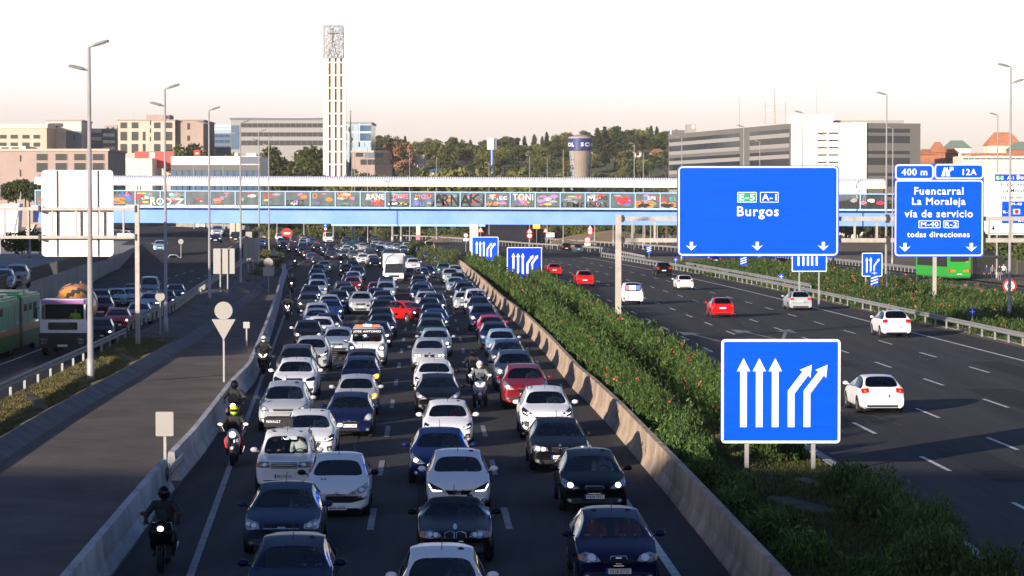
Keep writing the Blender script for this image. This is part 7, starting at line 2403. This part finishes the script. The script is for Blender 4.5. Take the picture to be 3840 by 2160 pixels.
# u, v of the roof top in the photo, prototype, paint, lamps (0 off, 1 lit, 2 amber), lane, extras
JAM = [
 (1101, 2010, "ibiza", "navy blue", 0, "A", dict(l="dark blue hatchback cut by the bottom edge, nearest car by the left lane")),
 (1076, 1806, "cruze", "slate blue", 0, "A", dict(p="4088 HRY", l="slate blue saloon with wide split grille, close behind the bottom left car")),
 (1079, 1612, "vitara", "white", 0, "A", dict(p="M5948SD", l="boxy white off-roader with slatted grille and square lamps")),
 (1272, 1700, "lion", "white", 0, "A", dict(p="8502 DGV", sp="black", l="white hatchback with black bumper bar and two bonnet slots")),
 (1165, 1537, "ceed", "white", 0, "A", dict(l="white hatchback with dark grille half hidden by the boxy white off-roader", )),
 (1074, 1431, "cmax", "silver", 0, "A", dict(p="2708 GBC", l="silver people carrier with trapezoid lower grille near the left line")),
 (1113, 1342, "q5", "white", 0, "A", dict(l="white off-roader with big trapezoid grille and four rings, left queue")),
 (1115, 1292, "mpv", "dark grey", 0, "A", {}),
 (1170, 1260, "sport", "silver", 0, "A", {}), (1155, 1199, "small", "black", 1, "A", dict(sp="white")), (1202, 1186, "family", "white", 0, "A", {}), (1230, 1177, "family", "dark blue", 1, "A", {}),
 (1187, 1155, "astra", "white", 0, "A", {}), (1188, 1141, "mpv", "silver", 0, "A", {}), (1241, 1122, "golf", "bright blue", 1, "A", {}), (1224, 1104, "wagon", "silver", 0, "A", {}), (1170, 1098, "ceed", "dark grey", 1, "A", {}),
 (1166, 1068, "family", "dark blue", 1, "A", {}), (1190, 1047, "crv", "silver blue", 1, "A", {}), (1193, 1024, "mpv", "pale blue", 0, "A", {}), (1187, 1007, "golf", "dark blue", 1, "A", {}), (1194, 990, "small", "maroon", 0, "A", {}),
 (1215, 977, "small", "silver", 1, "A", {}), (1190, 959, "family", "brown", 1, "A", {}), (1168, 947, "golf", "dark blue", 0, "A", {}), (1153, 937, "small", "maroon", 1, "A", {}), (1136, 928, "family", "navy blue", 1, "A", {}),
 (1095, 918, "golf", "black", 1, "X", {}), (1134, 909, "mpv", "grey", 0, "X", {}), (1098, 907, "family", "dark blue", 0, "X", {}), (1136, 897, "golf", "white", 0, "X", {}), (1135, 888, "wagon", "white", 0, "X", {}),
 (1105, 889, "family", "maroon", 0, "X", {}), (1058, 905, "crv", "dark blue", 1, "X", {}), (1054, 892, "crv", "silver blue", 0, "X", {}), (1047, 875, "kangoo", "white", 0, "X", {}), (1104, 879, "crv", "dark green", 0, "X", {}),
 (1130, 881, "wagon", "dark grey", 0, "X", {}), (1160, 886, "family", "dark blue", 0, "X", {}), (1172, 893, "small", "pale blue", 0, "X", {}), (1195, 902, "golf", "dark blue", 0, "X", {}), (1187, 912, "family", "black", 1, "X", {}),
 (1232, 870, "master", "white", 0, "X", dict(l="tall white van towering over the far jam below the footbridge")), (1236, 910, "crv", "navy blue", 0, "X", {}), (1224, 926, "wagon", "grey", 1, "X", {}), (1242, 929, "small", "crimson", 0, "X", {}), (1240, 938, "family", "dark grey", 0, "X", {}),
 (1286, 940, "z", "silver blue", 1, "X", {}), (1298, 919, "golf", "white", 0, "X", {}), (1272, 915, "small", "grey", 0, "X", {}), (1294, 895, "crv", "dark grey", 0, "X", {}), (1297, 886, "mpv", "dark blue", 0, "X", {}), (1312, 906, "golf", "teal", 0, "X", {}),
 (1332, 900, "family", "teal", 0, "X", {}), (1357, 887, "crv", "navy blue", 0, "X", {}), (1403, 884, "mpv", "black", 0, "X", {}), (1409, 894, "golf", "white", 0, "X", {}), (1408, 904, "family", "ivory", 0, "X", {}), (1360, 910, "wagon", "silver", 0, "X", {}),
 (1395, 914, "golf", "dark green", 0, "X", {}), (1404, 918, "small", "navy blue", 0, "X", {}), (1424, 921, "family", "navy blue", 1, "X", {}), (1430, 906, "wagon", "silver", 0, "X", {}), (1457, 909, "golf", "silver blue", 1, "X", {}), (1489, 912, "family", "silver blue", 1, "X", {}),
 (1512, 920, "astra", "white", 1, "X", {}), (1521, 908, "crv", "white", 0, "X", {}), (1580, 924, "crv", "black", 1, "X", dict(l="large black off-roader with lit lamps in front of the pink footed pillar")), (1547, 914, "golf", "dark green", 0, "X", {}),
 (1606, 940, "family", "black", 0, "X", {}), (1650, 958, "golf", "dark green", 1, "F", {}), (1547, 967, "crv", "white", 1, "X", dict(l="white off-roader with lit lamps right of the box truck")), (1531, 958, "wagon", "teal", 0, "X", {}),
 (1387, 930, "kangoo", "navy blue", 0, "X", {}), (1349, 934, "wagon", "white", 0, "X", {}), (1359, 950, "family", "white", 0, "X", {}), (1397, 953, "crv", "white", 0, "X", {}), (1403, 964, "golf", "dark grey", 1, "X", {}),
 (1327, 928, "golf", "dark blue", 0, "X", {}), (1325, 938, "family", "grey", 0, "X", {}), (1452, 934, "golf", "teal", 0, "X", {}), (1322, 976, "golf", "maroon", 0, "X", {}),
 (1298, 988, "small", "maroon", 1, "C", {}), (1339, 998, "crv", "navy blue", 0, "C", {}), (1325, 1016, "golf", "pale blue", 1, "C", {}), (1312, 1029, "family", "dark blue", 0, "C", {}), (1323, 1036, "astra", "dark red", 1, "C", {}), (1287, 1053, "golf", "dark blue", 0, "C", {}),
 (1290, 1059, "family", "dark grey", 0, "C", {}), (1305, 1071, "golf", "dark grey", 0, "C", {}), (1291, 1092, "crv", "navy blue", 0, "C", {}), (1362, 1093, "crv", "silver", 0, "C", dict(l="silver off-roader with oval chrome grille in mid jam, second queue")),
 (1410, 1078, "family", "dark blue", 1, "C", {}), (1435, 1087, "golf", "navy blue", 1, "C", {}), (1425, 1107, "astra", "dark blue", 1, "C", {}), (1439, 1122, "family", "black", 1, "C", {}), (1447, 1054, "mpv", "silver blue", 1, "C", {}), (1449, 1037, "golf", "black", 0, "C", {}),
 (1449, 1047, "wagon", "dark blue", 0, "C", {}), (1412, 1057, "small", "dark red", 0, "C", {}), (1430, 1152, "golf", "black", 1, "C", {}), (1433, 1176, "family", "navy blue", 1, "C", {}), (1413, 1203, "leon", "navy blue", 1, "C", {}),
 (1270, 1224, "passat", "silver blue", 1, "C", dict(l="silver blue saloon with two people aboard left of the white van")), 
 (1378, 1226, "van", "white", 1, "C", dict(l="white van with black windscreen banner and amber roof bar", van=1)),
 (1360, 1307, "small", "dark grey", 0, "C", {}), (1355, 1336, "small", "navy blue", 2, "C", dict(l="navy hatchback with one amber lamp glowing, right behind a silver hatchback")),
 (1339, 1404, "yaris", "silver", 2, "C", dict(l="pale silver hatchback with amber lamp glowing, behind the navy slot grille hatchback")), (1316, 1470, "punto", "navy blue", 0, "C", dict(p="7611 GWB", l="navy hatchback with slotted chrome grille and rounded lamps")),
 (1657, 2053, "small", "white", 0, "D", dict(l="white hatchback cut by the bottom edge, only roof and windscreen showing")),
 (1703, 1855, "z", "black", 0, "D", dict(p="A 0277 ED", l="black soft top roadster with twin kidney grille")),
 (1716, 1687, "ibiza", "white", 0, "D", dict(p="0450 JPP", l="white hatchback with bright hooked lamp lines, behind the black roadster")),
 (1648, 1602, "passat", "deep blue", 1, "D", dict(l="deep blue saloon with lit lamps partly hidden by the white hatchback")),
 (1678, 1500, "yaris", "white", 0, "D", dict(l="white hatchback with big side intakes behind the deep blue saloon")),
 (1641, 1400, "astra", "black", 0, "D", dict(l="black hatchback with winged chrome bar, behind a white hatchback in mid road")),
 (1628, 1348, "ceed", "white", 0, "D", dict(sp="black", l="white hatchback with black mirrors behind the black hatchback with chrome bar")),
 (1610, 1266, "one", "silver", 1, "D", dict(l="silver hatchback with twin kidney grille and two bright round lamps")),
 (1633, 1229, "leon", "silver blue", 1, "D", {}), (1618, 1191, "golf", "dark green", 0, "D", {}), (1620, 1169, "astra", "dark blue", 0, "D", {}), (1634, 1157, "golf", "bright blue", 1, "D", {}), (1607, 1135, "family", "dark blue", 0, "D", {}), (1608, 1114, "golf", "dark blue", 0, "D", {}),
 (1628, 1104, "mpv", "slate blue", 1, "D", {}), (1597, 1091, "astra", "silver", 1, "D", {}), (1600, 1082, "family", "navy blue", 0, "D", {}), (1577, 1062, "mpv", "dark blue", 1, "D", {}), (1586, 1055, "golf", "slate blue", 0, "D", {}), (1572, 1046, "family", "navy blue", 0, "D", {}),
 (1579, 1002, "kangoo", "dark grey", 0, "D", {}), (1572, 1030, "wagon", "black", 0, "D", {}), (1536, 1007, "crv", "dark red", 0, "D", {}), (1603, 995, "family", "dark blue", 1, "D", {}),
 (1536, 1127, "small", "red", 1, "D", dict(rot=.62, l="bright red hatchback turned across the lanes in mid jam")),
 (2291, 1908, "cordoba", "navy blue", 0, "F", dict(p="3518 DTD", l="dark blue hatchback with round lamps and small shield grille, bottom right")),
 (2209, 1684, "leon", "black", 1, "F", dict(p="0404 FNT", l="black hatchback with lit lamps and rounded chrome grille by the median barrier")),
 (2086, 1564, "three", "black", 1, "F", dict(p="4693 KDF", l="black saloon with lit ring lamps and kidney grille, behind the black hatchback")),
 (2042, 1450, "sport", "white", 0, "F", dict(l="white off-roader with black lower grille and roof rails")),
 (1964, 1365, "cx", "dark red", 1, "F", dict(l="dark red off-roader behind the white one by the median")),
 (1927, 1313, "crv", "slate blue", 1, "F", dict(l="dark off-roader with lit lamps right behind the dark red off-roader")),
 (1902, 1272, "golf", "slate blue", 1, "F", {}), (1879, 1232, "small", "pale blue", 0, "F", {}), (1853, 1206, "golf", "navy blue", 1, "F", {}), (1840, 1180, "small", "crimson", 0, "F", {}), (1810, 1140, "crv", "navy blue", 1, "F", {}),
 (1795, 1110, "golf", "dark blue", 1, "F", {}), (1783, 1088, "kangoo", "white", 0, "F", dict(l="small white van in the median side queue")), (1738, 1091, "small", "silver", 1, "F", {}), (1757, 1075, "golf", "navy blue", 0, "F", {}), (1742, 1056, "crv", "navy blue", 1, "F", {}), (1733, 1049, "family", "navy blue", 0, "F", {}),
 (1706, 1037, "astra", "silver blue", 0, "F", {}), (1717, 1021, "family", "dark green", 0, "F", {}), (1687, 1005, "crv", "silver", 1, "F", {}), (1706, 993, "wagon", "silver", 0, "F", {}), (1663, 985, "golf", "teal", 1, "F", {}),
]
class Q: pass
cars = []
for u, v, key, paint, lit, lane, ex in JAM:
    c = PROTO[key]["c"]
    g = G(u, v, c["H"])
    q = Q()
    q.rz = ex["rot"] if "rot" in ex else heading(g.y, .05 if lane in "AX" and g.y > 140 else 0)
    back = -c["L"] / 2 + c["hy"] + .45        # roof top in the car's own length
    q.x, q.y = g.x + math.sin(q.rz) * back, g.y - math.cos(q.rz) * back
    q.key, q.paint, q.lit, q.lane, q.ex, q.L, q.W, q.u = key, paint, lit, lane, ex, c["L"], c["W"], u
    cars.append(q)
for it in range(40):                            # keep bumpers apart
    cars.sort(key=lambda q: q.y)
    moved = False
    for i, a in enumerate(cars):
        for b in cars[i + 1:]:
            if b.y - a.y > 6: break
            if "rot" in b.ex and it > 5: continue
            need = (a.L + b.L) / 2 + .5
            if abs(a.x - b.x) < (a.W + b.W) / 2 + .12 and b.y - a.y < need:
                ov = (a.W + b.W) / 2 + .15 - abs(a.x - b.x)
                if ov < .7:
                    s = 1 if b.x > a.x else -1
                    b.x += s * ov * .55
                    a.x -= s * ov * .45 if a.y > 110 else 0
                else:
                    y2 = a.y + need + .02
                    b.x *= y2 / b.y if b.y > 120 else 1
                    b.y = y2
                moved = True
    if not moved: break
ORD = ["first", "second", "third", "fourth", "fifth", "sixth", "seventh", "eighth", "ninth", "tenth", "eleventh", "twelfth", "thirteenth", "fourteenth", "fifteenth", "sixteenth", "seventeenth", "eighteenth", "nineteenth", "twentieth"]
def ordi(n):
    if n < 20: return ORD[n]
    t = {2: "twenty", 3: "thirty", 4: "forty", 5: "fifty", 6: "sixty", 7: "seventy", 8: "eighty"}[(n + 1) // 10]
    return t + "-" + ORD[(n + 1) % 10 - 1] if (n + 1) % 10 else t[:-1] + "ieth"
cnt = {}
jam = {}
for q in sorted(cars, key=lambda q: q.y):
    n = cnt.get(q.lane, 0)
    cnt[q.lane] = n + 1
    kind = PROTO[q.key]["cls"].replace("compact", "hatchback").replace("boxy ", "").replace("estate", "estate car").replace("small van", "small van")
    lab = q.ex.get("l") or "%s %s%s, %s back in %s" % (q.paint, kind, {0: "", 1: " with lit lamps", 2: ""}[q.lit], ordi(n), LANE[q.lane])
    t = place_car(q.x, q.y, q.key, q.paint, lab, "cars and vans standing in the traffic jam", rot=q.rz, lit=q.lit, plate=q.ex.get("p"), side_paint=q.ex.get("sp"))
    t["proto"] = q.key
    jam[q.u] = t
bpy.context.view_layer.update()
# the white van's banner and roof bar, the off-roader's soft cover
vn = jam[1378]
c = PROTO["van"]["c"]
yb_ = c["hy"] - c["L"] / 2
bn = MB()
bn.add([(-.78, yb_ - .33, 1.63), (.78, yb_ - .33, 1.63), (.72, yb_ - .12, 1.89), (-.72, yb_ - .12, 1.89)], [(0, 1, 2, 3)])
bn.build("banner", "sign_black", vn)
o = put("lettering", text_mesh("JOSE ANTONIO", 1.38, .17, .05, .002), vn, (0, yb_ - .245, 1.765))
o.rotation_euler.x = R(-39)
MB().box(-.62, .62, yb_ + .30, yb_ + .50, 1.975, 2.09).build("roof_bar", "lens_orange", vn)
MB().box(-.22, .22, yb_ + .27, yb_ + .299, 1.985, 2.12).build("roof_sign", "sign_white", vn)
MB().ball((.26, yb_ - .30, 1.44), .19, .06, .11).ball((.52, yb_ - .30, 1.45), .17, .06, .12).build("dashboard_toy", "cloth_red", vn)
vt = jam[1079]
MB().box(-.72, .10, .95, 1.5, 1.68, 1.92).build("soft_cover", "cloth_black", vt)
put("lettering", text_mesh("RENAULT", .40, .075, .02, .002), vt, (-.45, .945, 1.83))

for args in ((1076, "cloth_grey", "driver in grey in the slate blue saloon", 1), (1079, "cloth_white", "driver with pale shirt in the boxy white off-roader", 1), (1272, "cloth_white", "driver in white in the hatchback with black bumper bar", 1), (1074, "cloth_white", "driver in white at the wheel of the silver people carrier", 1),
             (1165, "cloth_white", "driver in white in the white hatchback behind the boxy off-roader", 1), (1113, "cloth_white", "driver in white in the white four ring off-roader", 1), (1101, "cloth_navy", "driver in navy in the bottom left blue hatchback", 1), (1316, "cloth_brown", "driver in brown in the navy slot grille hatchback", 1), (1339, "cloth_grey", "driver in grey in the pale silver hatchback with amber lamp", 1),
             (1657, "cloth_grey", "driver in grey in the bottom white hatchback", 1), (1703, "cloth_grey", "driver in grey in the black roadster", 1), (1716, "cloth_navy", "driver in navy in the white hatchback with hooked lamp lines", 1), (1648, "cloth_brown", "driver in brown in the deep blue saloon", 1), (1678, "cloth_red", "driver in red in the white hatchback with side intakes", 1),
             (1641, "cloth_grey", "driver in grey in the black hatchback with chrome bar", 1), (2291, "cloth_red", "driver in red in the bottom right blue hatchback", 1), (2209, "cloth_white", "driver in white in the black hatchback by the median", 1), (2086, "cloth_navy", "driver in navy in the black saloon with ring lamps", 1), (2042, "cloth_white", "driver in white in the white off-roader with roof rails", 1),
             (1902, "cloth_white", "driver in white in the slate blue hatchback by the median", 1), (1270, "cloth_white", "driver in white in the silver blue saloon", 1), (1355, "cloth_brown", "driver in brown in the navy hatchback with amber lamp", 1), (1964, "cloth_white", "driver in white in the dark red off-roader", 1)):
    occupant(jam[args[0]], *args[1:])
for u, top, lab in ((2291, "cloth_red", "passenger in red in the bottom right blue hatchback"), (1316, "cloth_brown", "passenger in brown in the navy slot grille hatchback"), (1270, "cloth_brown", "passenger in brown in the silver blue saloon"), (1628, "cloth_brown", "passenger in brown in the white hatchback with black mirrors"), (1079, "cloth_black", "dark dressed passenger in the boxy white off-roader"), (1339, "cloth_white", "passenger in white in the pale silver hatchback with amber lamp")):
    occupant(jam[u], top, lab, -1, True)

# box truck and left service road
g = G(1478, 1066)
box_truck(g.x, g.y)
g = G(236, 1336)
mixer_truck(g.x, g.y)
bendy_bus(-28.4, 147)
def by_roof(u, v, key, paint, label, group, rear=False, lit=0, z=0.0, rot=None, lod=None, **kw):
    c = PROTO[key]["c"]
    g = G(u, v, z + c["H"])
    rz = heading(g.y) if rot is None else rot
    back = -c["L"] / 2 + c["hy"] + .45
    if rear: back = c["L"] / 2 - c["ry"] + .3
    return place_car(g.x + math.sin(rz) * back, g.y - math.cos(rz) * back, key, paint, label, group, rot=rz, rear=rear, lit=lit, z=z, lod=lod, **kw)
SG = "cars on the left service road"
for u, v, key, paint, lit, lab in ((443, 1153, "leon", "red", 1, "red coupe with lit lamps right behind the mixer truck"), (377, 1190, "small", "black", 1, "small black car with one lit lamp squeezed beside the mixer truck"), (381, 1109, "crv", "maroon", 0, "maroon off-roader behind the mixer truck and lamp pole"),
                                   (377, 1083, "wagon", "dark grey", 0, "dark estate car with roof rails behind the maroon off-roader"), (439, 1079, "family", "silver", 0, "silver saloon left of a matching silver car, left service road"), (489, 1078, "golf", "silver", 1, "silver hatchback with lit lamp between saloon and lamp pole"),
                                   (497, 1062, "small", "dark grey", 0, "dark hatchback half hidden by the second tall lamp"), (561, 1037, "kangoo", "silver blue", 0, "silver blue small van standing above the other service road cars"), (563, 1095, "one", "silver", 1, "silver hatchback with kidney grille by the round disc back"),
                                   (522, 1132, "golf", "silver blue", 1, "silver blue hatchback just behind the red coupe"), (620, 1086, "small", "slate blue", 1, "slate blue hatchback partly behind the round disc back"), (658, 1064, "ceed", "dark blue", 1, "dark blue hatchback with lit lamp, rightmost on the service road")):
    by_roof(u, v, key, paint, lab, SG, lit=lit, rot=.12)
by_roof(650, 954, "ceed", "white", "lone white hatchback coming down the empty service road", SG, rot=.10, lod=0)
by_roof(600, 900, "crv", "pale blue", "pale blue car at the end of the curved parapet wall", SG, z=1.8, rot=.1, lod=2)
for u, v, key, paint, lit, lab, z in ((815, 845, "family", "silver", 1, "silver saloon coming down the ramp under the footbridge", 4.2), (809, 874, "family", "navy blue", 1, "navy saloon with lit lamps on the ramp below the silver one", 2.9),
                                      (884, 868, "mpv", "dark grey", 1, "dark people carrier on the ramp right of the navy saloon", 2.9), (755, 826, "golf", "white", 1, "white car just showing below the footbridge on the ramp", 4.4),
                                      (905, 874, "golf", "slate blue", 0, "slate blue hatchback at the ramp edge behind the lattice boards", 2.2), (890, 923, "golf", "dark blue", 0, "dark blue car between the two lattice boards", 0), (985, 872, "crv", "silver", 0, "silver off-roader left of the far jam by the thin lamp poles", 0),
                                      (982, 899, "golf", "white", 1, "white hatchback in front of the silver off-roader by the thin lamp poles", 0), (950, 868, "mpv", "pale blue", 0, "pale blue people carrier behind the small square sign back", 0)):
    by_roof(u, v, key, paint, lab, "cars on and beside the ramp under the footbridge", lit=lit, z=z, rot=.08, lod=2)
for u, v, key, paint, lab in ((10, 1006, "wagon", "silver", "silver estate parked at the very left edge behind the railing"), (24, 996, "family", "bright blue", "blue saloon parked between silver and beige cars behind the railing"), (62, 990, "crv", "beige", "beige off-roader parked rightmost behind the left railing")):
    by_roof(u, v, key, paint, lab, "cars parked on the upper street at the left", z=2.3, rot=.15, lod=2)
for u, v, key, paint, lab in ((447, 864, "family", "slate blue", "dark car on the upper street behind the gantry strut"), (486, 863, "crv", "white", "white car on the upper street left of the gantry post")):
    by_roof(u, v, key, paint, lab, "cars parked on the upper street at the left", z=2.7, rot=.9, lod=2)

# outbound carriageway, driving away
OG = "cars driving away on the outbound road"
OUT = [(3292, 1405, "golf", "white", "nearest white hatchback on the outbound road, right of the largest lane sign"), (3352, 1163, "q5", "white", "white off-roader on the outbound shoulder line near the guardrail"), (2706, 1115, "yaris", "red", "bright red hatchback in the middle of the outbound lanes"),
       (2998, 1092, "wagon", "silver", "silver estate car near the outbound guardrail"), (2566, 1031, "small", "white", "white hatchback ahead of the van, below the Burgos sign"), (2371, 1060, "kangoo", "white", "white van with colourful rear window advert beside the gantry post"),
       (2487, 983, "crv", "black", "black off-roader ahead of the white hatchback below the Burgos sign"), (2078, 988, "golf", "red", "red saloon like hatchback farthest left on the outbound road"), (2192, 1014, "sport", "red", "red off-roader right of the farther red car, left of the gantry post")]
outs = {}
for u, v, key, paint, lab in OUT:
    outs[u] = by_roof(u, v, key, paint, lab, OG, rear=True, lod=0, rot=None)
kv = outs[2371]
c = PROTO["kangoo"]["c"]
b = MB()
for i, (x0, x1) in enumerate(((-.62, -.25), (-.25, .30), (.30, .62))):
    b.add([(x0, c["L"] / 2 + .03, 1.22), (x1, c["L"] / 2 + .03, 1.22), (x1, c["L"] / 2 - .03, 1.62), (x0, c["L"] / 2 - .03, 1.62)], [(0, 1, 2, 3)], i)
b.build("window_advert", ["g_blue", "g_white", "g_pink"], kv)
by_roof(2928, 966, "golf", "black", "black car on the right service road under the Burgos sign", "cars on the right service road", rear=True, lod=0)
by_roof(2123, 911, "crv", "black", "black car on the far slip road left of the round 40 sign", "cars on the right service road", rear=True, lod=0)
by_roof(2168, 918, "golf", "teal", "teal car right behind the black one on the far slip road", "cars on the right service road", rear=True, lod=0)
by_roof(2680, 955, "golf", "dark blue", "dark car glimpsed just under the Burgos sign", "cars on the right service road", rear=True, lod=0)
g = G(1608, 935)
place_car(P(1608, 900, 470).x, 470, "van", "white", "white van seen from behind beyond the median, left of the bridge pier", OG, rear=True, lod=0)
green_bus_rear(P(3598, 1000, 280).x, 280)

# motorcycles and riders
def bike_at(u, v, style, col, lab, rlab, lit=True, top="cloth_black", legs_="cloth_black", helm="black", rz=None, rear=False, **kw):
    g = G(u, v)
    b = motorcycle(lab, g.x, g.y + .75, style, col, rz, lit, rear)
    rider(b, rlab, top, legs_, helm, **kw)
bike_at(598, 2150, "sport", "black", "black motorcycle nearest the bottom left barrier", "rider all in black with black helmet, bottom left")
bike_at(869, 1748, "naked", "white", "white naked motorcycle in front of another along the left barrier", "rider with lime helmet on the white motorcycle", helm="cloth_lime", top="cloth_black", legs_="cloth_red")
bike_at(871, 1625, "naked", "black", "dark motorcycle right behind the lime helmet rider", "rider with black helmet right behind the lime helmet", top="cloth_black", legs_="cloth_brown")
bike_at(984, 1405, "scooter", "dark grey", "grey scooter with lit double lamps by the left barrier", "scooter rider with white helmet by the left barrier", helm="white")
bike_at(1076, 1200, "vlight", "black", "black motorcycle with glowing V shaped lamp", "dark rider behind the V shaped lamp", helm="black")
bike_at(1092, 1101, "naked", "black", "motorcycle with one round lit lamp farther along the left barrier", "rider with pale helmet on the motorcycle with a round lamp", helm="silver")
bike_at(1104, 1005, "naked", "dark red", "small red motorcycle with square lit lamp near the barrier end", "rider in brown near the barrier end", top="cloth_brown", helm="maroon")
bike_at(1047, 940, "naked", "black", "motorcycle with lit lamp left of the no entry sign", "rider in lime vest left of the no entry sign", top="cloth_lime", helm="white")
bike_at(1192, 938, "naked", "black", "dark motorcycle among the far cars left of the tall van", "rider in dark red among the far cars", top="cloth_red", helm="maroon", lit=False)
bike_at(1326, 972, "scooter", "black", "scooter with lit lamp in the far jam left of the white saloon", "rider of the far scooter left of the white saloon", helm="white")
bike_at(1798, 1528, "threewheel", "white", "white three wheeled scooter between the middle queues", "rider with white helmet on the three wheeled scooter", top="cloth_grey", helm="white", open_face=True, legs_="cloth_grey")
bike_at(1772, 1470, "naked", "black", "black motorcycle just behind the white three wheeled scooter", "rider with black helmet behind the white scooter", top="cloth_black", legs_="cloth_grey", lit=False)
bike_at(1277, 1010, "naked", "black", "motorcycle with lit lamp beside the maroon hatchback in mid jam", "dark rider beside the maroon hatchback in mid jam", lit=True)
bike_at(3127, 1022, "naked", "black", "black motorcycle driving away on the right service road", "rider seen from behind on the right service road", lit=False, rear=True)
# people waiting at the bus stop
for u, v, top, legs_, lab, Y in ((3700, 1030, "cloth_navy", "cloth_black", "person in navy waiting beside the green bus", 272), (3722, 1030, "cloth_grey", "cloth_navy", "person in grey waiting in the middle of the bus stop group", 274), (3748, 1028, "cloth_black", "cloth_grey", "dark dressed person at the right of the bus stop group", 270), (3764, 1020, "cloth_white", "cloth_navy", "person in a white top standing rightmost at the bus stop", 278)):
    p = P(u, v, Y)
    o = put("person", standing_mesh(top, legs_), None, (p.x, Y, .2), rnd.uniform(-1, 1))
    tag(o, lab, "person", "people waiting at the bus stop")
    h = put("hair", HAIR, o)
    h.location = (0, -.085, .83)
    h = put("face", FACEM, o)
    h.location = (0, -.075, .83)
sh = thing("bus_shelter", "dark glass bus shelter beside the green bus", "bus shelter", (P(3720, 1000, 284).x, 284, .2))
for x in (-1.8, 1.8):
    for y in (0, 1.4): MB().box(x - .04, x + .04, y - .04, y + .04, 0, 2.4).build("post", "dark_metal", sh)
MB().box(-2, 2, -.1, 1.6, 2.4, 2.5).build("roof", "dark_metal", sh)
MB().box(-1.75, 1.75, 1.42, 1.45, .3, 2.3).build("glass_panel", "tinted_glass", sh)
MB().box(-1.5, 1.5, .9, 1.3, .42, .48).build("bench", "galvanised", sh)

# added, unseen blocks on the left cut off the low sun
for args in SHADOW_BLOCKS:
    shade_block(*args)
hz = MB().box(-1100, 1100, -160, 1700, -1.2, 75).build("haze", [])
hm = bpy.data.materials.new("haze_air")
hm.use_nodes = True
hm.node_tree.nodes.remove(hm.node_tree.nodes["Principled BSDF"])
hv = hm.node_tree.nodes.new("ShaderNodeVolumePrincipled")
hv.inputs["Color"].default_value = (0.95, 0.93, 0.92, 1)
hv.inputs["Density"].default_value = 0.00007
hm.node_tree.links.new(hv.outputs[0], hm.node_tree.nodes["Material Output"].inputs["Volume"])
hz.data.materials.append(hm)
tag(hz, kind="stuff")
